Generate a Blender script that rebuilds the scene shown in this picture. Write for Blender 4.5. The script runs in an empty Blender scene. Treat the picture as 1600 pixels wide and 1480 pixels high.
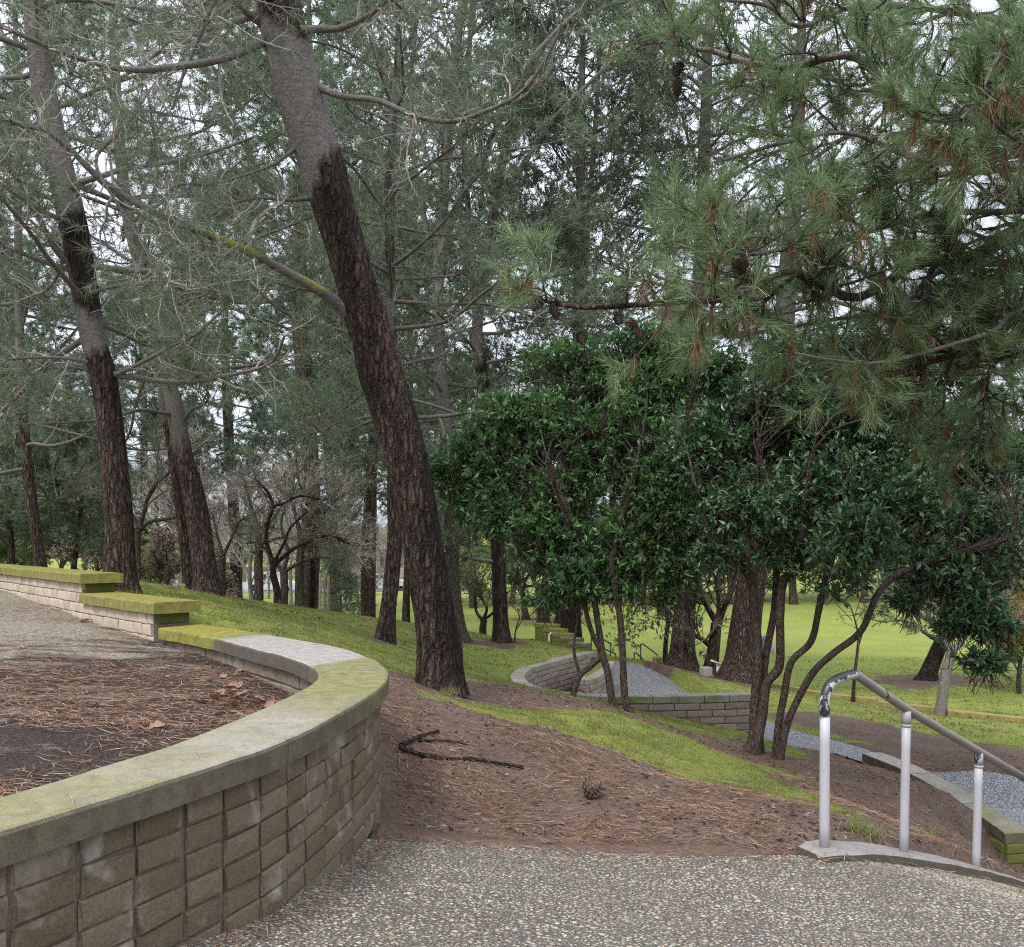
import bpy, math, random
import numpy as np
from mathutils import Vector, Matrix

random.seed(7)
RNG = np.random.default_rng(11)
scene = bpy.context.scene
COL = scene.collection
R = math.radians

# ------------------------------------------------------------------ camera, world, sun, exposure
F, CX, HY, CAMZ = 1400.0, 800.0, 850.0, 1.6      # focal length and horizon in photograph pixels
cam = bpy.data.cameras.new('camera')
cam.sensor_width = 36.0
cam.lens = 36.0 * F / 1600.0
cam.shift_y = (HY - 740.0) / 1600.0
cam.clip_start, cam.clip_end = 0.05, 2000.0
camo = bpy.data.objects.new('camera', cam)
camo.location = (0, 0, CAMZ)
camo.rotation_euler = (R(90), 0, 0)
COL.objects.link(camo)
scene.camera = camo

SUN_EL, SUN_AZ = R(52), R(-150)                  # soft sun high behind the left shoulder, veiled by cloud
world = bpy.data.worlds.new('World')
scene.world = world
world.use_nodes = True
wn, wl = world.node_tree.nodes, world.node_tree.links
sky = wn.new('ShaderNodeTexSky')
sky.sky_type = 'NISHITA'
sky.sun_disc = False
sky.sun_elevation = SUN_EL
sky.sun_rotation = SUN_AZ
sky.air_density, sky.dust_density, sky.ozone_density = 1.0, 4.0, 1.0
cloud = wn.new('ShaderNodeMixRGB'); cloud.blend_type = 'MULTIPLY'; cloud.inputs[0].default_value = 1.0
cloud.inputs[2].default_value = (1.10, 1.17, 1.32, 1)
mixs = wn.new('ShaderNodeMixRGB'); mixs.inputs[0].default_value = 0.88
# the even cloud layer of an overcast day: brighter overhead than at the horizon, slightly mottled
wtc = wn.new('ShaderNodeTexCoord'); wsx = wn.new('ShaderNodeSeparateXYZ'); wl.new(wtc.outputs['Generated'], wsx.inputs[0])
wz = wn.new('ShaderNodeMath'); wz.operation = 'MAXIMUM'; wz.inputs[1].default_value = 0; wl.new(wsx.outputs[2], wz.inputs[0])
wm = wn.new('ShaderNodeMath'); wm.operation = 'MULTIPLY_ADD'; wm.inputs[1].default_value = 5.6; wm.inputs[2].default_value = 2.1; wl.new(wz.outputs[0], wm.inputs[0])
wnz = wn.new('ShaderNodeTexNoise'); wnz.inputs['Scale'].default_value = 3.0; wnz.inputs['Detail'].default_value = 4; wl.new(wtc.outputs['Generated'], wnz.inputs['Vector'])
wv = wn.new('ShaderNodeMath'); wv.operation = 'MULTIPLY_ADD'; wv.inputs[1].default_value = .5; wv.inputs[2].default_value = .75; wl.new(wnz.outputs[0], wv.inputs[0])
veil = wn.new('ShaderNodeMath'); veil.operation = 'MULTIPLY'; wl.new(wm.outputs[0], veil.inputs[0]); wl.new(wv.outputs[0], veil.inputs[1])
wl.new(veil.outputs[0], cloud.inputs[1])
wl.new(sky.outputs[0], mixs.inputs[1]); wl.new(cloud.outputs[0], mixs.inputs[2])
bg = wn['Background']
bg.inputs[1].default_value = 0.15
wl.new(mixs.outputs[0], bg.inputs[0])

sun = bpy.data.lights.new('sun', 'SUN')
sun.energy, sun.angle, sun.color = 1.25, R(14), (1.0, 0.965, 0.91)
suno = bpy.data.objects.new('sun', sun)
sd = Vector((math.sin(SUN_AZ) * math.cos(SUN_EL), math.cos(SUN_AZ) * math.cos(SUN_EL), math.sin(SUN_EL)))
suno.rotation_euler = sd.to_track_quat('Z', 'Y').to_euler()
suno.location = sd * 60
COL.objects.link(suno)

scene.view_settings.view_transform = 'Standard'
scene.view_settings.look = 'None'
scene.view_settings.exposure = 1.06
scene.view_settings.gamma = 1.0
scene.view_settings.use_curve_mapping = False
scene.cycles.max_bounces = 8
scene.cycles.diffuse_bounces = 6
scene.cycles.glossy_bounces = 2
scene.cycles.transmission_bounces = 3
scene.cycles.transparent_max_bounces = 4
scene.cycles.filter_width = 1.1
scene.cycles.use_denoising = False
scene.cycles.denoising_prefilter = 'ACCURATE'


def at(px, py, Y):
    return Vector(((px - CX) / F * Y, Y, CAMZ - (py - HY) / F * Y))


def atn(px, py, Y):
    return np.array([(px - CX) / F * Y, Y, CAMZ - (py - HY) / F * Y])


# ------------------------------------------------------------------ numpy helpers
def vnoise(p, seed=0):
    """value noise in 0..1 for an (N,3) array"""
    p = np.asarray(p, float)
    i = np.floor(p).astype(np.int64)
    f = p - i
    f = f * f * (3 - 2 * f)

    def h(a, b, c):
        n = (a * 374761393 + b * 668265263 + c * 2147483647 + seed * 974711) & 0xFFFFFFFF
        n = ((n ^ (n >> 13)) * 1274126177) & 0xFFFFFFFF
        return ((n ^ (n >> 16)) & 0xFFFF) / 65535.0
    x, y, z = i[:, 0], i[:, 1], i[:, 2]
    r = 0
    for dx in (0, 1):
        for dy in (0, 1):
            for dz in (0, 1):
                w = (f[:, 0] if dx else 1 - f[:, 0]) * (f[:, 1] if dy else 1 - f[:, 1]) * (f[:, 2] if dz else 1 - f[:, 2])
                r = r + w * h(x + dx, y + dy, z + dz)
    return r


def unit(v):
    return v / np.maximum(np.linalg.norm(v, axis=-1, keepdims=True), 1e-9)


def catmull(pts, per=8):
    pts = np.asarray(pts, float)
    P = np.vstack([2 * pts[0] - pts[1], pts, 2 * pts[-1] - pts[-2]])
    out = []
    for k in range(1, len(P) - 2):
        a, b, c, d = P[k - 1], P[k], P[k + 1], P[k + 2]
        for t in np.linspace(0, 1, per, endpoint=False):
            out.append(.5 * (2 * b + (c - a) * t + (2 * a - 5 * b + 4 * c - d) * t * t + (3 * b - a - 3 * c + d) * t ** 3))
    out.append(pts[-1])
    return np.array(out)


class Geo:
    """collects triangles and quads with a material slot each"""
    def __init__(s):
        s.v, s.t, s.q, s.tm, s.qm, s.n = [], [], [], [], [], 0
        s.attr = []

    def add(s, v, t=None, q=None, m=0, attr=None):
        v = np.asarray(v, float).reshape(-1, 3)
        s.v.append(v)
        if t is not None and len(t):
            t = np.asarray(t, np.int64).reshape(-1, 3) + s.n
            s.t.append(t); s.tm.append(np.full(len(t), m))
        if q is not None and len(q):
            q = np.asarray(q, np.int64).reshape(-1, 4) + s.n
            s.q.append(q); s.qm.append(np.full(len(q), m))
        s.attr.append(np.zeros(len(v)) if attr is None else np.broadcast_to(np.asarray(attr, float).ravel(), (len(v),)))
        s.n += len(v)
        return s

    def mesh(s, name, mats, smooth=True, attr_name=None):
        me = bpy.data.meshes.new(name)
        v = np.vstack(s.v)
        t = np.vstack(s.t) if s.t else np.zeros((0, 3), np.int64)
        q = np.vstack(s.q) if s.q else np.zeros((0, 4), np.int64)
        me.vertices.add(len(v)); me.vertices.foreach_set('co', v.ravel().astype(np.float32))
        nl = len(t) * 3 + len(q) * 4
        me.loops.add(nl); me.loops.foreach_set('vertex_index', np.concatenate([t.ravel(), q.ravel()]).astype(np.int32))
        npoly = len(t) + len(q)
        me.polygons.add(npoly)
        ls = np.concatenate([np.arange(len(t)) * 3, len(t) * 3 + np.arange(len(q)) * 4]).astype(np.int32)
        me.polygons.foreach_set('loop_start', ls)
        mi = np.concatenate(s.tm + s.qm) if (s.tm or s.qm) else np.zeros(0)
        me.polygons.foreach_set('material_index', mi.astype(np.int32))
        me.polygons.foreach_set('use_smooth', np.full(npoly, smooth))
        for m in (mats if isinstance(mats, (list, tuple)) else [mats]):
            me.materials.append(m)
        if attr_name:
            a = me.attributes.new(attr_name, 'FLOAT', 'POINT')
            a.data.foreach_set('value', np.concatenate(s.attr).astype(np.float32))
        me.update(calc_edges=True)
        return me

    def obj(s, name, mats, parent=None, smooth=True, attr_name=None):
        o = bpy.data.objects.new(name, s.mesh(name, mats, smooth, attr_name))
        COL.objects.link(o)
        if parent is not None:
            o.parent = parent
            o.matrix_parent_inverse = parent_inv(parent)
        return o


def parent_inv(p):
    m = p.matrix_basis.copy()
    q = p.parent
    while q is not None:
        m = q.matrix_basis @ m
        q = q.parent
    return m.inverted()


def tag(o, label=None, cat=None, group=None, kind=None):
    if label: o['label'] = label
    if cat: o['category'] = cat
    if group: o['group'] = group
    if kind: o['kind'] = kind
    return o


def thing(name, label, cat, loc, group=None):
    o = bpy.data.objects.new(name, None)
    o.empty_display_size = .1
    o.location = loc
    COL.objects.link(o)
    return tag(o, label, cat, group)


def copy_tree(o, parent=None):
    c = o.copy(); COL.objects.link(c)
    if parent is not None:
        c.parent = parent
    for ch in [x for x in bpy.data.objects if x.parent == o]:
        copy_tree(ch, c)
    return c


def tubes(P, Rd, S=3):
    """(N,K,3) polylines with (N,K) radii -> verts, quads"""
    P = np.asarray(P, float); Rd = np.asarray(Rd, float)
    if P.ndim == 2:
        P, Rd = P[None], Rd[None]
    N, K, _ = P.shape
    T = np.empty_like(P)
    T[:, 1:-1] = P[:, 2:] - P[:, :-2]; T[:, 0] = P[:, 1] - P[:, 0]; T[:, -1] = P[:, -1] - P[:, -2]
    T = unit(T)
    mean = unit(P[:, -1] - P[:, 0])
    ref = np.where(np.abs(mean[:, 2:3]) > .8, np.array([[1., 0, 0]]), np.array([[0, 0, 1.]]))
    A = unit(np.cross(T, ref[:, None, :])); B = np.cross(T, A)
    a = np.arange(S) / S * 2 * math.pi
    V = P[:, :, None, :] + Rd[:, :, None, None] * (np.cos(a)[None, None, :, None] * A[:, :, None, :] + np.sin(a)[None, None, :, None] * B[:, :, None, :])
    base = (np.arange(N) * K * S)[:, None, None]
    k = np.arange(K - 1)[None, :, None] * S
    s0 = np.arange(S)[None, None, :]; s1 = (s0 + 1) % S
    Q = np.stack([base + k + s0, base + k + s1, base + k + S + s1, base + k + S + s0], -1)
    return V.reshape(-1, 3), Q.reshape(-1, 4)


def capped_tube(g, pts, rad, S=10, m=0):
    v, q = tubes(pts, rad, S)
    n = len(v)
    pts = np.asarray(pts)
    v = np.vstack([v, pts[0], pts[-1]])
    t = [[n, (i + 1) % S, i] for i in range(S)] + [[n + 1, n - S + i, n - S + (i + 1) % S] for i in range(S)]
    g.add(v, t, q, m)


def box(g, c, s, rz=0.0, m=0, rx=0.0):
    c = np.array(c, float); h = np.array(s, float) / 2
    v = np.array([[x, y, z] for x in (-1, 1) for y in (-1, 1) for z in (-1, 1)], float) * h
    if rx:
        ca, sa = math.cos(rx), math.sin(rx)
        v = np.stack([v[:, 0], v[:, 1] * ca - v[:, 2] * sa, v[:, 1] * sa + v[:, 2] * ca], 1)
    ca, sa = math.cos(rz), math.sin(rz)
    v = np.stack([v[:, 0] * ca - v[:, 1] * sa, v[:, 0] * sa + v[:, 1] * ca, v[:, 2]], 1) + c
    g.add(v, None, [[0, 1, 3, 2], [4, 6, 7, 5], [0, 4, 5, 1], [2, 3, 7, 6], [0, 2, 6, 4], [1, 5, 7, 3]], m)


# ------------------------------------------------------------------ materials
def new_mat(name):
    m = bpy.data.materials.new(name)
    m.use_nodes = True
    nt = m.node_tree
    return m, nt.nodes, nt.links, nt.nodes['Principled BSDF']


def N(ns, typ, **kw):
    n = ns.new(typ)
    for k, v in kw.items():
        setattr(n, k, v)
    return n


def ramp(ns, ls, fac, stops):
    r = ns.new('ShaderNodeValToRGB')
    e = r.color_ramp.elements
    while len(e) < len(stops):
        e.new(.5)
    for el, (p, c) in zip(e, stops):
        el.position = p
        el.color = (c[0], c[1], c[2], 1)
    if fac is not None:
        ls.new(fac, r.inputs[0])
    return r


def noise(ns, ls, scale, detail=4, rough=.6, vec=None, dist=0):
    n = ns.new('ShaderNodeTexNoise')
    n.inputs['Scale'].default_value = scale
    n.inputs['Detail'].default_value = detail
    n.inputs['Roughness'].default_value = rough
    n.inputs['Distortion'].default_value = dist
    if vec is not None:
        ls.new(vec, n.inputs['Vector'])
    return n


def coords(ns, ls, scale=(1, 1, 1), kind='Object'):
    tc = ns.new('ShaderNodeTexCoord')
    mp = ns.new('ShaderNodeMapping')
    mp.inputs['Scale'].default_value = scale
    ls.new(tc.outputs[kind], mp.inputs[0])
    return mp.outputs[0]


def mixc(ns, ls, fac, a, b, mode='MIX'):
    m = ns.new('ShaderNodeMixRGB'); m.blend_type = mode
    for i, x in enumerate((fac, a, b)):
        if isinstance(x, (int, float)):
            m.inputs[i].default_value = x
        elif isinstance(x, tuple):
            m.inputs[i].default_value = (*x, 1)
        else:
            ls.new(x, m.inputs[i])
    return m.outputs[0]


def mathn(ns, ls, op, a, b=0.0, clamp=False):
    m = ns.new('ShaderNodeMath'); m.operation = op; m.use_clamp = clamp
    for i, x in enumerate((a, b)):
        if isinstance(x, (int, float)):
            m.inputs[i].default_value = x
        else:
            ls.new(x, m.inputs[i])
    return m.outputs[0]


def bump(ns, ls, bsdf, h, strength=.5, dist=.01):
    b = ns.new('ShaderNodeBump')
    b.inputs['Strength'].default_value = strength
    b.inputs['Distance'].default_value = dist
    ls.new(h, b.inputs['Height'])
    ls.new(b.outputs[0], bsdf.inputs['Normal'])


def leaf_mat(name, stops, rough=.5, spec=.3, trans=.35, patch=.35, pscale=.8):
    """every blade is its own island: colour per blade, slow patches across the crown"""
    m, ns, ls, b = new_mat(name)
    geo = ns.new('ShaderNodeNewGeometry')
    pn = noise(ns, ls, pscale, 2, .5, coords(ns, ls))
    f = mathn(ns, ls, 'ADD', mathn(ns, ls, 'MULTIPLY', geo.outputs['Random Per Island'], 1 - patch),
              mathn(ns, ls, 'MULTIPLY', mathn(ns, ls, 'SUBTRACT', pn.outputs[0], .2), patch * 1.7), True)
    r = ramp(ns, ls, f, stops)
    ls.new(r.outputs[0], b.inputs['Base Color'])
    b.inputs['Roughness'].default_value = rough
    b.inputs['Specular IOR Level'].default_value = spec
    if trans:
        tr = ns.new('ShaderNodeBsdfTranslucent')
        ls.new(r.outputs[0], tr.inputs[0])
        mx = ns.new('ShaderNodeMixShader'); mx.inputs[0].default_value = trans
        ls.new(b.outputs[0], mx.inputs[1]); ls.new(tr.outputs[0], mx.inputs[2])
        ls.new(mx.outputs[0], ns['Material Output'].inputs[0])
    return m


def bark_mat(name, dark, mid, grey, zscale=.22, fs=22, vary=True, bstr=1.0, wetness=1.0, cr=.9):
    """attribute 'bark': 0 = furrowed dark lower bark, 1 = smooth grey upper bark"""
    m, ns, ls, b = new_mat(name)
    v = coords(ns, ls, (1, 1, zscale))
    n1 = noise(ns, ls, fs * 1.7, 6, .7, v, .5)
    n2 = noise(ns, ls, 2.2, 4, .65, coords(ns, ls, (1, 1, .45)))
    n3 = noise(ns, ls, 75, 3, .6, coords(ns, ls, (1, 1, .6)))
    n4 = noise(ns, ls, 4.5, 4, .6, coords(ns, ls, (1, 1, .1)))
    n5 = noise(ns, ls, 26, 4, .65, coords(ns, ls, (.5, .5, 2.2)))
    low0 = ramp(ns, ls, n1.outputs[0], [(.36, dark), (.5, mid), (.66, tuple(min(1, c * 2.5) for c in mid))])
    vd = mixc(ns, ls, .07, coords(ns, ls, (1, 1, zscale)), noise(ns, ls, 9, 3, .6, coords(ns, ls)).outputs['Color'])
    vo = ns.new('ShaderNodeTexVoronoi'); vo.feature = 'DISTANCE_TO_EDGE'; vo.inputs['Scale'].default_value = fs * .95; ls.new(vd, vo.inputs['Vector'])
    crack = ramp(ns, ls, vo.outputs['Distance'], [(.03, (.12, .1, .1)), (.22, (1, 1, 1))])
    low0_ = low0
    class _L0: pass
    low0 = _L0(); low0.outputs = [mixc(ns, ls, cr, low0_.outputs[0], crack.outputs[0], 'MULTIPLY')]
    wet = ramp(ns, ls, n4.outputs[0], [(.42, (.16, .14, .14)), (.62, (1, 1, 1))])
    class _L: pass
    low = _L(); low.outputs = [mixc(ns, ls, .85 * wetness, low0.outputs[0], wet.outputs[0], 'MULTIPLY')]
    hi = ramp(ns, ls, n5.outputs[0], [(.3, tuple(c * .55 for c in grey)), (.55, grey), (.78, tuple(c * 1.35 for c in grey))])
    at_ = ns.new('ShaderNodeAttribute'); at_.attribute_name = 'bark'
    f = mathn(ns, ls, 'ADD', at_.outputs['Fac'], mathn(ns, ls, 'MULTIPLY', mathn(ns, ls, 'SUBTRACT', n2.outputs[0], .5), .9), True)
    f = ramp(ns, ls, f, [(.42, (0, 0, 0)), (.56, (1, 1, 1))]).outputs[0]
    c = mixc(ns, ls, f, low.outputs[0], hi.outputs[0])
    c = mixc(ns, ls, .35, c, mixc(ns, ls, n3.outputs[0], tuple(x * .4 for x in dark), tuple(min(1, x * 1.8) for x in grey)), 'OVERLAY')
    gm = ns.new('ShaderNodeNewGeometry'); sg = ns.new('ShaderNodeSeparateXYZ'); ls.new(gm.outputs['Normal'], sg.inputs[0])
    mo = mathn(ns, ls, 'ADD', at_.outputs['Fac'], mathn(ns, ls, 'ADD', mathn(ns, ls, 'MULTIPLY', n2.outputs[0], .8), mathn(ns, ls, 'MULTIPLY', sg.outputs[2], .5)))
    mo = ramp(ns, ls, mathn(ns, ls, 'MULTIPLY', mo, .25), [(.50, (0, 0, 0)), (.62, (1, 1, 1))]).outputs[0]
    c = mixc(ns, ls, mo, c, mixc(ns, ls, n3.outputs[0], (.13, .14, .015), (.34, .34, .05)))
    ls.new(c, b.inputs['Base Color'])
    b.inputs['Roughness'].default_value = .85
    b.inputs['Specular IOR Level'].default_value = .25
    h = mathn(ns, ls, 'ADD', mathn(ns, ls, 'ADD', n1.outputs[0], mathn(ns, ls, 'MULTIPLY', n3.outputs[0], .3)), mathn(ns, ls, 'MULTIPLY', crack.outputs[0], mathn(ns, ls, 'SUBTRACT', 1.3, f)))
    bump(ns, ls, b, h, bstr, .02)
    return m


def flat_mat(name, c, rough=.7, spec=.3, metal=0, nscale=20, amt=.25, bstr=0.1):
    m, ns, ls, b = new_mat(name)
    n = noise(ns, ls, nscale, 4, .6, coords(ns, ls))
    r = ramp(ns, ls, n.outputs[0], [(.25, tuple(x * (1 - amt) for x in c)), (.75, tuple(min(1, x * (1 + amt)) for x in c))])
    ls.new(r.outputs[0], b.inputs['Base Color'])
    b.inputs['Roughness'].default_value = rough
    b.inputs['Specular IOR Level'].default_value = spec
    b.inputs['Metallic'].default_value = metal
    if bstr:
        bump(ns, ls, b, n.outputs[0], bstr, .005)
    return m


def coping_mat(name, moss=None, yellow=0.0, base=(.34, .315, .285), thr=None):
    """cast concrete slab with grain, speckle and a film of moss"""
    m, ns, ls, b = new_mat(name)
    v = coords(ns, ls, kind='Object')
    g = noise(ns, ls, 170, 3, .7, v)
    big = noise(ns, ls, 2.6, 5, .62, v, .3)
    med = noise(ns, ls, 14, 4, .6, v)
    conc = ramp(ns, ls, g.outputs[0], [(.3, tuple(c * .62 for c in base)), (.5, base), (.72, tuple(c * 1.45 for c in base))])
    stain = ramp(ns, ls, med.outputs[0], [(.3, (.62, .6, .57)), (.6, (1, 1, 1))])
    c = mixc(ns, ls, .7, conc.outputs[0], stain.outputs[0], 'MULTIPLY')
    mcs = []
    for yy in (0.0, 1.0):
        mc1 = (.20 + .04 * yy, .19 + .03 * yy, .085 - .06 * yy)
        mcs.append(ramp(ns, ls, mathn(ns, ls, 'ADD', mathn(ns, ls, 'MULTIPLY', g.outputs[0], .6), mathn(ns, ls, 'MULTIPLY', med.outputs[0], .4)), [(.34, tuple(x * .4 for x in mc1)), (.53, mc1), (.68, tuple(x * 1.5 for x in mc1))]).outputs[0])
    ma = ns.new('ShaderNodeAttribute'); ma.attribute_name = 'moss'
    if moss is None:
        mv = ma.outputs['Fac']
        yv = ramp(ns, ls, mv, [(.76, (0, 0, 0)), (.92, (1, 1, 1))]).outputs[0]
    else:
        mvn = ns.new('ShaderNodeValue'); mvn.outputs[0].default_value = moss; mv = mvn.outputs[0]
        yvn = ns.new('ShaderNodeValue'); yvn.outputs[0].default_value = yellow; yv = yvn.outputs[0]
    class _MC: pass
    mosc = _MC(); mosc.outputs = [mixc(ns, ls, yv, mcs[0], mcs[1])]
    f = mathn(ns, ls, 'ADD', mathn(ns, ls, 'MULTIPLY', big.outputs[0], .55), mathn(ns, ls, 'ADD', mathn(ns, ls, 'MULTIPLY', g.outputs[0], .3), mathn(ns, ls, 'MULTIPLY', med.outputs[0], .28)))
    f = mathn(ns, ls, 'ADD', f, mathn(ns, ls, 'MULTIPLY', mv, .82))
    fr = ramp(ns, ls, mathn(ns, ls, 'MULTIPLY', f, .5), [(.42, (0, 0, 0)), (.565, (.92, .92, .92))])
    pit = noise(ns, ls, 48, 2, .5, v)
    c = mixc(ns, ls, ramp(ns, ls, pit.outputs[0], [(.62, (0, 0, 0)), (.72, (.6, .6, .6))]).outputs[0], c, (.06, .05, .04))
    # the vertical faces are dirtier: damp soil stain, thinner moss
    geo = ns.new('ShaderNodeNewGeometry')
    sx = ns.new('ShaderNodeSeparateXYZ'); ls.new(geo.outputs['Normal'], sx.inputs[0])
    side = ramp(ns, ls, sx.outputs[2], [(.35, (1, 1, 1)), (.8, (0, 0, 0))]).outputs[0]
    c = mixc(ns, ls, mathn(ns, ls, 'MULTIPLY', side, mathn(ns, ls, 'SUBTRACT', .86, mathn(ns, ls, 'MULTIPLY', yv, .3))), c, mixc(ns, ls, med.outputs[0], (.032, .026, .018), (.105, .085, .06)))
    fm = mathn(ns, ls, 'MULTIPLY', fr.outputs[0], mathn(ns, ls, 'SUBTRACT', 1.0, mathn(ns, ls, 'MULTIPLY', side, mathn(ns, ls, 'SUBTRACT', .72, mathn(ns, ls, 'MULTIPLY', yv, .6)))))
    c = mixc(ns, ls, fm, c, mosc.outputs[0])
    ls.new(c, b.inputs['Base Color'])
    b.inputs['Roughness'].default_value = .9
    b.inputs['Specular IOR Level'].default_value = .2
    bump(ns, ls, b, mathn(ns, ls, 'ADD', g.outputs[0], med.outputs[0]), .55, .006)
    return m


def block_mat(name, a, b_, efflo=.35, moss=0.0):
    m, ns, ls, b = new_mat(name)
    oi = ns.new('ShaderNodeObjectInfo')
    v = coords(ns, ls, kind='Object')
    geo = ns.new('ShaderNodeNewGeometry')
    g = noise(ns, ls, 90, 4, .65, geo.outputs['Position'])
    big = noise(ns, ls, 4.2, 4, .6, geo.outputs['Position'], .4)
    c = mixc(ns, ls, oi.outputs['Random'], a, b_)
    c = mixc(ns, ls, .7, c, ramp(ns, ls, g.outputs[0], [(.25, (.45, .45, .45)), (.7, (1.25, 1.22, 1.18))]).outputs[0], 'MULTIPLY')
    ef = ramp(ns, ls, big.outputs[0], [(.53, (0, 0, 0)), (.70, (1, 1, 1))]).outputs[0]
    c = mixc(ns, ls, mathn(ns, ls, 'MULTIPLY', ef, efflo), c, (.36, .33, .29))
    if moss:
        n2 = noise(ns, ls, 3.1, 4, .6, geo.outputs['Position'])
        mf = ramp(ns, ls, n2.outputs[0], [(.62 - moss * .4, (0, 0, 0)), (.8 - moss * .4, (1, 1, 1))]).outputs[0]
        c = mixc(ns, ls, mathn(ns, ls, 'MULTIPLY', mf, .8), c, (.15, .165, .035))
    ls.new(c, b.inputs['Base Color'])
    b.inputs['Roughness'].default_value = .9
    b.inputs['Specular IOR Level'].default_value = .2
    bump(ns, ls, b, mathn(ns, ls, 'ADD', g.outputs[0], mathn(ns, ls, 'MULTIPLY', big.outputs[0], 1.5)), .6, .008)
    return m


M = {}
M['bark_dark'] = bark_mat('wet_pine_bark', (.012, .0085, .007), (.115, .078, .06), (.22, .2, .185), cr=.65, wetness=.95)
M['bark_red'] = bark_mat('reddish_pine_bark', (.014, .010, .009), (.135, .09, .073), (.20, .18, .165), wetness=.5, cr=.75)
M['bark_grey'] = bark_mat('grey_bark', (.04, .033, .028), (.12, .1, .085), (.25, .23, .21), fs=30, wetness=.3, cr=.35)
M['bark_laurel'] = bark_mat('laurel_bark', (.035, .025, .02), (.10, .075, .06), (.15, .12, .10), zscale=.4, fs=30, bstr=.5, wetness=.3, cr=.2)
M['twig'] = flat_mat('twig_bark', (.15, .128, .11), .85, .2, nscale=30, amt=.4, bstr=0)
M['twig_pale'] = flat_mat('pale_twig_bark', (.33, .295, .27), .85, .2, nscale=30, amt=.4, bstr=0)
M['twig_dark'] = flat_mat('dark_twig_bark', (.05, .04, .034), .85, .2, nscale=30, amt=.4, bstr=0)
M['needle'] = leaf_mat('pine_needles', [(0, (0.058, 0.079, 0.049)), (.45, (0.134, 0.186, 0.113)), (.8, (0.230, 0.288, 0.179)), (1, (0.358, 0.410, 0.256))], .5, .3, .38)
M['needle_blue'] = leaf_mat('blue_green_needles', [(0, (0.058, 0.083, 0.060)), (.5, (0.141, 0.198, 0.143)), (1, (0.269, 0.339, 0.243))], .5, .3, .38)
M['needle_near'] = leaf_mat('long_green_needles', [(0, (0.058, 0.094, 0.041)), (.45, (0.150, 0.228, 0.102)), (.8, (0.270, 0.366, 0.180)), (1, (0.432, 0.504, 0.264))], .45, .35, .38)
M['needle_dead'] = leaf_mat('dead_brown_needles', [(0, (.09, .045, .02)), (.6, (.19, .10, .05)), (1, (.28, .17, .09))], .7, .2, .2)
M['needle_litter'] = leaf_mat('fallen_needles', [(0, (.05, .032, .022)), (.35, (.155, .086, .055)), (.7, (.29, .17, .105)), (1, (.46, .35, .25))], .8, .15, 0, .15)
M['laurel'] = leaf_mat('laurel_leaves', [(0, (0.030, 0.067, 0.028)), (.4, (0.076, 0.167, 0.057)), (.78, (0.149, 0.276, 0.086)), (.95, (0.253, 0.368, 0.098)), (1, (0.414, 0.414, 0.115))], .38, .45, .25, .6, .9)
M['laurel_dark'] = leaf_mat('dark_laurel_leaves', [(0, (0.025, 0.055, 0.028)), (.45, (0.064, 0.138, 0.060)), (.85, (0.132, 0.241, 0.092)), (1, (0.253, 0.345, 0.115))], .36, .5, .15, .4, .9)
M['bush'] = leaf_mat('bush_leaves', [(0, (.045, .07, .03)), (.6, (.10, .15, .06)), (1, (.19, .24, .09))], .5, .3, .38)
M['bush_pale'] = leaf_mat('pale_bush_leaves', [(0, (.09, .12, .05)), (.6, (.2, .26, .10)), (1, (.32, .37, .16))], .5, .3, .3)
M['russet'] = leaf_mat('russet_leaves', [(0, (.16, .12, .1)), (.5, (.31, .235, .2)), (1, (.42, .36, .3))], .6, .2, .2)
M['autumn'] = leaf_mat('yellow_autumn_leaves', [(0, (.14, .13, .03)), (.6, (.28, .2, .05)), (1, (.36, .27, .08))], .6, .2, .3)
M['grass_blade'] = leaf_mat('grass_blades', [(0, (.08, .105, .025)), (.5, (.185, .215, .06)), (.85, (.29, .30, .095)), (1, (.42, .35, .19))], .5, .25, .3, .45, 1.3)
M['coping_grey'] = coping_mat('bare_concrete_coping', .16)
M['coping_light'] = coping_mat('part_mossy_concrete_coping', .42)
M['coping_moss'] = coping_mat('mossy_concrete_coping', .60, .15)
M['coping_green'] = coping_mat('green_moss_coping', .95, .85)
M['coping'] = coping_mat('weathered_concrete_coping')
M['kerb'] = coping_mat('kerb_concrete', .14, 0, (.27, .25, .23))
M['block_brown'] = block_mat('brown_slump_block', (.135, .102, .066), (.19, .148, .104), .7)
M['block_pale'] = block_mat('pale_slump_block', (.55, .47, .37), (.42, .35, .275), .5)
M['block_green'] = block_mat('mossy_slump_block', (.15, .15, .06), (.12, .11, .06), .05, .9)
M['block_pink'] = block_mat('pinkish_grey_block', (.25, .195, .165), (.33, .265, .225), .4)
M['block_cap'] = block_mat('weathered_cap_block', (.27, .25, .215), (.33, .305, .265), .3, .3)
M['mortar'] = flat_mat('mortar', (.12, .098, .077), .95, .1, nscale=60, amt=.5, bstr=.4)
M['mortar_pale'] = flat_mat('pale_mortar', (.19, .16, .13), .95, .1, nscale=60, amt=.5, bstr=.4)
M['stone'] = flat_mat('grey_concrete', (.3, .29, .27), .9, .2, nscale=40, amt=.35, bstr=.3)
M['timber'] = flat_mat('weathered_timber', (.24, .19, .075), .85, .2, nscale=12, amt=.4, bstr=.2)
M['stake'] = flat_mat('pale_stake_wood', (.33, .27, .2), .85, .2, nscale=20, amt=.3)
M['rubber'] = flat_mat('tyre_rubber', (.02, .02, .02), .8, .3)
M['glass'] = flat_mat('dark_car_glass', (.03, .035, .04), .15, .6, amt=.05, bstr=0)
M['car_white'] = flat_mat('white_car_paint', (.5, .52, .56), .3, .5, amt=.04, bstr=0)
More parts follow.
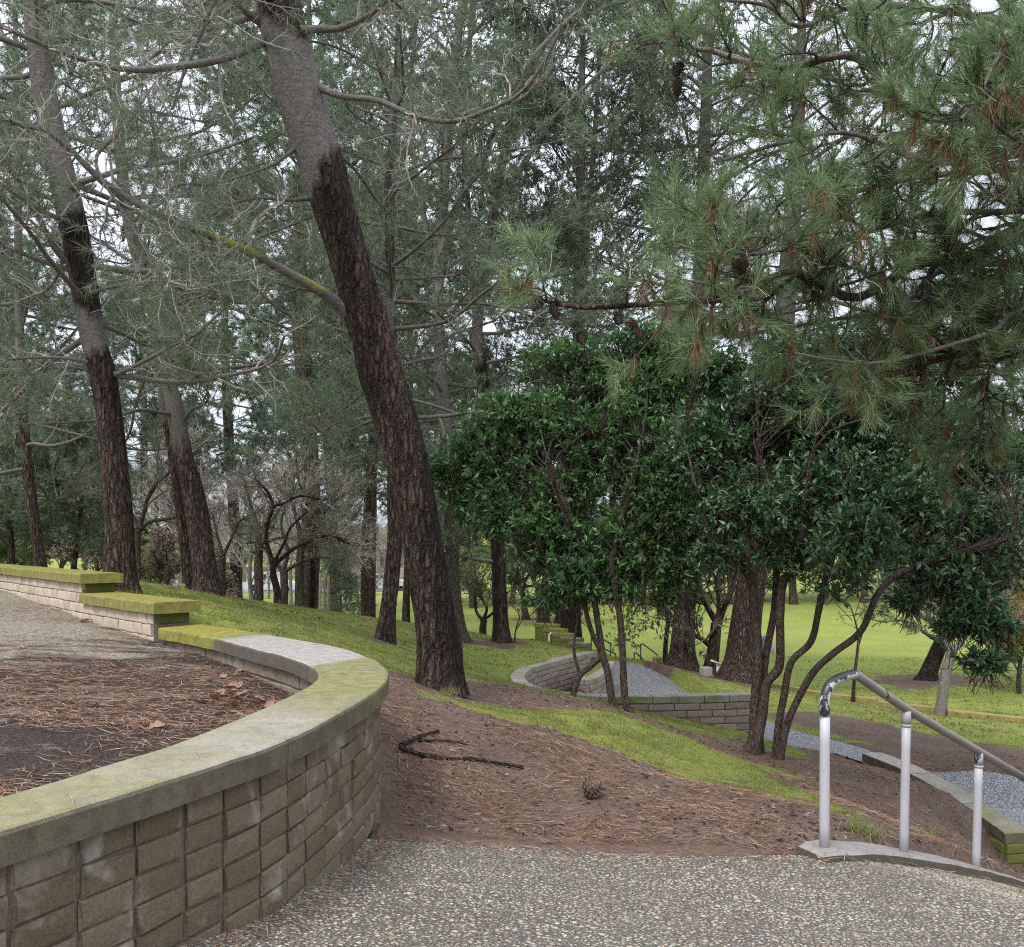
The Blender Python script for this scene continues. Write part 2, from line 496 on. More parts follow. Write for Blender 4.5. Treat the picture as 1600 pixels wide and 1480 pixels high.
M['car_grey'] = flat_mat('silver_car_paint', (.38, .4, .42), .3, .5, amt=.04, bstr=0)
M['car_dark'] = flat_mat('dark_car_paint', (.05, .055, .065), .3, .5, amt=.04, bstr=0)
M['steel_dark'] = flat_mat('dark_steel', (.045, .045, .045), .5, .5, nscale=30)
M['steel_white'] = flat_mat('white_steel', (.62, .62, .62), .45, .4, nscale=30, amt=.1)
M['asphalt'] = flat_mat('asphalt', (.20, .205, .215), .9, .2, nscale=3, amt=.15)
M['fence_wood'] = flat_mat('brown_fence_wood', (.12, .095, .075), .85, .2, nscale=8, amt=.35)
M['roof'] = flat_mat('roof_shingle', (.14, .115, .10), .9, .2, nscale=6, amt=.35)
M['house_wall'] = flat_mat('stucco', (.45, .38, .33), .9, .2, nscale=4, amt=.1)
M['cone'] = flat_mat('pine_cone_scales', (.13, .095, .07), .8, .2, nscale=60, amt=.5)
M['cone_dark'] = flat_mat('dark_cone_scales', (.06, .042, .033), .8, .2, nscale=60, amt=.5)
M['dry_leaf'] = leaf_mat('dry_leaves', [(0, (.12, .06, .038)), (.6, (.23, .13, .085)), (1, (.31, .2, .135))], .7, .2, .1)
M['root'] = bark_mat('root_bark', (.02, .015, .012), (.09, .066, .054), (.15, .125, .11), zscale=1, fs=30, wetness=.5, cr=.6)
M['skin'] = flat_mat('skin', (.45, .28, .2), .5, .4, amt=.05, bstr=0)
M['denim'] = flat_mat('blue_denim', (.05, .065, .11), .9, .2, amt=.2)
M['grey_cloth'] = flat_mat('grey_cloth', (.33, .35, .42), .9, .2, amt=.15)
M['hair'] = flat_mat('dark_hair', (.03, .022, .018), .6, .3)


def paint_mat(name, paint, chip, lo, hi, rough=.4, top=0.0):
    m, ns, ls, b = new_mat(name)
    v = coords(ns, ls, (1, 1, .6))
    n = noise(ns, ls, 26, 5, .62, v, .3)
    n2 = noise(ns, ls, 5, 3, .5, v)
    fsum = mathn(ns, ls, 'ADD', mathn(ns, ls, 'MULTIPLY', n.outputs[0], .7), mathn(ns, ls, 'MULTIPLY', n2.outputs[0], .3))
    if top:                                               # worn by hands: the upper side first
        ge = ns.new('ShaderNodeNewGeometry'); sz = ns.new('ShaderNodeSeparateXYZ'); ls.new(ge.outputs['Normal'], sz.inputs[0])
        fsum = mathn(ns, ls, 'ADD', fsum, mathn(ns, ls, 'MULTIPLY', sz.outputs[2], top))
    f = ramp(ns, ls, fsum, [(lo, (0, 0, 0)), (hi, (1, 1, 1))]).outputs[0]
    dirt = ramp(ns, ls, n2.outputs[0], [(.3, tuple(x * .8 for x in paint)), (.65, paint)]).outputs[0]
    ls.new(mixc(ns, ls, f, dirt, chip), b.inputs['Base Color'])
    b.inputs['Roughness'].default_value = rough
    bump(ns, ls, b, f, .35, -.002)
    return m


M['post_paint'] = paint_mat('chipped_white_paint', (.40, .39, .415), (.06, .055, .055), .63, .65)
M['bend_paint'] = paint_mat('worn_black_paint', (.38, .37, .38), (.02, .02, .022), .53, .56, .35, .22)
M['collar_paint'] = paint_mat('scuffed_grey_paint', (.36, .35, .37), (.03, .03, .03), .56, .58)
M['rail_paint'] = paint_mat('worn_taupe_paint', (.20, .18, .165), (.03, .028, .028), .60, .63, .35, .06)


# ------------------------------------------------------------------ the lie of the land
OUT1 = [(-1.63, 1.70), (-1.338, 2.341), (-1.053, 2.949), (-.861, 3.443), (-.735, 4.2), (-.690, 4.70), (-.705, 5.12), (-.80, 5.56),
        (-.959, 5.966), (-1.30, 6.58), (-1.737, 7.08), (-2.225, 7.66), (-2.90, 8.42)]
INN1 = [(-1.93, 1.82), (-1.63, 2.42), (-1.36, 3.10), (-1.236, 3.547), (-1.12, 4.28), (-1.081, 4.73), (-1.092, 5.02), (-1.15, 5.28),
        (-1.25, 5.53), (-1.50, 5.95), (-2.05, 6.70), (-2.46, 7.24), (-3.163, 8.015)]
OUT1 = catmull([(-2.6, 0.2), (-2.1, .95)] + OUT1, 10)
INN1 = catmull([(-2.93, .35), (-2.41, 1.07)] + INN1, 10)
Z1 = .85

# wall of the lower landing: outer top edge, level top
OUT2 = catmull([(1.60, 19.5), (.82, 18.25), (.415, 17.5), (.12, 16.8), (-.017, 15.95), (.02, 15.2), (.17, 14.65), (.43, 14.2), (.85, 13.85), (1.4, 13.7),
                (1.95, 13.68), (2.6, 13.72), (3.2, 13.8), (3.76, 13.9)], 8)
Z2 = -.73


def offset_poly(P, d):
    T = np.gradient(P, axis=0); T = unit(T)
    Nn = np.stack([-T[:, 1], T[:, 0]], 1)
    return P + Nn * d


INN2 = offset_poly(OUT2, .24)
# the landing (inside the wall) and the way off it towards the right
LAND = np.vstack([offset_poly(OUT2, .12), [(4.2, 13.95), (4.35, 14.5), (3.9, 15.6), (3.72, 18.4), (3.6, 21.2), (3.3, 23.2), (2.7, 23.9), (2.2, 23.0), (1.9, 20.0)]])


PATH = np.array([(3.6, 13.95), (4.0, 13.2), (4.42, 12.75), (4.8, 12.35), (5.1, 11.6), (5.35, 10.7), (5.62, 9.6), (5.9, 8.6), (7.6, 8.8), (7.0, 10.6), (6.47, 11.35), (5.91, 11.95), (5.06, 13.15), (4.45, 14.2), (4.0, 15.2), (3.7, 15.0)])


def in_poly(x, y, P):
    x = np.asarray(x); y = np.asarray(y)
    r = np.zeros(x.shape, bool)
    j = len(P) - 1
    for i in range(len(P)):
        xi, yi, xj, yj = *P[i], *P[j]
        c = ((yi > y) != (yj > y)) & (x < (xj - xi) * (y - yi) / (yj - yi + 1e-12) + xi)
        r ^= c
        j = i
    return r


def dist_line(x, y, P):
    d = np.full(np.shape(x), 1e9)
    for (ax, ay), (bx, by) in zip(P[:-1], P[1:]):
        vx, vy = bx - ax, by - ay
        t = np.clip(((x - ax) * vx + (y - ay) * vy) / (vx * vx + vy * vy + 1e-12), 0, 1)
        d = np.minimum(d, np.hypot(x - ax - t * vx, y - ay - t * vy))
    return d


CP = []                                            # control points of the ground
for p in [(650, 1262, 5.4), (800, 1250, 5.6), (925, 1240, 5.7), (620, 1110, 6.9), (686, 1074, 8.6), (640, 1058, 9.2), (760, 1100, 8.6), (950, 1140, 8.2), (1000, 1120, 10),
          (1170, 1147, 13.75), (1000, 1108, 13.5), (920, 1094, 13.6), (860, 1086, 14.0), (800, 1062, 15.7), (830, 1032, 17.6), (900, 1018, 19.7),
          (1190, 1180, 10.5), (1100, 1165, 9.8), (1100, 1215, 7.6), (1250, 1312, 5.1), (1300, 1250, 7.2), (1330, 1195, 10.6),
          (1400, 1212, 11.2), (1470, 1262, 9.7), (1560, 1352, 8.7), (1400, 1310, 5.8), (1500, 1330, 6.6), (1590, 1372, 7.2),
          (600, 1005, 14), (500, 977, 13), (400, 968, 11), (320, 950, 9.7), (188, 921, 11), (322, 930, 16), (215, 909, 14), (440, 950, 19), (530, 957, 22),
          (640, 975, 24), (720, 1004, 20), (783, 1003, 21), (850, 1002, 22.5), (1155, 1065, 20), (1066, 1045, 22), (1103, 1056, 20), (1040, 1040, 25),
          (1250, 1070, 27), (1230, 1080, 22), (1300, 1090, 20.5), (1400, 1108, 19), (1600, 1134, 16.5), (1470, 1120, 17.5), (1453, 1062, 27),
          (1225, 1145, 14.0), (1340, 1168, 13.1), (1500, 1203, 11.9), (1600, 1220, 11.3), (1225, 1165, 13.2), (1345, 1186, 12.5), (1595, 1315, 10.0), (1450, 1222, 12.0), (1560, 1262, 10.9),
          (960, 980, 40), (1000, 940, 64), (820, 975, 47), (1300, 990, 45), (1550, 1010, 40)]:
    CP.append(atn(*p))
CP += [np.array(p, float) for p in [
    (-.7, 4.9, .10), (-.3, 4.8, .06), (0, 4.7, .04), (.8, 4.7, .0), (1.5, 4.75, -.02), (-1.0, 6.2, .35), (-2, 7.7, .62), (-6, 9, 1.1), (-8, 13, 1.15), (-12, 18, 1.1), (-12, 30, .1), (-20, 28, .6), (-20, 45, -1.6), (-8, 34, -2.3),
    (-3, 34, -2.5), (4, 34, -2.62), (-30, 80, -2.7), (-12, 60, -2.7), (0, 80, -2.8), (5.35, 9.45, -2.08), (5.75, 9.3, -2.15), (4.9, 9.2, -1.75), (4.5, 8.4, -1.35), (30, 60, -2.5), (25, 30, -2.4), (12, 20, -2.2), (12, 10, -2.3), (8, 9.5, -2.05), (6.6, 8.4, -1.85), (8, 5, -1.5), (12, 3, -1.6),
    (3, 27.5, -2.3), (-.5, 27, -1.6), (6, 28, -2.55), (-40, 20, 1.2), (-30, 5, 1.5), (0, -8, 0), (8, -8, -.6), (-12, -6, 1), (60, 20, -2.4), (60, 120, -1.0), (0, 140, -1.6), (-60, 120, -1.6), (-60, 60, -.8),
    (0, 300, 6), (-150, 300, 8), (150, 300, 8), (-200, 60, 4), (200, 60, 2), (-200, -50, 4), (200, -50, 0)]]
CP = np.array(CP)


def _k(r):
    return np.sqrt(r * r + .6 ** 2)


_D = _k(np.hypot(CP[:, None, 0] - CP[None, :, 0], CP[:, None, 1] - CP[None, :, 1])) + np.eye(len(CP)) * -.02
_A = np.block([[_D, np.ones((len(CP), 1))], [np.ones((1, len(CP))), np.zeros((1, 1))]])
_W = np.linalg.solve(_A, np.append(CP[:, 2], 0))


def ground_raw(x, y):
    x = np.asarray(x, float).ravel(); y = np.asarray(y, float).ravel()
    z = np.full(x.shape, _W[-1])
    for (cx, cy, _), w in zip(CP, _W[:-1]):
        z += w * _k(np.hypot(x - cx, y - cy))
    return z


# the pad at the top of the ramp: level, then falling away beside the handrail
KERB = np.array([atn(1262, 1331, 4.68), atn(1290, 1329, 4.73), atn(1350, 1331, 4.92), atn(1412, 1339, 5.12), atn(1470, 1349, 5.35), atn(1525, 1361, 5.6), atn(1600, 1384, 5.95), atn(1700, 1425, 6.35), atn(1860, 1500, 7.0)])
KERB = catmull(KERB, 6)


def pad_z(x, y):
    x = np.asarray(x, float).ravel(); y = np.asarray(y, float).ravel()
    # distance along the direction of the kerb from the head of the ramp
    d = np.array([.80, .60])
    s = (x - 1.75) * d[0] + (y - 4.6) * d[1]
    k = (KERB[:, 0] - 1.75) * d[0] + (KERB[:, 1] - 4.6) * d[1]
    z = np.interp(s, k, KERB[:, 2] - .02) - np.interp(s, [0, 1.0], [0, .015])
    up = np.clip(-s - .1, 0, 3.4)                            # and rising gently towards the seat wall and the viewer
    return z + .029 * up ** 2 + np.clip(-s - 3.5, 0, 9) * .1


def on_pad(px, py):
    Y = 4.6
    for _ in range(40):
        Y = .6 * Y + .4 * (CAMZ - pad_z([(px - CX) / F * Y], [Y])[0]) * F / (py - HY)
    return ((px - CX) / F * Y, Y)


PAD_BACK = [on_pad(*p) for p in [(548, 1306), (600, 1313), (700, 1319), (800, 1325), (950, 1333), (1100, 1338), (1200, 1337), (1252, 1336)]]
kerb_front = offset_poly(KERB[:, :2], -.13)
PAD = np.vstack([PAD_BACK, kerb_front[2:], [(6.2, 5.2), (5.0, -1.5), (-2.9, -1.5), (-2.7, .2)], OUT1[::4][1:26] * 1.0 - [[.06, 0]]])
PAD = np.array([p for p in PAD if not (p[0] < -.6 and p[1] > 5.0)])
PATIO = np.vstack([(INN1[::3] * .5 + OUT1[::3] * .5), [(-3.05, 8.25), (-4.42, 9.72), (-7.0, 12.7), (-10.45, 16.75), (-16, 16), (-16, 0), (-3, -.5)]])


def patio_z(x, y):
    x = np.asarray(x, float).ravel(); y = np.asarray(y, float).ravel()
    s = np.clip((-x - 1.2) * .045 + (y - 5.5) * .012, -.08, .5)
    return .585 + s + .03 * (vnoise(np.stack([x * 1.5, y * 1.5, x * 0], 1), 5) - .5)


def ground(x, y, relief=True):
    x = np.asarray(x, float).ravel(); y = np.asarray(y, float).ravel()
    z = ground_raw(x, y)
    if relief:
        p = np.stack([x, y, x * 0], 1)
        near = np.clip(1.4 - y / 30, .15, 1)
        z = z + near * (.07 * (vnoise(p * 1.1, 1) - .5) + .035 * (vnoise(p * 3.7, 2) - .5) + .016 * (vnoise(p * 11, 3) - .5))
    z = np.where(in_poly(x, y, LAND), -1.62, z)
    if relief: z = np.where(in_poly(x, y, PATH), ground_raw(x, y) - .035, z)
    kd_ = dist_line(x, y, KERB[:, :2])
    z = np.where(kd_ < .26, np.minimum(z, np.interp(x, KERB[:, 0], KERB[:, 2]) - .05), z)
    ip = in_poly(x, y, PAD)
    dp = np.where(ip, 0, 1)
    z = np.where(ip, pad_z(x, y) - .09, z)
    z = np.where(in_poly(x, y, PATIO), np.minimum(z, patio_z(x, y) - .25), z)
    return z


def gz(x, y):
    return float(ground(np.array([x]), np.array([y]))[0])


# where grass grows and where needles smother it (world-space bands)
def wl_(pts):
    return [tuple(atn(*p)[:2]) for p in pts]


GRASS_BAND = wl_([(650, 1080, 8.4), (700, 1100, 8.0), (800, 1128, 7.8), (900, 1152, 7.6), (1000, 1180, 7.4), (1150, 1222, 7.0), (1290, 1262, 6.7), (1370, 1300, 6.1)])
BARE_BAND = wl_([(730, 1078, 8.9), (800, 1092, 9.6), (900, 1108, 10.2), (1000, 1128, 10.4), (1100, 1150, 10.4), (1200, 1180, 10.2), (1300, 1200, 9.4), (1400, 1240, 8.8), (1500, 1300, 8)])
BARE_BAND2 = wl_([(1270, 1130, 15.3), (1400, 1160, 14), (1500, 1180, 13.2), (1700, 1200, 12.6)])
TRUNK_BASES = [(600, 1005, 14, .9), (686, 1074, 8.6, .8), (322, 930, 16, .9), (720, 1004, 20, 1.5), (783, 1003, 21, .9), (1066, 1045, 22, 1.6), (1155, 1065, 20, 1.8), (1190, 1180, 10.5, 1.2), (1440, 1062, 27, 2.4), (1400, 1135, 17.5, .5), (850, 1085, 14.1, .5), (822, 973, 50, 1.5), (847, 980, 47, 1.5)]


def grass_mask(x, y):
    x = np.asarray(x, float).ravel(); y = np.asarray(y, float).ravel()
    p = np.stack([x, y, x * 0], 1)
    n = vnoise(p * 1.3, 21) * .6 + vnoise(p * 4.1, 22) * .4
    g = np.ones_like(x)
    d = dist_line(x, y, GRASS_BAND)
    # this side of the grass band the soil is bare and covered with fallen needles
    bx = np.array([b[0] for b in GRASS_BAND]); by = np.array([b[1] for b in GRASS_BAND])
    front = (y < np.interp(x, bx, by)) & (x > -1.5)
    g = np.where(front, np.clip(1.0 - (d - .04) / .36, 0, 1) * np.clip(.15 + 1.5 * n, 0, 1), g)
    g = np.where((x > bx[-1]) & (y < 9) & (x < 8), np.clip(1 - d / .4, 0, 1) * .6, g)
    d2 = dist_line(x, y, BARE_BAND)
    g = np.minimum(g, np.clip((d2 - .35) / .55, 0, 1) + np.clip(1.1 - d / .5, 0, 1))
    d3 = dist_line(x, y, BARE_BAND2)
    g = np.minimum(g, np.clip((d3 - .55) / .6, 0, 1))
    slope = (x > 2.2 + (y - 6) * .28) & (y < 13.4) & (x < 9) & (y > 4)
    kx = np.interp(y, [6, 7.2, 8.5], [.55, .5, .3])
    g = np.where(slope, np.minimum(g, np.clip(1.05 - d / kx, .05, 1)), g)
    for px, py, Y, r in TRUNK_BASES:
        b = atn(px, py, Y)
        g = np.minimum(g, np.clip((np.hypot(x - b[0], y - b[1]) - r * .45) / (r * .6), 0, 1))
    # worn ground round the tip of the seat wall and along the slope between wall and landing
    g = np.minimum(g, np.clip((np.hypot(x + .55, y - 6.0) - .5) / .5, 0, 1))
    g = g * 1.25 - .12
    return np.clip(g + (n - .5) * 1.9 * np.clip(1.15 - np.abs(g - .5), 0.1, 1), 0, 1)


# ------------------------------------------------------------------ ground sheet
def axis(lo, a, b, hi, step, grow):
    mid = list(np.arange(a, b + 1e-6, step))
    up, d = [b], step
    while up[-1] < hi:
        d *= grow; up.append(up[-1] + d)
    dn, d = [a], step
    while dn[-1] > lo:
        d *= grow; dn.append(dn[-1] - d)
    return np.array(dn[:0:-1] + mid + up[1:])


xs = axis(-320, -5, 8, 320, .1, 1.09)
ys = axis(-40, 4.2, 24, 420, .12, 1.08)
GX, GY = np.meshgrid(xs, ys)
gzv = ground(GX, GY)
nx, ny = len(xs), len(ys)
idx = np.arange(nx * ny).reshape(ny, nx)
gq = np.stack([idx[:-1, :-1], idx[:-1, 1:], idx[1:, 1:], idx[1:, :-1]], -1).reshape(-1, 4)


def ground_mat():
    m, ns, ls, b = new_mat('park_ground')
    geo = ns.new('ShaderNodeNewGeometry')
    P = geo.outputs['Position']
    a = ns.new('ShaderNodeAttribute'); a.attribute_name = 'grass'
    n1 = noise(ns, ls, 9, 5, .65, P)
    n2 = noise(ns, ls, 45, 4, .7, P)
    n3 = noise(ns, ls, .35, 4, .55, P)
    n4 = noise(ns, ls, 1.9, 4, .6, P)
    st = coords(ns, ls, (6, 30, 6), 'Object')
    n5 = noise(ns, ls, 3.0, 5, .7, st, 1.2)
    soil = ramp(ns, ls, n2.outputs[0], [(.28, (.048, .034, .027)), (.5, (.155, .110, .087)), (.72, (.28, .215, .175))])
    red = ramp(ns, ls, n5.outputs[0], [(.4, (.06, .043, .034)), (.6, (.165, .108, .08)), (.75, (.28, .2, .15))])
    s = mixc(ns, ls, ramp(ns, ls, n4.outputs[0], [(.35, (.15, .15, .15)), (.6, (.8, .8, .8))]).outputs[0], soil.outputs[0], red.outputs[0])
    gr = ramp(ns, ls, n2.outputs[0], [(.25, (.07, .095, .022)), (.5, (.20, .255, .05)), (.75, (.32, .37, .09))])
    gr2 = mixc(ns, ls, ramp(ns, ls, n1.outputs[0], [(.4, (0, 0, 0)), (.7, (.6, .6, .6))]).outputs[0], gr.outputs[0], (.17, .135, .075))
    gr3 = mixc(ns, ls, .65, gr2, ramp(ns, ls, n3.outputs[0], [(.3, (.72, .85, .7)), (.7, (1.3, 1.15, 1.0))]).outputs[0], 'MULTIPLY')
    f = mathn(ns, ls, 'ADD', a.outputs['Fac'], mathn(ns, ls, 'MULTIPLY', mathn(ns, ls, 'SUBTRACT', mathn(ns, ls, 'MULTIPLY', mathn(ns, ls, 'ADD', n1.outputs[0], n2.outputs[0]), .5), .5), 1.7), True)
    f = ramp(ns, ls, f, [(.36, (0, 0, 0)), (.62, (1, 1, 1))]).outputs[0]
    ls.new(mixc(ns, ls, f, s, gr3), b.inputs['Base Color'])
    b.inputs['Roughness'].default_value = .95
    b.inputs['Specular IOR Level'].default_value = .12
    bump(ns, ls, b, mathn(ns, ls, 'ADD', n2.outputs[0], mathn(ns, ls, 'MULTIPLY', n1.outputs[0], .8)), .9, .025)
    return m


M['ground'] = ground_mat()
g = Geo()
g.add(np.stack([GX.ravel(), GY.ravel(), gzv], 1), None, gq, attr=grass_mask(GX, GY))
tag(g.obj('ground', M['ground'], attr_name='grass'), kind='structure')


def sheet(name, poly, step, zf, mat, lift=0.0, clip_box=None):
    """a sheet that fills a polygon, with a clean edge: triangulated polygon refined on a grid"""
    import bmesh
    bm = bmesh.new()
    P = np.asarray(poly)
    vs = [bm.verts.new((x, y, 0)) for x, y in P]
    es = [bm.edges.new((vs[i], vs[(i + 1) % len(vs)])) for i in range(len(vs))]
    bmesh.ops.triangle_fill(bm, edges=es, use_beauty=True)
    lo, hi = P.min(0), P.max(0)
    if clip_box:
        lo = np.maximum(lo, clip_box[:2]); hi = np.minimum(hi, clip_box[2:])
    for ax in (0, 1):
        for c in np.arange(lo[ax] + step, hi[ax], step):
            co = [0, 0, 0]; no = [0, 0, 0]; co[ax] = c; no[ax] = 1
            bmesh.ops.bisect_plane(bm, geom=bm.verts[:] + bm.edges[:] + bm.faces[:], plane_co=co, plane_no=no)
    xy = np.array([v.co[:2] for v in bm.verts])
    z = zf(xy[:, 0], xy[:, 1]) + lift
    for v, zz in zip(bm.verts, z):
        v.co.z = zz
    for f in bm.faces:
        f.smooth = True
        if f.normal.z < 0: f.normal_flip()
    bm.normal_update()
    for f in bm.faces:
        if f.normal.z < 0: f.normal_flip()
    me = bpy.data.meshes.new(name); bm.to_mesh(me); bm.free()
    me.materials.append(mat)
    o = bpy.data.objects.new(name, me); COL.objects.link(o)
    return tag(o, kind='structure')


def aggregate_mat(name, scale, cols, dark=(.06, .058, .05), moss=.5):
    m, ns, ls, b = new_mat(name)
    geo = ns.new('ShaderNodeNewGeometry'); P = geo.outputs['Position']
    vo = ns.new('ShaderNodeTexVoronoi'); vo.inputs['Scale'].default_value = scale
    vo.inputs['Randomness'].default_value = .95
    ls.new(P, vo.inputs['Vector'])
    sp = ns.new('ShaderNodeSeparateColor'); ls.new(vo.outputs['Color'], sp.inputs[0])
    c = ramp(ns, ls, sp.outputs[0], cols)
    n = noise(ns, ls, 1.6, 4, .6, P)
    n2 = noise(ns, ls, 60, 3, .6, P)
    gap = ramp(ns, ls, vo.outputs['Distance'], [(.34, (0, 0, 0)), (.6, (1, 1, 1))]).outputs[0]
    base = mixc(ns, ls, mathn(ns, ls, 'MULTIPLY', ramp(ns, ls, n.outputs[0], [(.42, (0, 0, 0)), (.68, (1, 1, 1))]).outputs[0], moss), dark, (.06, .08, .03))
    col = mixc(ns, ls, gap, c.outputs[0], base)
    col = mixc(ns, ls, .5, col, ramp(ns, ls, n2.outputs[0], [(.3, (.6, .6, .6)), (.7, (1.2, 1.2, 1.2))]).outputs[0], 'MULTIPLY')
    ls.new(col, b.inputs['Base Color'])
    b.inputs['Roughness'].default_value = .75
    bump(ns, ls, b, mathn(ns, ls, 'MULTIPLY', vo.outputs['Distance'], -1.0), .8, .012)
    return m


PEB = [(0, (.14, .115, .095)), (.18, (.29, .235, .175)), (.4, (.40, .345, .275)), (.55, (.22, .21, .205)), (.72, (.48, .43, .365)), (.88, (.36, .255, .16)), (1, (.15, .135, .125))]
M['pad_matrix'] = aggregate_mat('pebble_concrete', 95, [(p, tuple(x * .6 for x in c)) for p, c in PEB], (.075, .068, .056))
M['path'] = aggregate_mat('path_gravel', 42, [(0, (.17, .165, .165)), (.4, (.3, .3, .31)), (.7, (.42, .42, .43)), (1, (.24, .24, .26))], (.12, .12, .12), .1)
pad_o = sheet('paving_pad', PAD, .25, pad_z, M['pad_matrix'], 0.0)
pad_o.name = 'pavement'
# a vertical lip at the back edge of the pad
g = Geo()
lip = np.array(PAD_BACK)
v = np.vstack([np.c_[lip, pad_z(lip[:, 0], lip[:, 1])], np.c_[lip, pad_z(lip[:, 0], lip[:, 1]) - .12]])
n = len(lip)
g.add(v, None, [[i, i + 1, n + i + 1, n + i] for i in range(n - 1)])
tag(g.obj('pavement_edge', M['pad_matrix'], smooth=False), kind='structure')


def patio_mat():
    m, ns, ls, b = new_mat('patio_grit')
    geo = ns.new('ShaderNodeNewGeometry'); P = geo.outputs['Position']
    vo = ns.new('ShaderNodeTexVoronoi'); vo.inputs['Scale'].default_value = 80
    ls.new(P, vo.inputs['Vector'])
    sp = ns.new('ShaderNodeSeparateColor'); ls.new(vo.outputs['Color'], sp.inputs[0])
    grit = ramp(ns, ls, sp.outputs[0], [(0, (.16, .14, .11)), (.5, (.3, .265, .21)), (1, (.46, .42, .35))])
    n2 = noise(ns, ls, 50, 4, .7, P)
    soil = ramp(ns, ls, n2.outputs[0], [(.3, (.022, .018, .017)), (.52, (.06, .046, .04)), (.75, (.13, .095, .08))])
    st = coords(ns, ls, (1.1, 2.6, 1), 'Object')
    n = noise(ns, ls, 1.0, 6, .68, st, .5)
    gm = ns.new('ShaderNodeMapping')
    sx = ns.new('ShaderNodeSeparateXYZ'); ls.new(P, sx.inputs[0])
    far = mathn(ns, ls, 'MULTIPLY', mathn(ns, ls, 'SUBTRACT', mathn(ns, ls, 'MULTIPLY', sx.outputs[0], -1.0), 2.6), .11)
    f = mathn(ns, ls, 'ADD', n.outputs[0], far)
    f = ramp(ns, ls, f, [(.53, (0, 0, 0)), (.66, (1, 1, 1))]).outputs[0]
    ls.new(mixc(ns, ls, f, soil.outputs[0], grit.outputs[0]), b.inputs['Base Color'])
    b.inputs['Roughness'].default_value = .95
    b.inputs['Specular IOR Level'].default_value = .12
    bump(ns, ls, b, mathn(ns, ls, 'ADD', n2.outputs[0], vo.outputs['Distance']), .9, .02)
    return m


M['patio'] = patio_mat()
sheet('patio_ground', PATIO, .3, patio_z, M['patio'], 0).name = 'terrace_ground'

sheet('path', PATH, .2, ground_raw, M['path'], .004)


def land_z(x, y):
    return -1.5 - .0 * x


sheet('landing_path', np.vstack([offset_poly(OUT2, .13), [(4.1, 14.0), (4.25, 14.6), (3.85, 15.7), (3.70, 18.4), (3.58, 21.2), (3.28, 23.2), (2.7, 23.85), (2.25, 23.0), (1.95, 20.0)]]), .5, land_z, M['path'])

# the road far off beyond the lawn, with its kerb line
g = Geo()
rx = np.linspace(-90, -5, 60)
bendr = np.clip(rx + 22, 0, None) ** 2 * .06
ry0, ry1 = 76 + rx * -.12 + bendr, 92 + rx * -.12 + bendr
v = np.vstack([np.c_[rx, ry0, ground(rx, ry0, False) + .10], np.c_[rx, ry1, ground(rx, ry1, False) + .14]])
g.add(v, None, [[i, i + 1, 60 + i + 1, 60 + i] for i in range(59)])
tag(g.obj('road', M['asphalt']), kind='structure')
g = Geo()
for dy in (-.25,):
    v = np.vstack([np.c_[rx, ry0 + dy, ground(rx, ry0, False) - .1], np.c_[rx, ry0 + dy, ground(rx, ry0, False) + .22], np.c_[rx, ry0 + dy + .25, ground(rx, ry0, False) + .22]])
    g.add(v, None, [[i, i + 1, 60 + i + 1, 60 + i] for i in range(59)] + [[60 + i, 60 + i + 1, 120 + i + 1, 120 + i] for i in range(59)])
tag(g.obj('road_kerb', M['stone'], smooth=False), kind='structure')


# ------------------------------------------------------------------ walls of slump block
def block_meshes(name, L, H, D, mat, n=4, ch=.007, rough=.003):
    """a block with a chamfered front face; local x along the wall, -y outwards; no hidden back face"""
    out = []
    for k in range(n):
        r = random.Random(hash((name, k)) & 0xffff)
        x, z = L / 2, H / 2
        j = lambda: r.uniform(-rough, rough)
        V = [(-x, D / 2, -z), (x, D / 2, -z), (x, D / 2, z), (-x, D / 2, z)]
        V += [(-x + j(), -D / 2 + ch, -z + j()), (x + j(), -D / 2 + ch, -z + j()), (x + j(), -D / 2 + ch, z + j()), (-x + j(), -D / 2 + ch, z + j())]
        V += [(-x + ch + j(), -D / 2 + j() * .6, -z + ch + j()), (x - ch + j(), -D / 2 + j() * .6, -z + ch + j()), (x - ch + j(), -D / 2 + j() * .6, z - ch + j()), (-x + ch + j(), -D / 2 + j() * .6, z - ch + j())]
        V += [(j() * 3, -D / 2 - .002 - abs(j()), j() * 3)]
        Q = [(0, 4, 5, 1)[::-1], (1, 5, 6, 2)[::-1], (2, 6, 7, 3)[::-1], (3, 7, 4, 0)[::-1]]
        Q = [(0, 1, 5, 4), (1, 2, 6, 5), (2, 3, 7, 6), (3, 0, 4, 7)]
        Q += [(4, 5, 9, 8), (5, 6, 10, 9), (6, 7, 11, 10), (7, 4, 8, 11)]
        T = [(8, 9, 12), (9, 10, 12), (10, 11, 12), (11, 8, 12)]
        g = Geo(); g.add(V, T, Q)
        out.append(g.mesh(name, mat, smooth=False))
    return out


def arclen(P):
    return np.concatenate([[0], np.cumsum(np.linalg.norm(np.diff(P, axis=0), axis=1))])


BLOCK_R = random.Random(3)


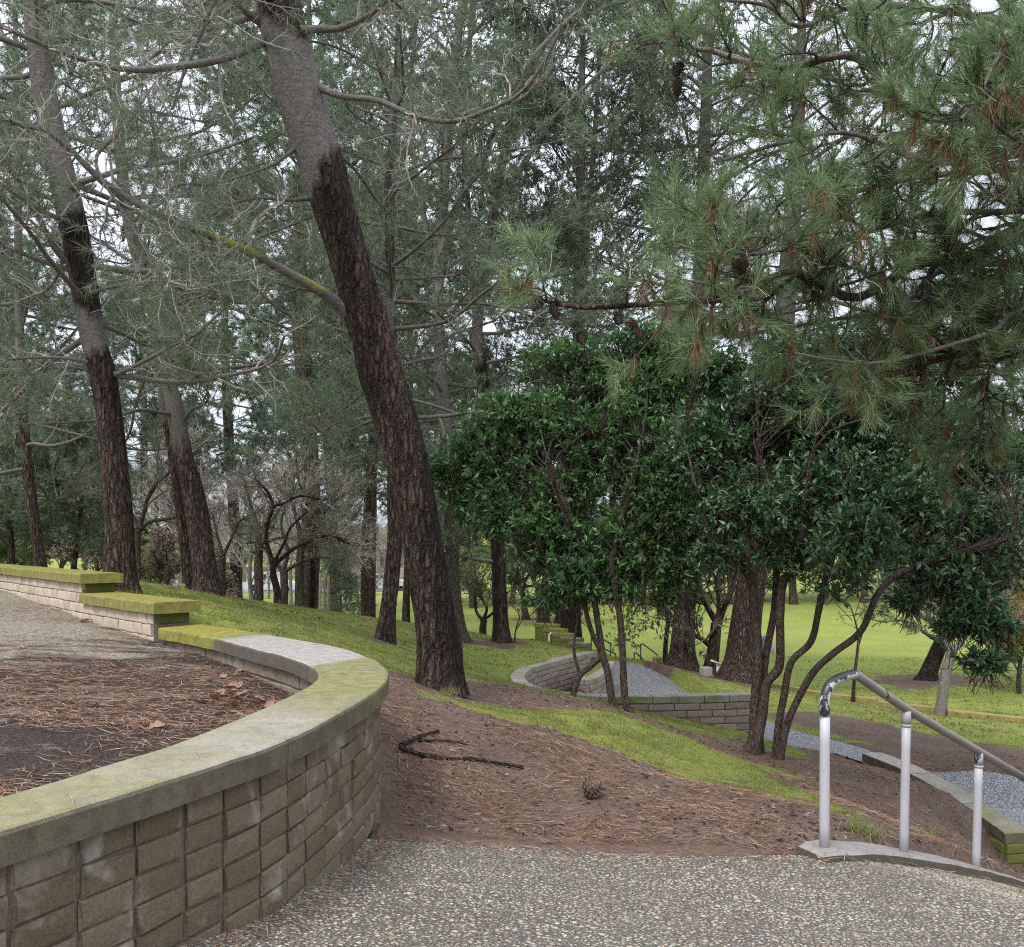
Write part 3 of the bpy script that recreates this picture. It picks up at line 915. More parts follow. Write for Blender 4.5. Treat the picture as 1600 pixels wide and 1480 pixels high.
def lay_blocks(parent, P, out_right, ztop, H, gap, L, D, meshes, floor, stagger=True, smin=0.0, smax=1e9, name='block', jit=.006, nmax=30, vgap=None, columns=None):
    """courses of blocks along a plan curve P (the front face line); out_right: outward is right of travel"""
    A = arclen(P)
    sgn = 1 if out_right else -1
    cnt = 0
    for c in range(nmax):
        zc = ztop - gap - H / 2 - c * (H + gap)
        any_ = False
        s0_ = max(smin, 0) + L / 2 + (L / 2 if (stagger and c % 2) else 0)
        e_ = min(A[-1], smax); cols = []
        for q_ in np.arange(s0_ - (L + gap), e_ + L, L + (vgap or gap)):
            a_, b_ = max(q_ - L / 2, smin), min(q_ + L / 2, e_)
            if b_ - a_ > L * .22: cols.append(((a_ + b_) / 2, (b_ - a_) / L))
        cols = cols if columns is None else [(a_ + BLOCK_R.uniform(-.005, .005), w_) for a_, w_ in columns]
        for s, wsc in cols:
            p = np.array([np.interp(s, A, P[:, 0]), np.interp(s, A, P[:, 1])])
            e = .05
            q = np.array([np.interp(s + e, A, P[:, 0]), np.interp(s + e, A, P[:, 1])]) - np.array([np.interp(s - e, A, P[:, 0]), np.interp(s - e, A, P[:, 1])])
            q = q / (np.linalg.norm(q) + 1e-9)
            no = np.array([q[1], -q[0]]) * sgn                 # outward
            f = floor(p[0] + no[0] * .12, p[1] + no[1] * .12)
            if zc + H / 2 < f - .01: continue
            any_ = True
            j = BLOCK_R.uniform(-jit, jit)
            o = bpy.data.objects.new(name, BLOCK_R.choice(meshes))
            ang = math.atan2(-no[0] * -1, -no[1] * -1)
            ang = math.atan2(q[1], q[0]) + (0 if sgn > 0 else math.pi)
            o.location = (p[0] - no[0] * (D / 2 + j), p[1] - no[1] * (D / 2 + j), zc + BLOCK_R.uniform(-.002, .002))
            o.scale = (wsc, 1, BLOCK_R.uniform(.97, 1.03))
            o.rotation_euler = (BLOCK_R.uniform(-.006, .006), BLOCK_R.uniform(-.008, .008), ang + BLOCK_R.uniform(-.012, .012))
            COL.objects.link(o)
            o.parent = parent; o.matrix_parent_inverse = parent_inv(parent)
            cnt += 1
        if not any_: break
    return cnt


def core(parent, A, B, z0, z1, mat, name='mortar_core'):
    """the mortar body between two plan curves (same number of points)"""
    n = len(A)
    f = lambda z, P: np.full(n, z) if np.isscalar(z) else z
    V = np.vstack([np.c_[A, f(z0, A)], np.c_[A, f(z1, A)], np.c_[B, f(z1, B)], np.c_[B, f(z0, B)]])
    Q = []
    for i in range(n - 1):
        for k in range(3):
            Q.append([k * n + i, k * n + i + 1, (k + 1) * n + i + 1, (k + 1) * n + i])
    Q += [[0, n, 2 * n, 3 * n], [n - 1, 4 * n - 1, 3 * n - 1, 2 * n - 1]]
    return Geo().add(V, None, Q).obj(name, mat, parent, smooth=False)


def slab(parent, A, B, ztop, th, mat, name='coping', r=.016, seed=0, moss=None):
    """a coping stone swept between outer curve A and inner curve B, arrises rounded"""
    n = len(A)
    W = unit(B - A)
    wid = np.linalg.norm(B - A, axis=1)
    prof = [(0, -th), (0, -r), (r * .3, -r * .3), (r, 0), (None, 0), ('e', -r * .3), ('E', -r), ('E', -th)]
    rows = []
    for t, z in prof:
        if t is None: d = wid - r
        elif t == 'e': d = wid - r * .3
        elif t == 'E': d = wid
        else: d = np.full(n, t)
        rows.append(np.c_[A + W * d[:, None], np.full(n, ztop + z)])
    V = np.array(rows)                                   # (k, n, 3)
    nz = vnoise(V.reshape(-1, 3) * 7 + seed, 9).reshape(V.shape[:2]) - .5
    V[:, :, 2] += nz * .006
    V[:, :, 0] += nz * .006
    k = len(prof)
    Q = []
    for a in range(k - 1):
        for i in range(n - 1):
            Q.append([a * n + i, a * n + i + 1, (a + 1) * n + i + 1, (a + 1) * n + i][::-1])
    for i in range(n - 1):
        Q.append([(k - 1) * n + i, (k - 1) * n + i + 1, i + 1, i][::-1])
    mo_ = np.zeros(n) if moss is None else np.asarray(moss)
    g = Geo(); g.add(V.reshape(-1, 3), None, Q, attr=np.tile(mo_, k))
    for e in (0, n - 1):                                 # end faces
        c = g.n
        ring = V[:, e]
        g.add(np.vstack([ring, ring.mean(0)]), [[i, (i + 1) % k, k] if e else [(i + 1) % k, i, k] for i in range(k)], attr=np.full(k + 1, mo_[e]))
    o = g.obj(name, mat, parent, smooth=False, attr_name='moss' if moss is not None else None)
    return o


seat_wall = thing('seat_wall', 'curved low slump block seat wall with mossy concrete coping beside the pebble paving', 'wall', (-.9, 4.7, 0))
for a, b, mt, sd_ in [(0, 25, 'coping_light', 1), (25, 50, 'coping_light', 2), (50, 140, 'coping_moss', 3)]:
    A = OUT1[a:b + 1].copy(); B = INN1[a:b + 1].copy()
    if b < 140:                                            # open joint of a few millimetres
        A[-1] += (A[-2] - A[-1]) * .035; B[-1] += (B[-2] - B[-1]) * .035
    cp = slab(seat_wall, A, B, Z1, .098, M['coping'], seed=sd_, moss=np.interp(np.arange(a, b + 1), [0, 30, 46, 54, 66, 90, 98.5, 101.5, 112, 122, 125, 129, 140], [.64, .66, .50, .52, .80, .76, .74, .20, .10, .16, .34, .9, 1.0]))
tipS = offset_poly(OUT1, .05)
core(seat_wall, offset_poly(OUT1, .062), offset_poly(INN1, -.062), -.3, Z1 - .095, M['mortar'])
pad_floor = lambda x, y: max(gz(x, y), float(pad_z(np.array([x]), np.array([y]))[0]) if in_poly(np.array([x]), np.array([y]), PAD)[0] else -9)
bm_b = block_meshes('brown_block', .19, .086, .09, M['block_brown'], 8, .007, .0045)
colsb, s = [], .8
while s < arclen(tipS)[-1] - 1.7:                       # stacked columns of uneven width
    w = BLOCK_R.choice([.19, .19, .19, .2, .17, .13, .21])
    colsb.append((s + w / 2, w / .19)); s += w + BLOCK_R.uniform(.008, .02)
lay_blocks(seat_wall, tipS, True, Z1 - .10, .086, .0085, .19, .09, bm_b, pad_floor, stagger=False, jit=.006, columns=colsb)
pat_floor = lambda x, y: float(patio_z(np.array([x]), np.array([y]))[0])
bm_p = block_meshes('pale_block', .2, .097, .09, M['block_pale'], 5)
bm_g = block_meshes('green_block', .3, .097, .09, M['block_green'], 2)
bm_m = block_meshes('buff_block', .2, .097, .09, block_mat('buff_slump_block', (.24, .195, .15), (.19, .155, .12), .5), 4)
innS = offset_poly(INN1, -.05)[::-1]
lay_blocks(seat_wall, innS, True, Z1 - .10, .097, .009, .2, .09, bm_m, pat_floor, stagger=True, smin=.05, smax=arclen(innS)[-1] * .62)

WA, WB, WC, WD = np.array([-3.23, 8.08]), np.array([-4.60, 9.55]), np.array([-7.15, 12.55]), np.array([-10.6, 16.6])


def strip(a, b, n=12):
    return a + (b - a) * np.linspace(0, 1, n)[:, None]


def raised_wall(name, label, a, b, ends, ztop, mats):
    t = thing(name, label, 'wall', (*(a), .7))
    d = unit(b - a); no = np.array([d[1], -d[0]])            # right of travel: towards the lawn
    w = .44
    for (s0, s1), mt in zip(ends, mats):
        A = strip(a + (b - a) * s0 + d * .004, a + (b - a) * s1 - d * .004) + no * w
        B = strip(a + (b - a) * s0 + d * .004, a + (b - a) * s1 - d * .004)
        slab(t, A, B, ztop, .105, M[mt], seed=s0 * 9 + ztop)
    a2, b2 = a + d * .16, b + d * .17
    A = strip(a2, b2) + no * (w - .062); B = strip(a2, b2) + no * .062
    core(t, A, B, .3, ztop - .1, M['mortar_pale'])
    P = strip(a2, b2)[::-1] + no * .05
    lay_blocks(t, P, True, ztop - .105, .097, .009, .2, .09, bm_p, pat_floor, smin=0)
    # the mossy end of the wall below the coping's overhang
    P = np.array([a2 + no * (w - .05), a2 + no * .05]) - d * .012
    lay_blocks(t, P, False, ztop - .105, .097, .009, .3, .09, bm_g, pat_floor, stagger=False, nmax=1)
    return t


raised_wall('seat_wall', 'short middle step of the mossy block wall with a single green coping slab', WA, WB, [(0, 1.03)], 1.07, ['coping_green'])
raised_wall('seat_wall', 'tallest pale block wall with bright green coping at the back of the terrace', WB, WD, [(0, .43), (.43, .75), (.75, 1)], 1.28, ['coping_green', 'coping_green', 'coping_green'])

# ---- wall of the lower landing
landing_wall = thing('landing_wall', 'grey block retaining wall curving around the lower path landing', 'wall', (.5, 15, -1.5))
bm_k = block_meshes('grey_block', .392, .098, .08, M['block_pink'], 5, .008)
lay_blocks(landing_wall, INN2, False, Z2 - .108, .098, .012, .392, .08, bm_k, lambda x, y: -1.5, smin=.2, smax=arclen(INN2)[-1] - 3.2, nmax=7)
lay_blocks(landing_wall, OUT2, True, Z2 - .108, .098, .012, .392, .08, bm_k, lambda x, y: gz(x, y), smin=7.2, nmax=8)
core(landing_wall, offset_poly(OUT2, .012), offset_poly(INN2, -.012), -2.3, Z2 - .104, M['mortar'])
A2 = arclen(OUT2)
for s in np.arange(0, A2[-1] - .2, .404):
    e = min(s + .392, A2[-1])
    ii = np.linspace(s, e, 5)
    P = np.c_[np.interp(ii, A2, OUT2[:, 0]), np.interp(ii, A2, OUT2[:, 1])]
    Q = np.c_[np.interp(ii, A2, INN2[:, 0]), np.interp(ii, A2, INN2[:, 1])]
    dd = unit(Q - P)
    slab(landing_wall, P - dd * .006, Q + dd * .006, Z2, .104, M['block_cap'], 'cap_block', r=.012, seed=s)

planter = thing('planter_wall', 'inner mossy block planter wall inside the curved landing wall', 'wall', (1.6, 17, -1.5))
PW = catmull([(1.20, 17.05), (1.30, 16.72), (1.55, 16.85), (1.82, 17.6), (2.06, 18.4), (2.22, 19.4)], 8)
lay_blocks(planter, PW, True, -.93 - .108, .098, .012, .392, .08, bm_k, lambda x, y: -1.5, smin=.1, nmax=5)
core(planter, offset_poly(PW, .012), offset_poly(PW, .2), -1.9, -1.03, M['mortar'])
AP = arclen(PW)
for s in np.arange(0, AP[-1] - .2, .404):
    ii = np.linspace(s, min(s + .392, AP[-1]), 4)
    P = np.c_[np.interp(ii, AP, PW[:, 0]), np.interp(ii, AP, PW[:, 1])]
    PI = offset_poly(PW, .22)
    Q = np.c_[np.interp(ii, AP, PI[:, 0]), np.interp(ii, AP, PI[:, 1])]
    slab(planter, P, Q, -.93, .104, M['block_cap'], 'cap_block', r=.012, seed=s)
g = Geo()
pl = np.vstack([PW[8::2] + [[-.1, .05]], [(2.0, 19.8), (1.62, 19.6)]])
cx_ = pl.mean(0)
g.add(np.vstack([np.c_[pl, np.full(len(pl), -1.03)], [[*cx_, -.95]]]), [[i, (i + 1) % len(pl), len(pl)] for i in range(len(pl))], attr=np.full(len(pl) + 1, .62))
tag(g.obj('planter_soil', M['ground'], attr_name='grass'), kind='structure')

# ---- stepped mossy parapet of the stair beyond the landing
par = thing('stepped_parapet', 'yellow mossy stair parapet stepping down behind the curved landing wall', 'wall', (1.0, 21, -1))
ptop = gz(.55, 22.2) + .42
for k in range(5):
    c0 = atn(834 + k * 13.5, 1003 + k * 3.2, 22.2 - .3 * k)
    d = np.array([.80, -.60])
    a = np.array([c0[0], c0[1]]); b = a + d * (.62 - .03 * k)
    no = np.array([.60, .80]) * .25
    slab(par, strip(a, b, 4) + no, strip(a, b, 4), ptop - .085 * k, .09, M['coping_green' if k < 3 else 'coping_moss'], 'coping', r=.012, seed=k)
    core(par, strip(a + d * .03, b, 4) + no * .95, strip(a + d * .03, b, 4) + no * .05, -1.3, ptop - .085 * k - .085, M['block_green'], 'wall_body')

# ---- low retaining wall along the right path
kw = thing('path_edge_wall', 'low concrete topped block wall edging the right path, green at its near end', 'wall', (5.1, 11, -1.7))
ka, kb = atn(1347, 1177, 12.4), atn(1572, 1304, 9.75)
KP = catmull([ka, atn(1400, 1198, 11.8), atn(1450, 1224, 11.2), atn(1500, 1254, 10.6), atn(1540, 1281, 10.15), kb], 5)
kd = unit(KP[-1, :2] - KP[0, :2]); kn = np.array([-kd[1], kd[0]])
AK = arclen(KP[:, :2])
for s0, s1, mt in [(0, .34, 'coping_grey'), (.34, .7, 'coping_light'), (.7, 1, 'coping_moss')]:
    ii = np.linspace(s0, s1 - .004, 6) * AK[-1]
    P = np.c_[np.interp(ii, AK, KP[:, 0]), np.interp(ii, AK, KP[:, 1])]
    zt = np.interp(ii.mean(), AK, KP[:, 2])
    o = slab(kw, P, P + kn * .30, 0, .11, M[mt], r=.014, seed=s0)
    for v in o.data.vertices:                                 # the top follows the fall of the path
        s = np.dot(np.array(v.co[:2]) - KP[0, :2], kd)
        v.co.z += np.interp(s, AK, KP[:, 2])
    bm = M['block_green'] if s0 > .6 else M['block_brown']
core(kw, KP[:, :2] + kn * .012, KP[:, :2] + kn * .29, KP[:, 2] - 1.0, KP[:, 2] - .10, M['mortar'])
bm_e = block_meshes('end_block', .285, .1, .09, M['block_green'], 2)
bm_s = block_meshes('side_block', .39, .1, .09, M['block_green'], 3)
P = np.array([KP[-1, :2], KP[-1, :2] + kn * .30]) + kd * .015
for c in range(5):
    for (q, mesh_, an) in ((P.mean(0), bm_e[c % 2], math.atan2(kn[1], kn[0])), (KP[-1, :2] - kd * .24 + kn * .03, bm_s[c % 3], math.atan2(kd[1], kd[0]) + 0)):
        o = bpy.data.objects.new('block', mesh_)
        o.location = (q[0] - (kd[0] * .045 if mesh_ in bm_e else -kn[0] * 0), q[1] - (kd[1] * .045 if mesh_ in bm_e else 0), KP[-1, 2] - .165 - c * .107)
        o.rotation_euler = (0, 0, an)
        COL.objects.link(o); o.parent = kw; o.matrix_parent_inverse = parent_inv(kw)

# ---- kerb that carries the handrail
kerb = Geo()
kc = KERB.copy()
kc[:, 2] += np.interp(np.arange(len(kc)), [0, 6, 14], [.006, .02, .03])
W = np.interp(np.arange(len(kc)), [0, 3, 8, len(kc) - 1], [.16, .2, .24, .30])
nn = unit(np.gradient(kc[:, :2], axis=0)); nn = np.stack([-nn[:, 1], nn[:, 0]], 1)
L_, R_ = kc[:, :2] + nn * (W * .55)[:, None], kc[:, :2] - nn * (W * .5)[:, None]
rows = [np.c_[R_, kc[:, 2] - .25], np.c_[R_, kc[:, 2] - .012], np.c_[R_ + nn * .015, kc[:, 2]], np.c_[L_ - nn * .015, kc[:, 2]], np.c_[L_, kc[:, 2] - .015], np.c_[L_, kc[:, 2] - .5]]
n = len(kc)
V = np.vstack(rows)
V[:, 2] += .008 * (vnoise(V * 9, 3) - .5)
kerb.add(V, None, [[a * n + i, a * n + i + 1, (a + 1) * n + i + 1, (a + 1) * n + i] for a in range(5) for i in range(n - 1)] + [[0, n, 2 * n, 3 * n], [0, 3 * n, 4 * n, 5 * n]])
tag(kerb.obj('kerb', M['kerb'], smooth=False), kind='structure')

# ------------------------------------------------------------------ handrail
hr = thing('handrail', 'chipped white pipe handrail descending beside the pebble ramp', 'handrail', tuple(atn(1288, 1327, 4.73)))
p1, p2, p3 = atn(1288, 1327, 4.73), atn(1412, 1338, 5.12), atn(1525, 1359, 5.6)
apex = atn(1336, 1053, 4.90)
r2, r3 = atn(1416, 1108, 5.12), atn(1529, 1174, 5.6)
r4 = r3 + (r3 - r2) * 1.6
g = Geo(); capped_tube(g, strip(p1 - [0, 0, .02], np.array([p1[0] + .003, p1[1], 1.6 - (1120 - 850) / 1400 * 4.73]), 6), np.full(6, .026), 16)
post = g.obj('post', M['post_paint'], hr)
top1 = np.array([p1[0] + .003, p1[1], 1.6 - (1120 - 850) / 1400 * 4.73])
bend = catmull([top1, atn(1289, 1092, 4.735), atn(1297, 1070, 4.76), atn(1312, 1060, 4.81), atn(1328, 1055, 4.87), apex], 6)
g = Geo(); capped_tube(g, bend, np.full(len(bend), .0262), 16)
g.obj('rail_bend', M['bend_paint'], hr)
g = Geo(); rp = np.vstack([apex, strip(apex + (r2 - apex) * .03, r2, 6), strip(r2, r3, 6)[1:], r4]); capped_tube(g, rp, np.full(len(rp), .0255), 16)
g.obj('rail', M['rail_paint'], hr)
for a, b in ((p2, r2), (p3, r3)):
    g = Geo(); capped_tube(g, strip(a - [0, 0, .02], b - [0, 0, .08], 6), np.full(6, .0245), 16)
    g.obj('post', M['post_paint'], hr)
    g = Geo(); capped_tube(g, strip(b - [0, 0, .085], b - [0, 0, .01], 3), np.full(3, .0262), 16); capped_tube(g, strip(b - [0, 0, .10], b - [0, 0, .085], 3), np.full(3, .0275), 16)
    g.obj('post_collar', M['collar_paint'], hr)
g = Geo(); q = p1 + [0, 0, .004]
capped_tube(g, [q - [0, 0, .03], q + [0, 0, .006]], [.095, .06], 12)
g.obj('base_grout', M['kerb'], hr)


def far_rail(label, lines, r, mat, Y, group=None):
    """a small far handrail: polylines in photograph pixels set down at one distance"""
    pts = [[atn(x, y, Y + k * .15) for k, (x, y) in enumerate(l)] for l in lines]
    base = pts[0][0]
    t = thing('handrail', label, 'handrail', tuple(base), group)
    for k, l in enumerate(pts):
        g = Geo(); capped_tube(g, np.array(l), np.full(len(l), r), 6)
        g.obj('post' if abs(l[0][0] - l[-1][0]) < .12 else 'rail', mat, t)
    return t


far_rail('white handrail behind the yellow mossy stair parapet', [[(858, 1003), (858, 992)], [(858, 992), (861, 989), (866, 989), (884, 1003), (900, 1012)], [(884, 1012), (884, 1003)]], .022, M['steel_white'], 21.5)
far_rail('dark handrail just right of the leaning laurel stems', [[(924, 1028), (924, 992)], [(924, 992), (926, 989), (954, 1006)], [(954, 1030), (954, 1005)], [(940, 1012), (962, 1022)], [(962, 1034), (962, 1022)]], .02, M['steel_dark'], 24)
far_rail('dark stair handrail at the far end of the gravel landing', [[(1001, 1040), (1001, 1007)], [(1001, 1007), (1004, 1006), (1027, 1023)], [(1027, 1038), (1027, 1023)], [(991, 1038), (991, 1021)], [(991, 1021), (994, 1020), (1014, 1040)]], .02, M['steel_dark'], 25)
far_rail('pale short pipe rail beside the thick pine trunk', [[(1121, 1056), (1121, 1038)], [(1111, 1032), (1130, 1040)]], .025, M['steel_white'], 20.5)

# small concrete blocks by the landing
for (px, py, Y, s, nm, lb, mt) in [(1103, 1050, 20, .2, 'concrete_block', 'grey concrete block standing on grass between the two thick pines', 'stone'), (1027, 1039, 22.5, .17, 'concrete_block', 'dark little block at the end of the gravel landing', 'timber'),
                                   (283, 922, 15, .12, 'tree_stump', 'small cut stump on the grass left of the leaning double pine', 'timber'), (1500, 1125, 17.2, .12, 'rock', 'small rock on the bank beside the pale smooth trunk', 'timber')]:
    g = Geo(); c = atn(px, py, Y); c[2] = gz(c[0], c[1]) + s * .42
    box(g, (0, 0, 0), (s * 1.15, s, s), .4)
    o = g.obj(nm, M[mt], smooth=False); o.location = c
    md = o.modifiers.new('bevel', 'BEVEL'); md.width = .018; md.segments = 2
    tag(o, lb, nm.replace('_', ' ').replace('tree ', ''))

# timber edging on the far side of the bank
te = [(1205, 1076, 1258, 1080, 22.5), (1252, 1083, 1300, 1088, 21.4), (1298, 1091, 1376, 1096, 20.4), (1372, 1099, 1483, 1112, 19), (1480, 1113, 1660, 1142, 17.4)]
words = ['leftmost short', 'second short', 'third', 'fourth long', 'longest rightmost']
for k, (x0, y0, x1, y1, Y) in enumerate(te):
    a, b = atn(x0, y0, Y), atn(x1, y1, Y - .5)
    a[2] = max(a[2], gz(a[0], a[1]) + .06); b[2] = max(b[2], gz(b[0], b[1]) + .06)
    g = Geo()
    m_ = (a + b) / 2
    box(g, (0, 0, 0), (np.linalg.norm(b - a), .16, .15), 0)
    o = g.obj('edging_timber', M['timber'], smooth=False)
    o.location = m_ - [0, 0, .02]
    o.rotation_euler = (0, -math.asin((b - a)[2] / np.linalg.norm(b - a)), math.atan2((b - a)[1], (b - a)[0]))
    md = o.modifiers.new('bevel', 'BEVEL'); md.width = .012
    tag(o, '%s timber of the mossy edging between bank and far lawn' % words[k], 'edging', 'edging timbers along the lawn')


# ------------------------------------------------------------------ growing things
def resample(P, K):
    P = np.asarray(P, float)
    A = arclen(P)
    s = np.linspace(0, A[-1], K)
    return np.stack([np.interp(s, A, P[:, k]) for k in range(3)], 1)


def grow(P, Rd, n, tr, ang, L, K, up, wig, rng, rk=.6, rmin=.002, tpow=1.0, curve=0.0):
    """n children on each of the (N,K0,3) polylines; returns their polylines and radii"""
    Nn, K0, _ = P.shape
    t = tr[0] + (tr[1] - tr[0]) * rng.random((Nn, n)) ** tpow
    f = t * (K0 - 1)
    i = np.minimum(f.astype(int), K0 - 2); fr = (f - i)[..., None]
    r_ = np.arange(Nn)[:, None]
    pos = P[r_, i] * (1 - fr) + P[r_, i + 1] * fr
    tan = unit(P[r_, i + 1] - P[r_, i])
    pr = Rd[r_, i] * (1 - fr[..., 0]) + Rd[r_, i + 1] * fr[..., 0]
    perp = rng.normal(size=pos.shape); perp = unit(perp - (perp * tan).sum(-1, keepdims=True) * tan)
    a = np.radians(rng.uniform(ang[0], ang[1], (Nn, n)))[..., None]
    d = unit(np.cos(a) * tan + np.sin(a) * perp + np.array([0, 0, up]))
    ln = rng.uniform(L[0], L[1], (Nn, n)) * (1 - .45 * t)
    pos = pos.reshape(-1, 3); d = d.reshape(-1, 3); ln = ln.ravel(); pr = pr.ravel()
    out = np.zeros((len(pos), K, 3)); out[:, 0] = pos
    for k in range(1, K):
        d = unit(d + rng.normal(size=d.shape) * wig + np.array([0, 0, curve]))
        out[:, k] = out[:, k - 1] + d * (ln / (K - 1))[:, None]
    r0 = np.maximum(pr * rk, rmin)
    CR = r0[:, None] * np.linspace(1, .35, K)[None]
    return out, np.maximum(CR, rmin * .6)


def needles(g, pos, d, n, L, w, rng, m=1, spread=.75, back=.08, droop=.08):
    M_ = len(pos)
    if M_ == 0: return
    dd = unit(d)[:, None, :] + rng.normal(size=(M_, n, 3)) * spread
    dd[..., 2] -= droop
    dd = unit(dd)
    b = pos[:, None, :] - unit(d)[:, None, :] * rng.uniform(0, back, (M_, n, 1))
    ln = L * rng.uniform(.7, 1.1, (M_, n, 1))
    tip = b + dd * ln
    sd = unit(np.cross(dd, rng.normal(size=dd.shape))) * w * .5
    V = np.stack([b - sd, b + sd, tip], 2).reshape(-1, 3)
    g.add(V, np.arange(len(V)).reshape(-1, 3), None, m)


def tips(P, frac=None, rng=None, k=1):
    """tuft sites at the ends of twigs"""
    return P[:, -1], unit(P[:, -1] - P[:, -2])


def along(P, rng, k, lo=.3):
    Nn, K0, _ = P.shape
    t = rng.uniform(lo, 1, (Nn, k)) * (K0 - 1)
    i = np.minimum(t.astype(int), K0 - 2); f = (t - i)[..., None]
    r_ = np.arange(Nn)[:, None]
    p = P[r_, i] * (1 - f) + P[r_, i + 1] * f
    d = unit(P[r_, i + 1] - P[r_, i])
    return p.reshape(-1, 3), d.reshape(-1, 3)


def leaves(g, pos, d, n, L, w, rng, m=1, spread=.8, droop=.15, stem=.06):
    """whorls of n folded leaves; two triangles each"""
    M_ = len(pos)
    dd = unit(d)[:, None, :] * .9 + rng.normal(size=(M_, n, 3)) * spread
    dd[..., 2] -= droop
    dd = unit(dd).reshape(-1, 3)
    b = (pos[:, None, :] - unit(d)[:, None, :] * rng.uniform(0, stem, (M_, n, 1))).reshape(-1, 3)
    ln = (L * rng.uniform(.42, 1.22, len(b)))[:, None]
    upv = np.array([0, 0, 1.]) + rng.normal(size=dd.shape) * .45
    sd = unit(np.cross(dd, upv)); nv = unit(np.cross(sd, dd))
    wd = w * ln / L
    b2 = b + dd * ln * .08
    e1 = b2 + dd * ln * .48 + sd * wd * .5 + nv * wd * .12
    e2 = b2 + dd * ln * .48 - sd * wd * .5 + nv * wd * .12
    tip = b2 + dd * ln - nv * ln * .08
    V = np.stack([b, e1, tip, e2], 1).reshape(-1, 3)                  # folded along the midrib
    k = (np.arange(len(b)) * 4)[:, None]
    T = np.concatenate([k + [[0, 1, 2]], k + [[0, 2, 3]]], 1).reshape(-1, 3)
    g.add(V, T, None, m)


def bole(pts, rad, S=14, rings=40, amp=.06, bark=None, flare=1.35, seed=0, fr=None, skew=0.0):
    """a trunk or limb: smooth path, uneven girth, root flare, bark attribute along it"""
    fr = fr or max(4, S / 6)
    pts = np.asarray(pts, float)
    C = catmull(np.c_[pts, rad, bark if bark is not None else np.zeros(len(pts))], 10)
    A = arclen(C[:, :3])
    s = np.linspace(0, A[-1], rings)
    I = lambda k: np.interp(s, A, C[:, k])
    P = np.stack([I(0), I(1), I(2)], 1); r = I(3); bk = I(4)
    if flare > 1:
        r = r * (1 + (flare - 1) * np.exp(-s / (rad[0] * 1.3)))
    V, Q = tubes(P, r[None] if r.ndim == 1 and False else r, S)
    ctr = np.repeat(P, S, 0)
    rr = np.repeat(r, S)
    n_ = unit(V - ctr)
    a = np.tile(np.arange(S) / S * 2 * np.pi, rings)
    ss = np.repeat(s, S)
    q = np.stack([np.cos(a) * 1.2, np.sin(a) * 1.2, ss / (rad[0] * 6)], 1)
    big = vnoise(q * 1.3, seed) - .5
    q2 = np.stack([np.cos(a) * fr, np.sin(a) * fr, ss / (rad[0] * 2.2)], 1)
    fur = np.abs(vnoise(q2, seed + 1) - .5) * 2
    q3 = np.stack([np.cos(a) * fr * 2.2, np.sin(a) * fr * 2.2, ss / (rad[0] * .7)], 1)
    fin = vnoise(q3, seed + 2) - .5
    V = V + n_ * (rr * (amp * 2.2 * big + amp * 1.3 * (fur - .4) * (1 - .65 * np.repeat(np.clip(bk, 0, 1), S)) + amp * .9 * fin))[:, None]
    return V, Q, np.repeat(bk, S) + skew * n_[:, 0], P, r


def limb_obj(parent, pts, w0, w1, mat, bark=.8, name='limb', S=8, rings=26, amp=.05, seed=0, pw=.6, barks=None):
    n = len(pts)
    pts = np.array(pts, float); pts[1:] += (np.random.default_rng(seed + 7).random((n - 1, 3)) - .5) * w0 * .5
    rad = w0 + (w1 - w0) * np.linspace(0, 1, n) ** pw
    V, Q, bk, P, r = bole(pts, rad, S, rings, amp, bark=np.full(n, bark) if barks is None else barks, flare=1.25, seed=seed, fr=3)
    o = Geo().add(V, None, Q, attr=bk).obj(name, mat, parent, attr_name='bark')
    return P, r


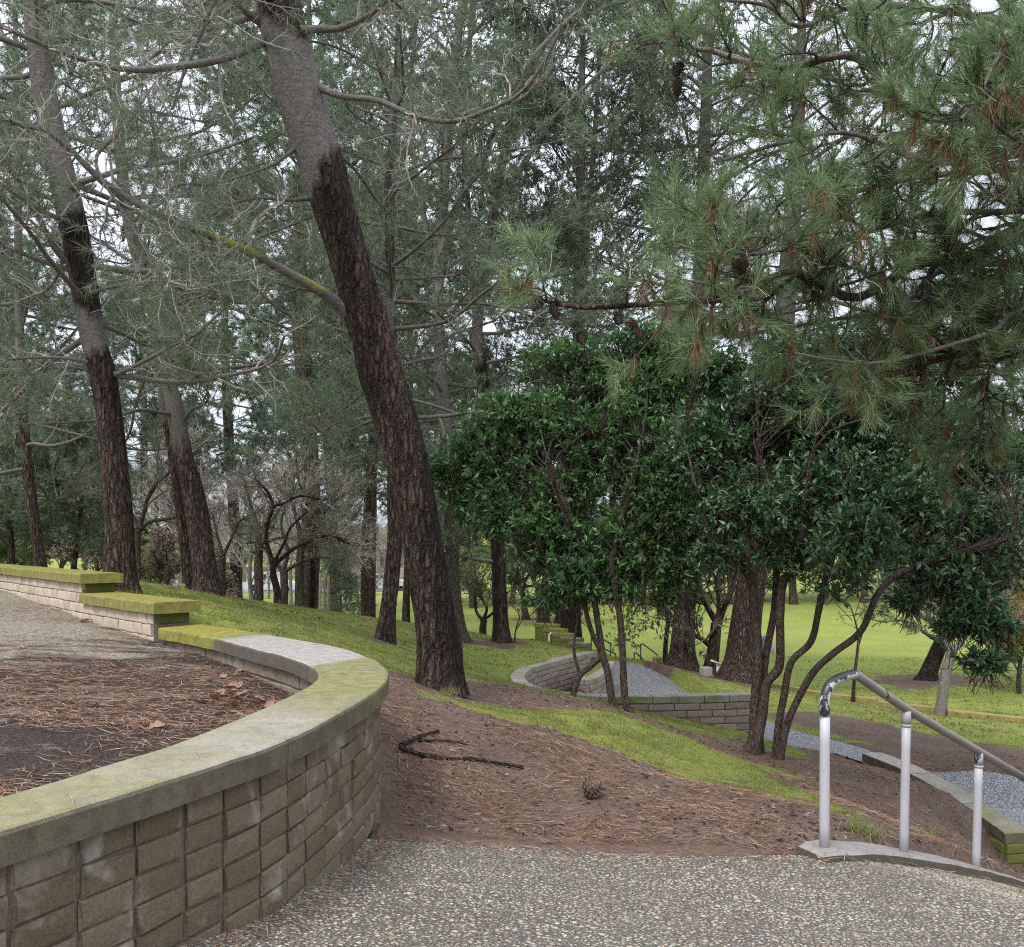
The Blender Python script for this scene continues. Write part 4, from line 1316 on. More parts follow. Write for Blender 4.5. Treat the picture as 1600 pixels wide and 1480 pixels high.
def pine(label, trunk, bark, mat, limbs=(), auto=None, tw=None, seed=0, S=16, rings=60, amp=.06, nmat='needle', tmat='twig', group=None, limb_bark=.8, twin=None, cat='pine tree', limb_mat=None, skew=0.0):
    """trunk: (px, py, Y, width in px); limbs: [(w0, w1 in px, [(px, py, Y) ...])]"""
    rng = np.random.default_rng(seed)
    pts = np.array([atn(a, b, y) for a, b, y, w in trunk]); rad = np.array([w / 2 / F * y for a, b, y, w in trunk])
    pts[0, 2] = min(pts[0, 2], gz(pts[0, 0], pts[0, 1])) - .06
    t = thing('pine_tree', label, cat, tuple(pts[0] + [0, 0, .06]), group)
    V, Q, bk, TP, TR = bole(pts, rad, S, rings, amp, bark=np.array(bark, float), seed=seed, skew=skew)
    Geo().add(V, None, Q, attr=bk).obj('trunk', M[mat], t, attr_name='bark')
    if twin is not None:
        p2 = np.array([atn(a, b, y) for a, b, y, w in twin]); r2 = np.array([w / 2 / F * y for a, b, y, w in twin])
        p2[0, 2] = gz(p2[0, 0], p2[0, 1]) - .06
        V, Q, bk, _, _ = bole(p2, r2, S, rings, amp, bark=np.linspace(0, .9, len(p2)), seed=seed + 50)
        Geo().add(V, None, Q, attr=bk).obj('trunk', M[mat], t, attr_name='bark')
    par, parr = [], []
    for k, lb in enumerate(limbs):
        w0, w1, lp = lb[:3]
        q = np.array([atn(*p) for p in lp])
        P, r = limb_obj(t, q, w0 / 2 / F * lp[0][2], w1 / 2 / F * lp[-1][2], M[limb_mat or mat], limb_bark, seed=seed + k, barks=lb[3] if len(lb) > 3 else None)
        par.append(resample(P, 14)); parr.append(np.interp(np.linspace(0, 1, 14), np.linspace(0, 1, len(r)), r))
    if auto:
        zl, zh = auto['z']
        na = auto['n']
        zs = np.linspace(zl, zh, na) + rng.uniform(-.3, .3, na)
        order = np.argsort(TP[:, 2])
        az0 = rng.uniform(0, 6.28)
        gl = Geo()
        for k, z in enumerate(zs):
            c = np.array([np.interp(z, TP[order, 2], TP[order, j]) for j in range(3)])
            tr_ = np.interp(z, TP[order, 2], TR[order])
            az = az0 + k * 2.4 + rng.uniform(-.4, .4)
            if 'az' in auto: az = rng.uniform(*auto['az'])
            f = (z - zl) / max(zh - zl, .1)
            ln = (auto['L'][0] * (1 - f) + auto['L'][1] * f) * rng.uniform(.7, 1.15)
            el = R(auto['el'][0] * (1 - f) + auto['el'][1] * f + rng.uniform(-10, 10))
            d = np.array([math.cos(az) * math.cos(el), math.sin(az) * math.cos(el), math.sin(el)])
            q = [c]
            for s_ in range(7):
                d = unit(d + rng.normal(size=3) * .13 + np.array([0, 0, auto.get('curve', .05) * (s_ - 2)]))
                q.append(q[-1] + d * ln / 7)
            q = np.array(q)
            r0 = min(tr_ * .45, .012 + ln * .009)
            P = resample(catmull(q, 4), 14)
            r = r0 * np.linspace(1, .3, 14)
            v, qq = tubes(P, r, 6)
            gl.add(v, None, qq, attr=np.full(len(v), limb_bark))
            par.append(P); parr.append(r)
        gl_o = gl.obj('limbs', M[limb_mat or mat], t, attr_name='bark')
        gl_o['kind'] = 'stuff'
    tw = dict(dict(n1=9, L1=(.7, 1.5), n2=6, L2=(.25, .6), k=2, nn=14, nl=.13, nw=.004, up=.1, t0=.25, bare=0, wig=.22, sp=.7, dead=0.0), **(tw or {}))
    if par:
        P0, R0 = np.array(par), np.array(parr)
        g = Geo()
        P1, R1 = grow(P0, R0, tw['n1'], (tw['t0'], 1), (30, 75), tw['L1'], 6, tw['up'], tw['wig'], rng, .5, .004, .8, .03)
        far = trunk[0][2] > 13
        if far: tw['nn'], tw['nw'] = int(tw['nn'] * .66), tw['nw'] * 1.4
        P2, R2 = grow(P1, R1, tw['n2'], (.2, 1), (25, 65), tw['L2'], 3 if far else 4, tw['up'] * 1.5, tw['wig'], rng, .6, .0025, .8, .05)
        for P_, R_, S_ in ((P1, R1, 3 if far else 4), (P2, R2, 3)):
            v, q = tubes(P_, R_, S_); g.add(v, None, q, 0)
        if tw['bare']:
            P3, R3 = grow(P1, R1, tw['bare'], (.1, 1), (40, 90), (tw['L2'][0], tw['L2'][1] * 1.7), 4 if far else 7, -.1, .42, rng, .5, .0024, 1, .1)
            v, q = tubes(P3, R3, 3); g.add(v, None, q, 2)
        pos, d = along(P2, rng, tw['k'], .45)
        pos = np.vstack([pos, P2[:, -1], P1[:, -1]]); d = np.vstack([d, unit(P2[:, -1] - P2[:, -2]), unit(P1[:, -1] - P1[:, -2])])
        if tw['dead']:
            sel = rng.random(len(pos)) < tw['dead']
            needles(g, pos[sel], d[sel] * .3 + [0, 0, -1], tw['nn'], tw['nl'] * .9, tw['nw'], rng, 3, .35, .03)
            pos, d = pos[~sel], d[~sel]
        needles(g, pos, d, tw['nn'], tw['nl'], tw['nw'], rng, 1, tw['sp'])
        o = g.obj('crown', [M[tmat], M[nmat], M['twig_pale'], M['needle_dead']], t, smooth=False)
        o['kind'] = 'stuff'
    return t


# ---- the great leaning pine in the middle foreground
TA = [(686, 1074, 8.6, 68), (684, 999, 8.6, 64), (669, 905, 8.55, 62), (648, 780, 8.5, 62), (627, 690, 8.45, 68), (591, 568, 8.4, 66), (551, 426, 8.3, 62), (511, 284, 8.2, 66), (466, 142, 8.1, 70), (433, 0, 8.0, 65), (400, -160, 7.9, 58), (372, -330, 7.8, 50), (350, -520, 7.7, 38), (335, -700, 7.6, 22)]
BA = [-.2, -.2, -.2, -.2, -.15, -.12, -.05, .38, 1.15, .3, .9, .9, 1, 1]
pine('big leaning pine with dark wet lower bark and grey upper trunk', TA, BA, 'bark_dark', [
    (21, 8, [(548, 498, 8.35), (520, 468, 8.2), (490, 446, 8.0), (440, 420, 7.8), (390, 395, 7.6), (345, 378, 7.5), (290, 350, 7.3), (240, 330, 7.1), (180, 300, 7.0), (150, 275, 6.9), (110, 235, 6.8), (70, 205, 6.7), (20, 190, 6.5)], [1, 1, 2.1, .9, 2.3, 2.4, 1.2, .9, .9, .9, .9, .9, .9]),
    (16, 6, [(415, 62, 8.0), (390, 75, 7.8), (350, 90, 7.5), (290, 103, 7.2), (200, 108, 6.9), (130, 95, 6.7), (60, 65, 6.5), (0, 40, 6.3), (-60, 20, 6.2)]),
    (14, 7, [(412, 38, 8.0), (390, 25, 7.9), (360, 5, 7.8), (320, -30, 7.7)]),
    (15, 6, [(460, 48, 8.0), (495, 46, 7.9), (530, 42, 7.8), (570, 25, 7.7), (600, 8, 7.6), (640, -15, 7.5)]),
    (13, 5, [(490, 130, 8.1), (510, 142, 8.0), (540, 152, 7.9), (590, 157, 7.8), (640, 180, 7.7), (700, 192, 7.6), (760, 175, 7.5), (810, 145, 7.4), (850, 100, 7.3), (880, 40, 7.2)]),
    (7, 3, [(462, 232, 8.1), (430, 255, 7.9), (390, 272, 7.7), (330, 288, 7.5), (275, 290, 7.4), (245, 325, 7.3)]),
    (7, 3, [(485, 310, 8.2), (450, 313, 8.0), (400, 310, 7.8), (350, 325, 7.6), (310, 355, 7.5), (300, 400, 7.4)]),
    (10, 4, [(350, -20, 7.7), (330, 10, 7.6), (312, 55, 7.5), (285, 120, 7.4), (270, 170, 7.3)]),
    (7, 3, [(180, 210, 6.9), (150, 255, 6.8), (190, 330, 6.9), (250, 420, 7.0), (290, 480, 7.1)]),
], auto=dict(n=16, z=(6.2, 10.5), L=(3.2, 2.2), el=(15, 40)), tw=dict(n1=12, L1=(.5, 1.3), n2=6, L2=(.25, .55), k=1, nn=14, nl=.14, nw=.0048, bare=5, wig=.33), seed=101, S=72, rings=340, amp=.075, tmat='twig_pale', skew=-.22)
# ---- the other pines one can tell apart
pine('dark pine rising just behind the end of the tallest wall', [(189, 925, 11, 48), (187, 890, 11, 45), (186, 810, 11, 41), (177, 710, 11, 40), (169, 635, 11, 38), (160, 585, 10.95, 40), (144, 520, 10.9, 38), (124, 402, 10.8, 40), (110, 331, 10.7, 42), (78, 189, 10.6, 36), (60, 71, 10.5, 34), (50, -60, 10.4, 30), (42, -250, 10.3, 22), (35, -420, 10.2, 10)],
     [-.1, -.1, -.1, -.1, 0, .15, .6, .05, .6, .9, .9, 1, 1, 1], 'bark_dark', [
    (10, 4, [(170, 590, 11), (205, 575, 10.8), (260, 545, 10.5), (310, 520, 10.3), (350, 480, 10.2)]),
    (13, 5, [(118, 420, 10.8), (85, 390, 10.6), (60, 340, 10.4), (30, 280, 10.2), (0, 250, 10)]),
    (10, 4, [(90, 260, 10.7), (60, 215, 10.5), (20, 190, 10.3), (-30, 180, 10)]),
    (7, 3, [(160, 570, 10.9), (100, 560, 10.7), (40, 560, 10.5), (-20, 565, 10.3)]),
    (8, 3, [(135, 460, 10.8), (190, 445, 10.7), (260, 440, 10.5), (340, 445, 10.3)]),
], auto=dict(n=34, z=(3.9, 11.0), L=(3.0, 1.8), el=(0, 35)), tw=dict(n1=9, L1=(.6, 1.3), n2=6, L2=(.25, .5), k=3, nn=15, nl=.14, nw=0.0059, bare=4, wig=.3), seed=102, S=40, rings=160, amp=.05, tmat='twig_pale')
pine('leaning double stemmed pine on the grass crest left of centre', [(324, 933, 16, 42), (321, 900, 16, 35), (309, 810, 16, 36), (297, 750, 16, 32), (286, 710, 16, 29), (273, 635, 16, 27), (260, 585, 16, 22), (248, 520, 15.9, 22), (230, 450, 15.8, 20), (205, 360, 15.7, 19), (190, 260, 15.6, 17), (180, 120, 15.5, 15), (175, -50, 15.4, 10)],
     [0, 0, .05, .2, .45, .8, .95, 1, 1, 1, 1, 1, 1], 'bark_red', [
    (8, 3, [(276, 650, 16), (250, 645, 15.7), (215, 642, 15.3), (160, 655, 14.8), (60, 662, 14.2), (0, 663, 13.8)]),
    (7, 3, [(286, 660, 16), (300, 640, 15.8), (320, 630, 15.6), (324, 612, 15.5), (300, 590, 15.3), (260, 570, 15)]),
], auto=dict(n=34, z=(4.6, 11), L=(3.8, 2.2), el=(5, 40)), tw=dict(n1=9, L1=(.8, 1.7), n2=6, L2=(.3, .7), k=2, nn=14, nl=.155, nw=0.0084, bare=4, wig=.28), seed=103, S=20, rings=110,
     twin=[(300, 928, 16.3, 22), (290, 850, 16.3, 20), (278, 760, 16.3, 18), (268, 690, 16.3, 17), (256, 630, 16.3, 15), (249, 560, 16.3, 13), (240, 480, 16.3, 11), (225, 380, 16.2, 8)])
pine('slim reddish pine leaning slightly on the grass behind the seat wall', [(599, 1008, 14, 32), (606, 960, 14, 26), (612, 900, 14, 25), (618, 830, 14, 25), (617, 760, 14, 24), (614, 650, 14.1, 20), (611, 520, 14.2, 17), (609, 380, 14.3, 15), (612, 230, 14.4, 13), (622, 80, 14.5, 11), (628, -100, 14.6, 7)],
     [0, 0, .05, .1, .2, .3, .4, .4, .5, .6, 1], 'bark_red', [], auto=dict(n=44, z=(3.3, 10.5), L=(3.2, 2.4), el=(5, 45)), tw=dict(n1=10, L1=(.6, 1.5), n2=7, L2=(.25, .6), k=2, nn=14, nl=.14, nw=0.0070, bare=2), seed=104, S=20, rings=110, nmat='needle')
pine('thick grey pine half hidden behind the big leaning trunk', [(720, 1008, 20, 34), (715, 980, 20, 25), (709, 920, 20, 22), (705, 830, 20, 21), (698, 700, 20, 20), (690, 600, 20, 19), (684, 480, 20, 18), (690, 340, 20, 17), (705, 150, 20, 15), (722, 0, 20, 12), (735, -150, 20, 7)],
     [0, 0, .1, .3, .5, .7, .9, 1, 1, 1, 1], 'bark_grey', [
    (15, 6, [(686, 410, 20), (720, 310, 19.6), (760, 240, 19.3), (810, 120, 19), (860, 60, 18.8), (900, 20, 18.6)]),
    (13, 5, [(684, 440, 20), (660, 320, 20.4), (640, 180, 20.8), (650, 40, 21), (660, -60, 21)]),
    (10, 4, [(690, 560, 20), (655, 480, 20.3), (620, 420, 20.6), (590, 330, 20.9), (580, 200, 21)]),
], auto=dict(n=34, z=(4.0, 14.5), L=(4.2, 2.2), el=(5, 55)), tw=dict(n1=11, L1=(.9, 2.1), n2=8, L2=(.35, .8), k=2, nn=13, nl=.18, nw=0.0126, bare=2), seed=105, S=18, rings=90)
pine('upright dark pine with one bare side limb on the far grass', [(785, 1006, 21, 32), (783, 985, 21, 25), (780, 920, 21, 23), (778, 850, 21, 22), (770, 720, 21, 21), (755, 600, 21, 20), (745, 520, 21, 18), (760, 400, 21, 16), (790, 230, 21, 14), (830, 100, 21, 12), (870, 0, 21, 9), (900, -120, 21, 5)],
     [0, 0, 0, 0, .1, .3, .7, 1, 1, 1, 1, 1], 'bark_dark', [
    (7, 4, [(774, 878, 21), (750, 874, 20.8), (725, 870, 20.6), (705, 862, 20.5), (696, 850, 20.4)]),
    (14, 6, [(748, 540, 21), (738, 430, 20.6), (730, 320, 20.3), (725, 200, 20), (735, 80, 19.8), (740, -40, 19.6)]),
    (12, 5, [(775, 320, 21), (810, 270, 20.6), (860, 190, 20.2), (930, 120, 19.8), (990, 60, 19.5)]),
    (9, 4, [(765, 390, 21), (820, 350, 20.5), (900, 300, 20), (980, 240, 19.6)]),
], auto=dict(n=32, z=(4.3, 15), L=(4.4, 2.2), el=(5, 55)), tw=dict(n1=11, L1=(.9, 2.1), n2=8, L2=(.35, .8), k=2, nn=13, nl=.18, nw=0.0126, bare=2), seed=106, S=18, rings=90, limb_mat='bark_grey')
pine('leaning pine trunk behind the stair parapet, left of its darker neighbour', [(868, 1003, 25, 26), (874, 975, 25, 20), (884, 940, 25, 17), (892, 880, 25, 15), (900, 780, 25, 14), (905, 600, 25, 12), (915, 400, 25, 10), (930, 200, 25, 8), (940, 40, 25, 4)], [0, 0, 0, .1, .3, .6, .9, 1, 1], 'bark_red', [],
     auto=dict(n=30, z=(5.5, 15.5), L=(4.0, 2.2), el=(5, 50)), tw=dict(n1=11, L1=(1.0, 2.1), n2=7, L2=(.4, .9), k=2, nn=11, nl=.19, nw=0.0168), seed=107, S=14, rings=50, nmat='needle_blue')
pine('straight dark pine trunk standing behind the curved landing wall', [(893, 1018, 24, 34), (894, 985, 24, 27), (895, 940, 24, 26), (897, 860, 24, 24), (900, 740, 24, 22), (903, 560, 24, 19), (906, 380, 24, 16), (908, 180, 24, 12), (912, 0, 24, 8), (914, -80, 24, 4)], [0, 0, 0, .05, .2, .5, .8, 1, 1, 1], 'bark_dark', [],
     auto=dict(n=36, z=(5.0, 16), L=(4.4, 2.2), el=(0, 50)), tw=dict(n1=11, L1=(1.0, 2.2), n2=7, L2=(.4, .9), k=2, nn=11, nl=.19, nw=0.0168), seed=108, S=14, rings=50)
pine('thick furrowed pine trunk beside the small concrete block', [(1064, 1049, 22, 52), (1066, 1020, 22, 38), (1069, 960, 22, 34), (1072, 900, 22, 33), (1078, 800, 22, 31), (1085, 650, 22, 28), (1092, 480, 22, 24), (1098, 300, 22, 20), (1105, 120, 22, 15), (1110, -40, 22, 9)], [0, 0, 0, .02, .1, .3, .6, .9, 1, 1], 'bark_red', [],
     auto=dict(n=42, z=(5.0, 15.5), L=(5.0, 2.4), el=(0, 50)), tw=dict(n1=11, L1=(1.0, 2.2), n2=8, L2=(.4, .9), k=2, nn=13, nl=.18, nw=0.0126, dead=.04), seed=109, S=22, rings=90, amp=.07)
pine('thickest furrowed pine leaning right behind the laurel stems', [(1152, 1070, 20, 68), (1157, 1035, 20, 48), (1166, 970, 20, 45), (1176, 900, 20, 43), (1190, 800, 20, 40), (1210, 650, 20, 36), (1228, 480, 20, 30), (1240, 300, 20, 24), (1250, 120, 20, 17), (1255, -60, 20, 9)], [0, 0, 0, .02, .1, .3, .6, .9, 1, 1], 'bark_red', [],
     auto=dict(n=42, z=(4.6, 14.5), L=(5.0, 2.4), el=(0, 50)), tw=dict(n1=11, L1=(1.0, 2.2), n2=8, L2=(.4, .9), k=2, nn=13, nl=.17, nw=0.0112, dead=.04), seed=110, S=24, rings=90, amp=.08)
pine('slim pine trunk at far left above the mossy coping', [(66, 905, 17, 20), (62, 870, 17, 17), (52, 800, 17, 17), (44, 740, 17, 16), (36, 640, 17, 15), (30, 480, 17, 13), (28, 300, 17, 11), (25, 100, 17, 8), (22, -80, 17, 4)], [0, 0, .05, .2, .4, .7, .9, 1, 1], 'bark_red', [],
     auto=dict(n=40, z=(3.0, 12), L=(3.4, 2.0), el=(-5, 45)), tw=dict(n1=9, L1=(.8, 1.7), n2=6, L2=(.3, .7), k=2, nn=13, nl=.15, nw=0.0091), seed=111, S=14, rings=60, nmat='needle_blue')
# far thin trunks
pine('thin dark straight trunk left of the slim reddish pine', [(582, 972, 30, 11), (582, 920, 30, 10), (583, 850, 30, 10), (584, 760, 30, 9), (580, 560, 30, 8), (575, 350, 30, 6), (570, 150, 30, 3)], [0, 0, .0, .1, .4, .8, 1], 'bark_red', [], auto=dict(n=24, z=(4, 15), L=(3.6, 2), el=(0, 45)), tw=dict(n1=8, L1=(1, 2), n2=6, L2=(.4, .9), k=2, nn=9, nl=.2, nw=0.0182), seed=112, S=10, rings=30, nmat='needle_blue')
pine('short dark trunk seen just left of the big leaning pine', [(634, 982, 27, 14), (635, 940, 27, 12), (637, 880, 27, 11), (640, 760, 27, 10), (642, 560, 27, 8), (644, 350, 27, 6), (646, 150, 27, 3)], [0, 0, 0, .1, .4, .8, 1], 'bark_dark', [], auto=dict(n=24, z=(4, 14), L=(3.6, 2), el=(0, 45)), tw=dict(n1=8, L1=(1, 2), n2=6, L2=(.4, .9), k=2, nn=9, nl=.2, nw=0.0168), seed=113, S=10, rings=30)
pine('wide pine leaning right in a bare needle ring on the far lawn', [(1447, 1064, 27, 30), (1453, 1045, 27, 23), (1466, 1015, 27, 22), (1478, 990, 27, 19), (1486, 950, 27, 15), (1480, 900, 27, 12), (1470, 840, 27, 9), (1460, 760, 27, 5)], [0, 0, 0, .1, .2, .4, .6, 1], 'bark_dark', [
    (10, 4, [(1478, 995, 27), (1450, 970, 26.5), (1420, 955, 26), (1390, 940, 25.5), (1350, 935, 25)]),
    (9, 4, [(1482, 970, 27), (1440, 940, 27.5), (1400, 900, 28), (1350, 880, 28.5)]),
    (8, 4, [(1484, 960, 27), (1520, 930, 27), (1550, 900, 27), (1590, 880, 27)]),
    (7, 3, [(1470, 1005, 27), (1445, 990, 26), (1425, 975, 25.5), (1400, 968, 25)]),
], auto=dict(n=26, z=(-.6, 3.2), L=(3.6, 2.2), el=(5, 45)), tw=dict(n1=9, L1=(.8, 1.6), n2=7, L2=(.3, .7), k=2, nn=10, nl=.16, nw=0.0140), seed=114, S=14, rings=50, nmat='needle')

# ---- the pine beyond the right edge whose boughs reach across the picture
zt = thing('pine_tree', 'large pine rooted off the right edge with long needled boughs and cones', 'pine tree', (6.5, 7.5, gz(6.5, 7.5)))
ztp = np.array([(6.5, 7.5, gz(6.5, 7.5) - .1), (6.5, 7.5, 0), (6.45, 7.55, 1.8), (6.4, 7.6, 3.6), (6.3, 7.6, 5.2), (6.2, 7.6, 7.2), (6.1, 7.6, 9.5)])
V, Q, bk, _, _ = bole(ztp, np.array([.33, .29, .27, .25, .22, .17, .08]), 18, 70, .07, np.array([0, 0, .05, .2, .5, .8, 1.]), seed=120)
Geo().add(V, None, Q, attr=bk).obj('trunk', M['bark_red'], zt, attr_name='bark')
ZL = [  # w0, w1, bark, points
    (20, 7, .55, [(1960, 250, 7.6), (1700, 205, 7.2), (1540, 190, 6.8), (1450, 180, 6.6), (1397, 156, 6.5), (1368, 118, 6.4), (1340, 92, 6.4), (1302, 90, 6.3), (1245, 104, 6.3), (1184, 104, 6.2), (1136, 90, 6.2), (1118, 76, 6.2), (1084, 73, 6.1), (1040, 60, 6.0)]),
    (26, 6, .3, [(1960, 330, 7.6), (1700, 325, 7.5), (1600, 350, 7.4), (1515, 402, 7.3), (1434, 411, 7.2), (1373, 449, 7.0), (1330, 468, 6.8), (1280, 445, 6.6), (1230, 430, 6.4), (1150, 465, 6.2), (1065, 473, 6.0), (980, 482, 5.9), (900, 480, 5.8), (855, 470, 5.7)]),
    (26, 8, .3, [(1960, 400, 7.7), (1700, 372, 7.8), (1600, 411, 7.8), (1538, 459, 7.8), (1468, 487, 7.8), (1430, 520, 7.8), (1360, 560, 7.8)]),
    (10, 4, .9, [(1850, 380, 7.6), (1600, 482, 7.2), (1553, 515, 7.1), (1468, 544, 6.9), (1373, 567, 6.7), (1302, 563, 6.5), (1240, 550, 6.4)]),
    (22, 8, .4, [(1900, 560, 8), (1600, 553, 8), (1515, 553, 8), (1444, 565, 8), (1360, 600, 8)]),
    (18, 6, .5, [(1960, 180, 7.6), (1750, 120, 6.8), (1600, 65, 6.0), (1560, 100, 5.5), (1530, 150, 5.2), (1500, 190, 5.0)]),
    (14, 5, .6, [(1960, 120, 7.6), (1700, 60, 7.2), (1500, 20, 6.9), (1350, 5, 6.7), (1250, 40, 6.5), (1200, 10, 6.5), (1120, 0, 6.4)]),
    (16, 5, .5, [(1960, 300, 8.4), (1700, 265, 8.5), (1500, 270, 8.5), (1380, 290, 8.3), (1250, 330, 8.1), (1150, 370, 7.9), (1050, 390, 7.7)]),
    (13, 5, .5, [(1700, 325, 7.5), (1560, 330, 7.2), (1450, 335, 6.9), (1330, 370, 6.6), (1230, 390, 6.4), (1160, 400, 6.2), (1100, 380, 6.1)]),
    (12, 5, .5, [(1960, 220, 7.6), (1750, 240, 6.6), (1640, 240, 5.8), (1580, 210, 5.3), (1540, 180, 5.0)]),
    (12, 5, .6, [(1700, 205, 7.2), (1560, 250, 6.6), (1440, 250, 6.4), (1330, 210, 6.3), (1230, 220, 6.2), (1130, 250, 6.2)]),
    (12, 5, .6, [(1600, 411, 7.8), (1480, 420, 7.4), (1400, 480, 7.1), (1300, 500, 6.9), (1180, 520, 6.8)]),
    (11, 4, .5, [(1700, 372, 7.8), (1610, 450, 8.2), (1560, 520, 8.4), (1540, 620, 8.6), (1530, 700, 8.7)]),
]
rngz = np.random.default_rng(55)
zp, zr = [], []
for k, (w0, w1, bk_, lp) in enumerate(ZL):
    q = np.array([atn(*p) for p in lp])
    P, r = limb_obj(zt, q, w0 / 2 / F * lp[0][2], w1 / 2 / F * lp[-1][2], M['bark_grey'] if bk_ > .5 else M['bark_red'], bk_, seed=300 + k, rings=60, S=9, amp=.08)
    zp.append(resample(P, 20)); zr.append(np.interp(np.linspace(0, 1, 20), np.linspace(0, 1, len(r)), r))
zp, zr = np.array(zp), np.array(zr)
g = Geo()
P1, R1 = grow(zp, zr, 34, (.12, 1), (25, 80), (.4, 1.2), 6, .12, .22, rngz, .5, .004, .8, .04)
P2, R2 = grow(P1, R1, 5, (.25, 1), (25, 60), (.2, .45), 4, .15, .2, rngz, .7, .003, .8, .08)
for P_, R_, S_ in ((P1, R1, 5), (P2, R2, 4)):
    v, q = tubes(P_, R_, S_); g.add(v, None, q, 0)
P3, R3 = grow(P1, R1, 2, (.1, 1), (40, 90), (.2, .5), 6, -.05, .35, rngz, .5, .0018, 1, 0)
v, q = tubes(P3, R3, 3); g.add(v, None, q, 2)
pos = np.vstack([P2[:, -1], P2[:, -2], P1[:, -1]]); d = np.vstack([unit(P2[:, -1] - P2[:, -2]), unit(P2[:, -2] - P2[:, -3]), unit(P1[:, -1] - P1[:, -2])])
needles(g, pos, d + [0, 0, .12], 34, .17, .0042, rngz, 1, .44, .10, .2)
sel = rngz.random(len(P2)) < .2 + .26 * (vnoise(P2[:, 0] * 1.1, 61) > .55)
needles(g, P2[sel, 1], unit(P2[sel, 1] - P2[sel, 0]) * .25 + [0, 0, -1], 34, .21, .0045, rngz, 3, .3, .05, .1)
o = g.obj('crown', [M['twig_dark'], M['needle_near'], M['twig_pale'], M['needle_dead']], zt, smooth=False); o['kind'] = 'stuff'


def cone_mesh(name, L, W, mat, rows=9, seed=0):
    """a pine cone: a core with spiralling woody scales, base at the origin, axis +z"""
    rg = np.random.default_rng(seed)
    g = Geo()
    zz = np.linspace(0, L, 9)
    prof = W * .42 * np.sin(np.pi * np.clip(zz / L * .86 + .12, 0, 1)) ** .8
    v, q = tubes(np.c_[zz * 0, zz * 0, zz], np.maximum(prof, .002), 8); g.add(v, None, q)
    k = 0
    n = rows * 8
    for i in range(n):
        f = i / n
        z = L * (.04 + .92 * f)
        r = W * .5 * math.sin(math.pi * min(1, f * .86 + .12)) ** .8
        a = i * 2.39996
        d = np.array([math.cos(a), math.sin(a), 0]); t = np.array([-d[1], d[0], 0])
        s = W * .17 * (.75 + .5 * (1 - f)) * rg.uniform(.85, 1.1)
        c = d * r * .75 + [0, 0, z]
        tip = d * (r + s * .55) + [0, 0, z + s * .35]
        g.add([c - t * s * .5, c + t * s * .5, tip + t * s * .55, tip - t * s * .55, tip + d * s * .25 + [0, 0, -s * .25], c + [0, 0, -s * .5]],
              [[0, 3, 5], [3, 4, 5], [4, 2, 5], [2, 1, 5], [3, 2, 4]], [[0, 1, 2, 3]])
    return g.mesh(name, mat, smooth=False)


cm = cone_mesh('hanging_cone', .10, .055, M['cone_dark'], 8, 2)
cones = [(848, 470, 5.7), (862, 476, 5.7), (836, 466, 5.75), (965, 492, 5.85), (985, 498, 5.85), (992, 515, 5.8), (1145, 405, 6.2), (1168, 412, 6.2), (1175, 425, 6.15), (1160, 398, 6.2), (1065, 100, 6.1), (1060, 122, 6.1), (1270, 455, 6.6), (905, 520, 5.8), (1440, 160, 6.6), (1155, 115, 6.2), (1520, 115, 5.2), (1375, 455, 6.9)]
for k, p in enumerate(cones):
    o = bpy.data.objects.new('pine_cone', cm)
    o.location = at(*p); o.rotation_euler = (R(random.uniform(110, 200)), R(random.uniform(-40, 40)), random.uniform(0, 6))
    o.scale = [random.uniform(.9, 1.35)] * 3
    COL.objects.link(o); o.parent = zt; o.matrix_parent_inverse = parent_inv(zt)


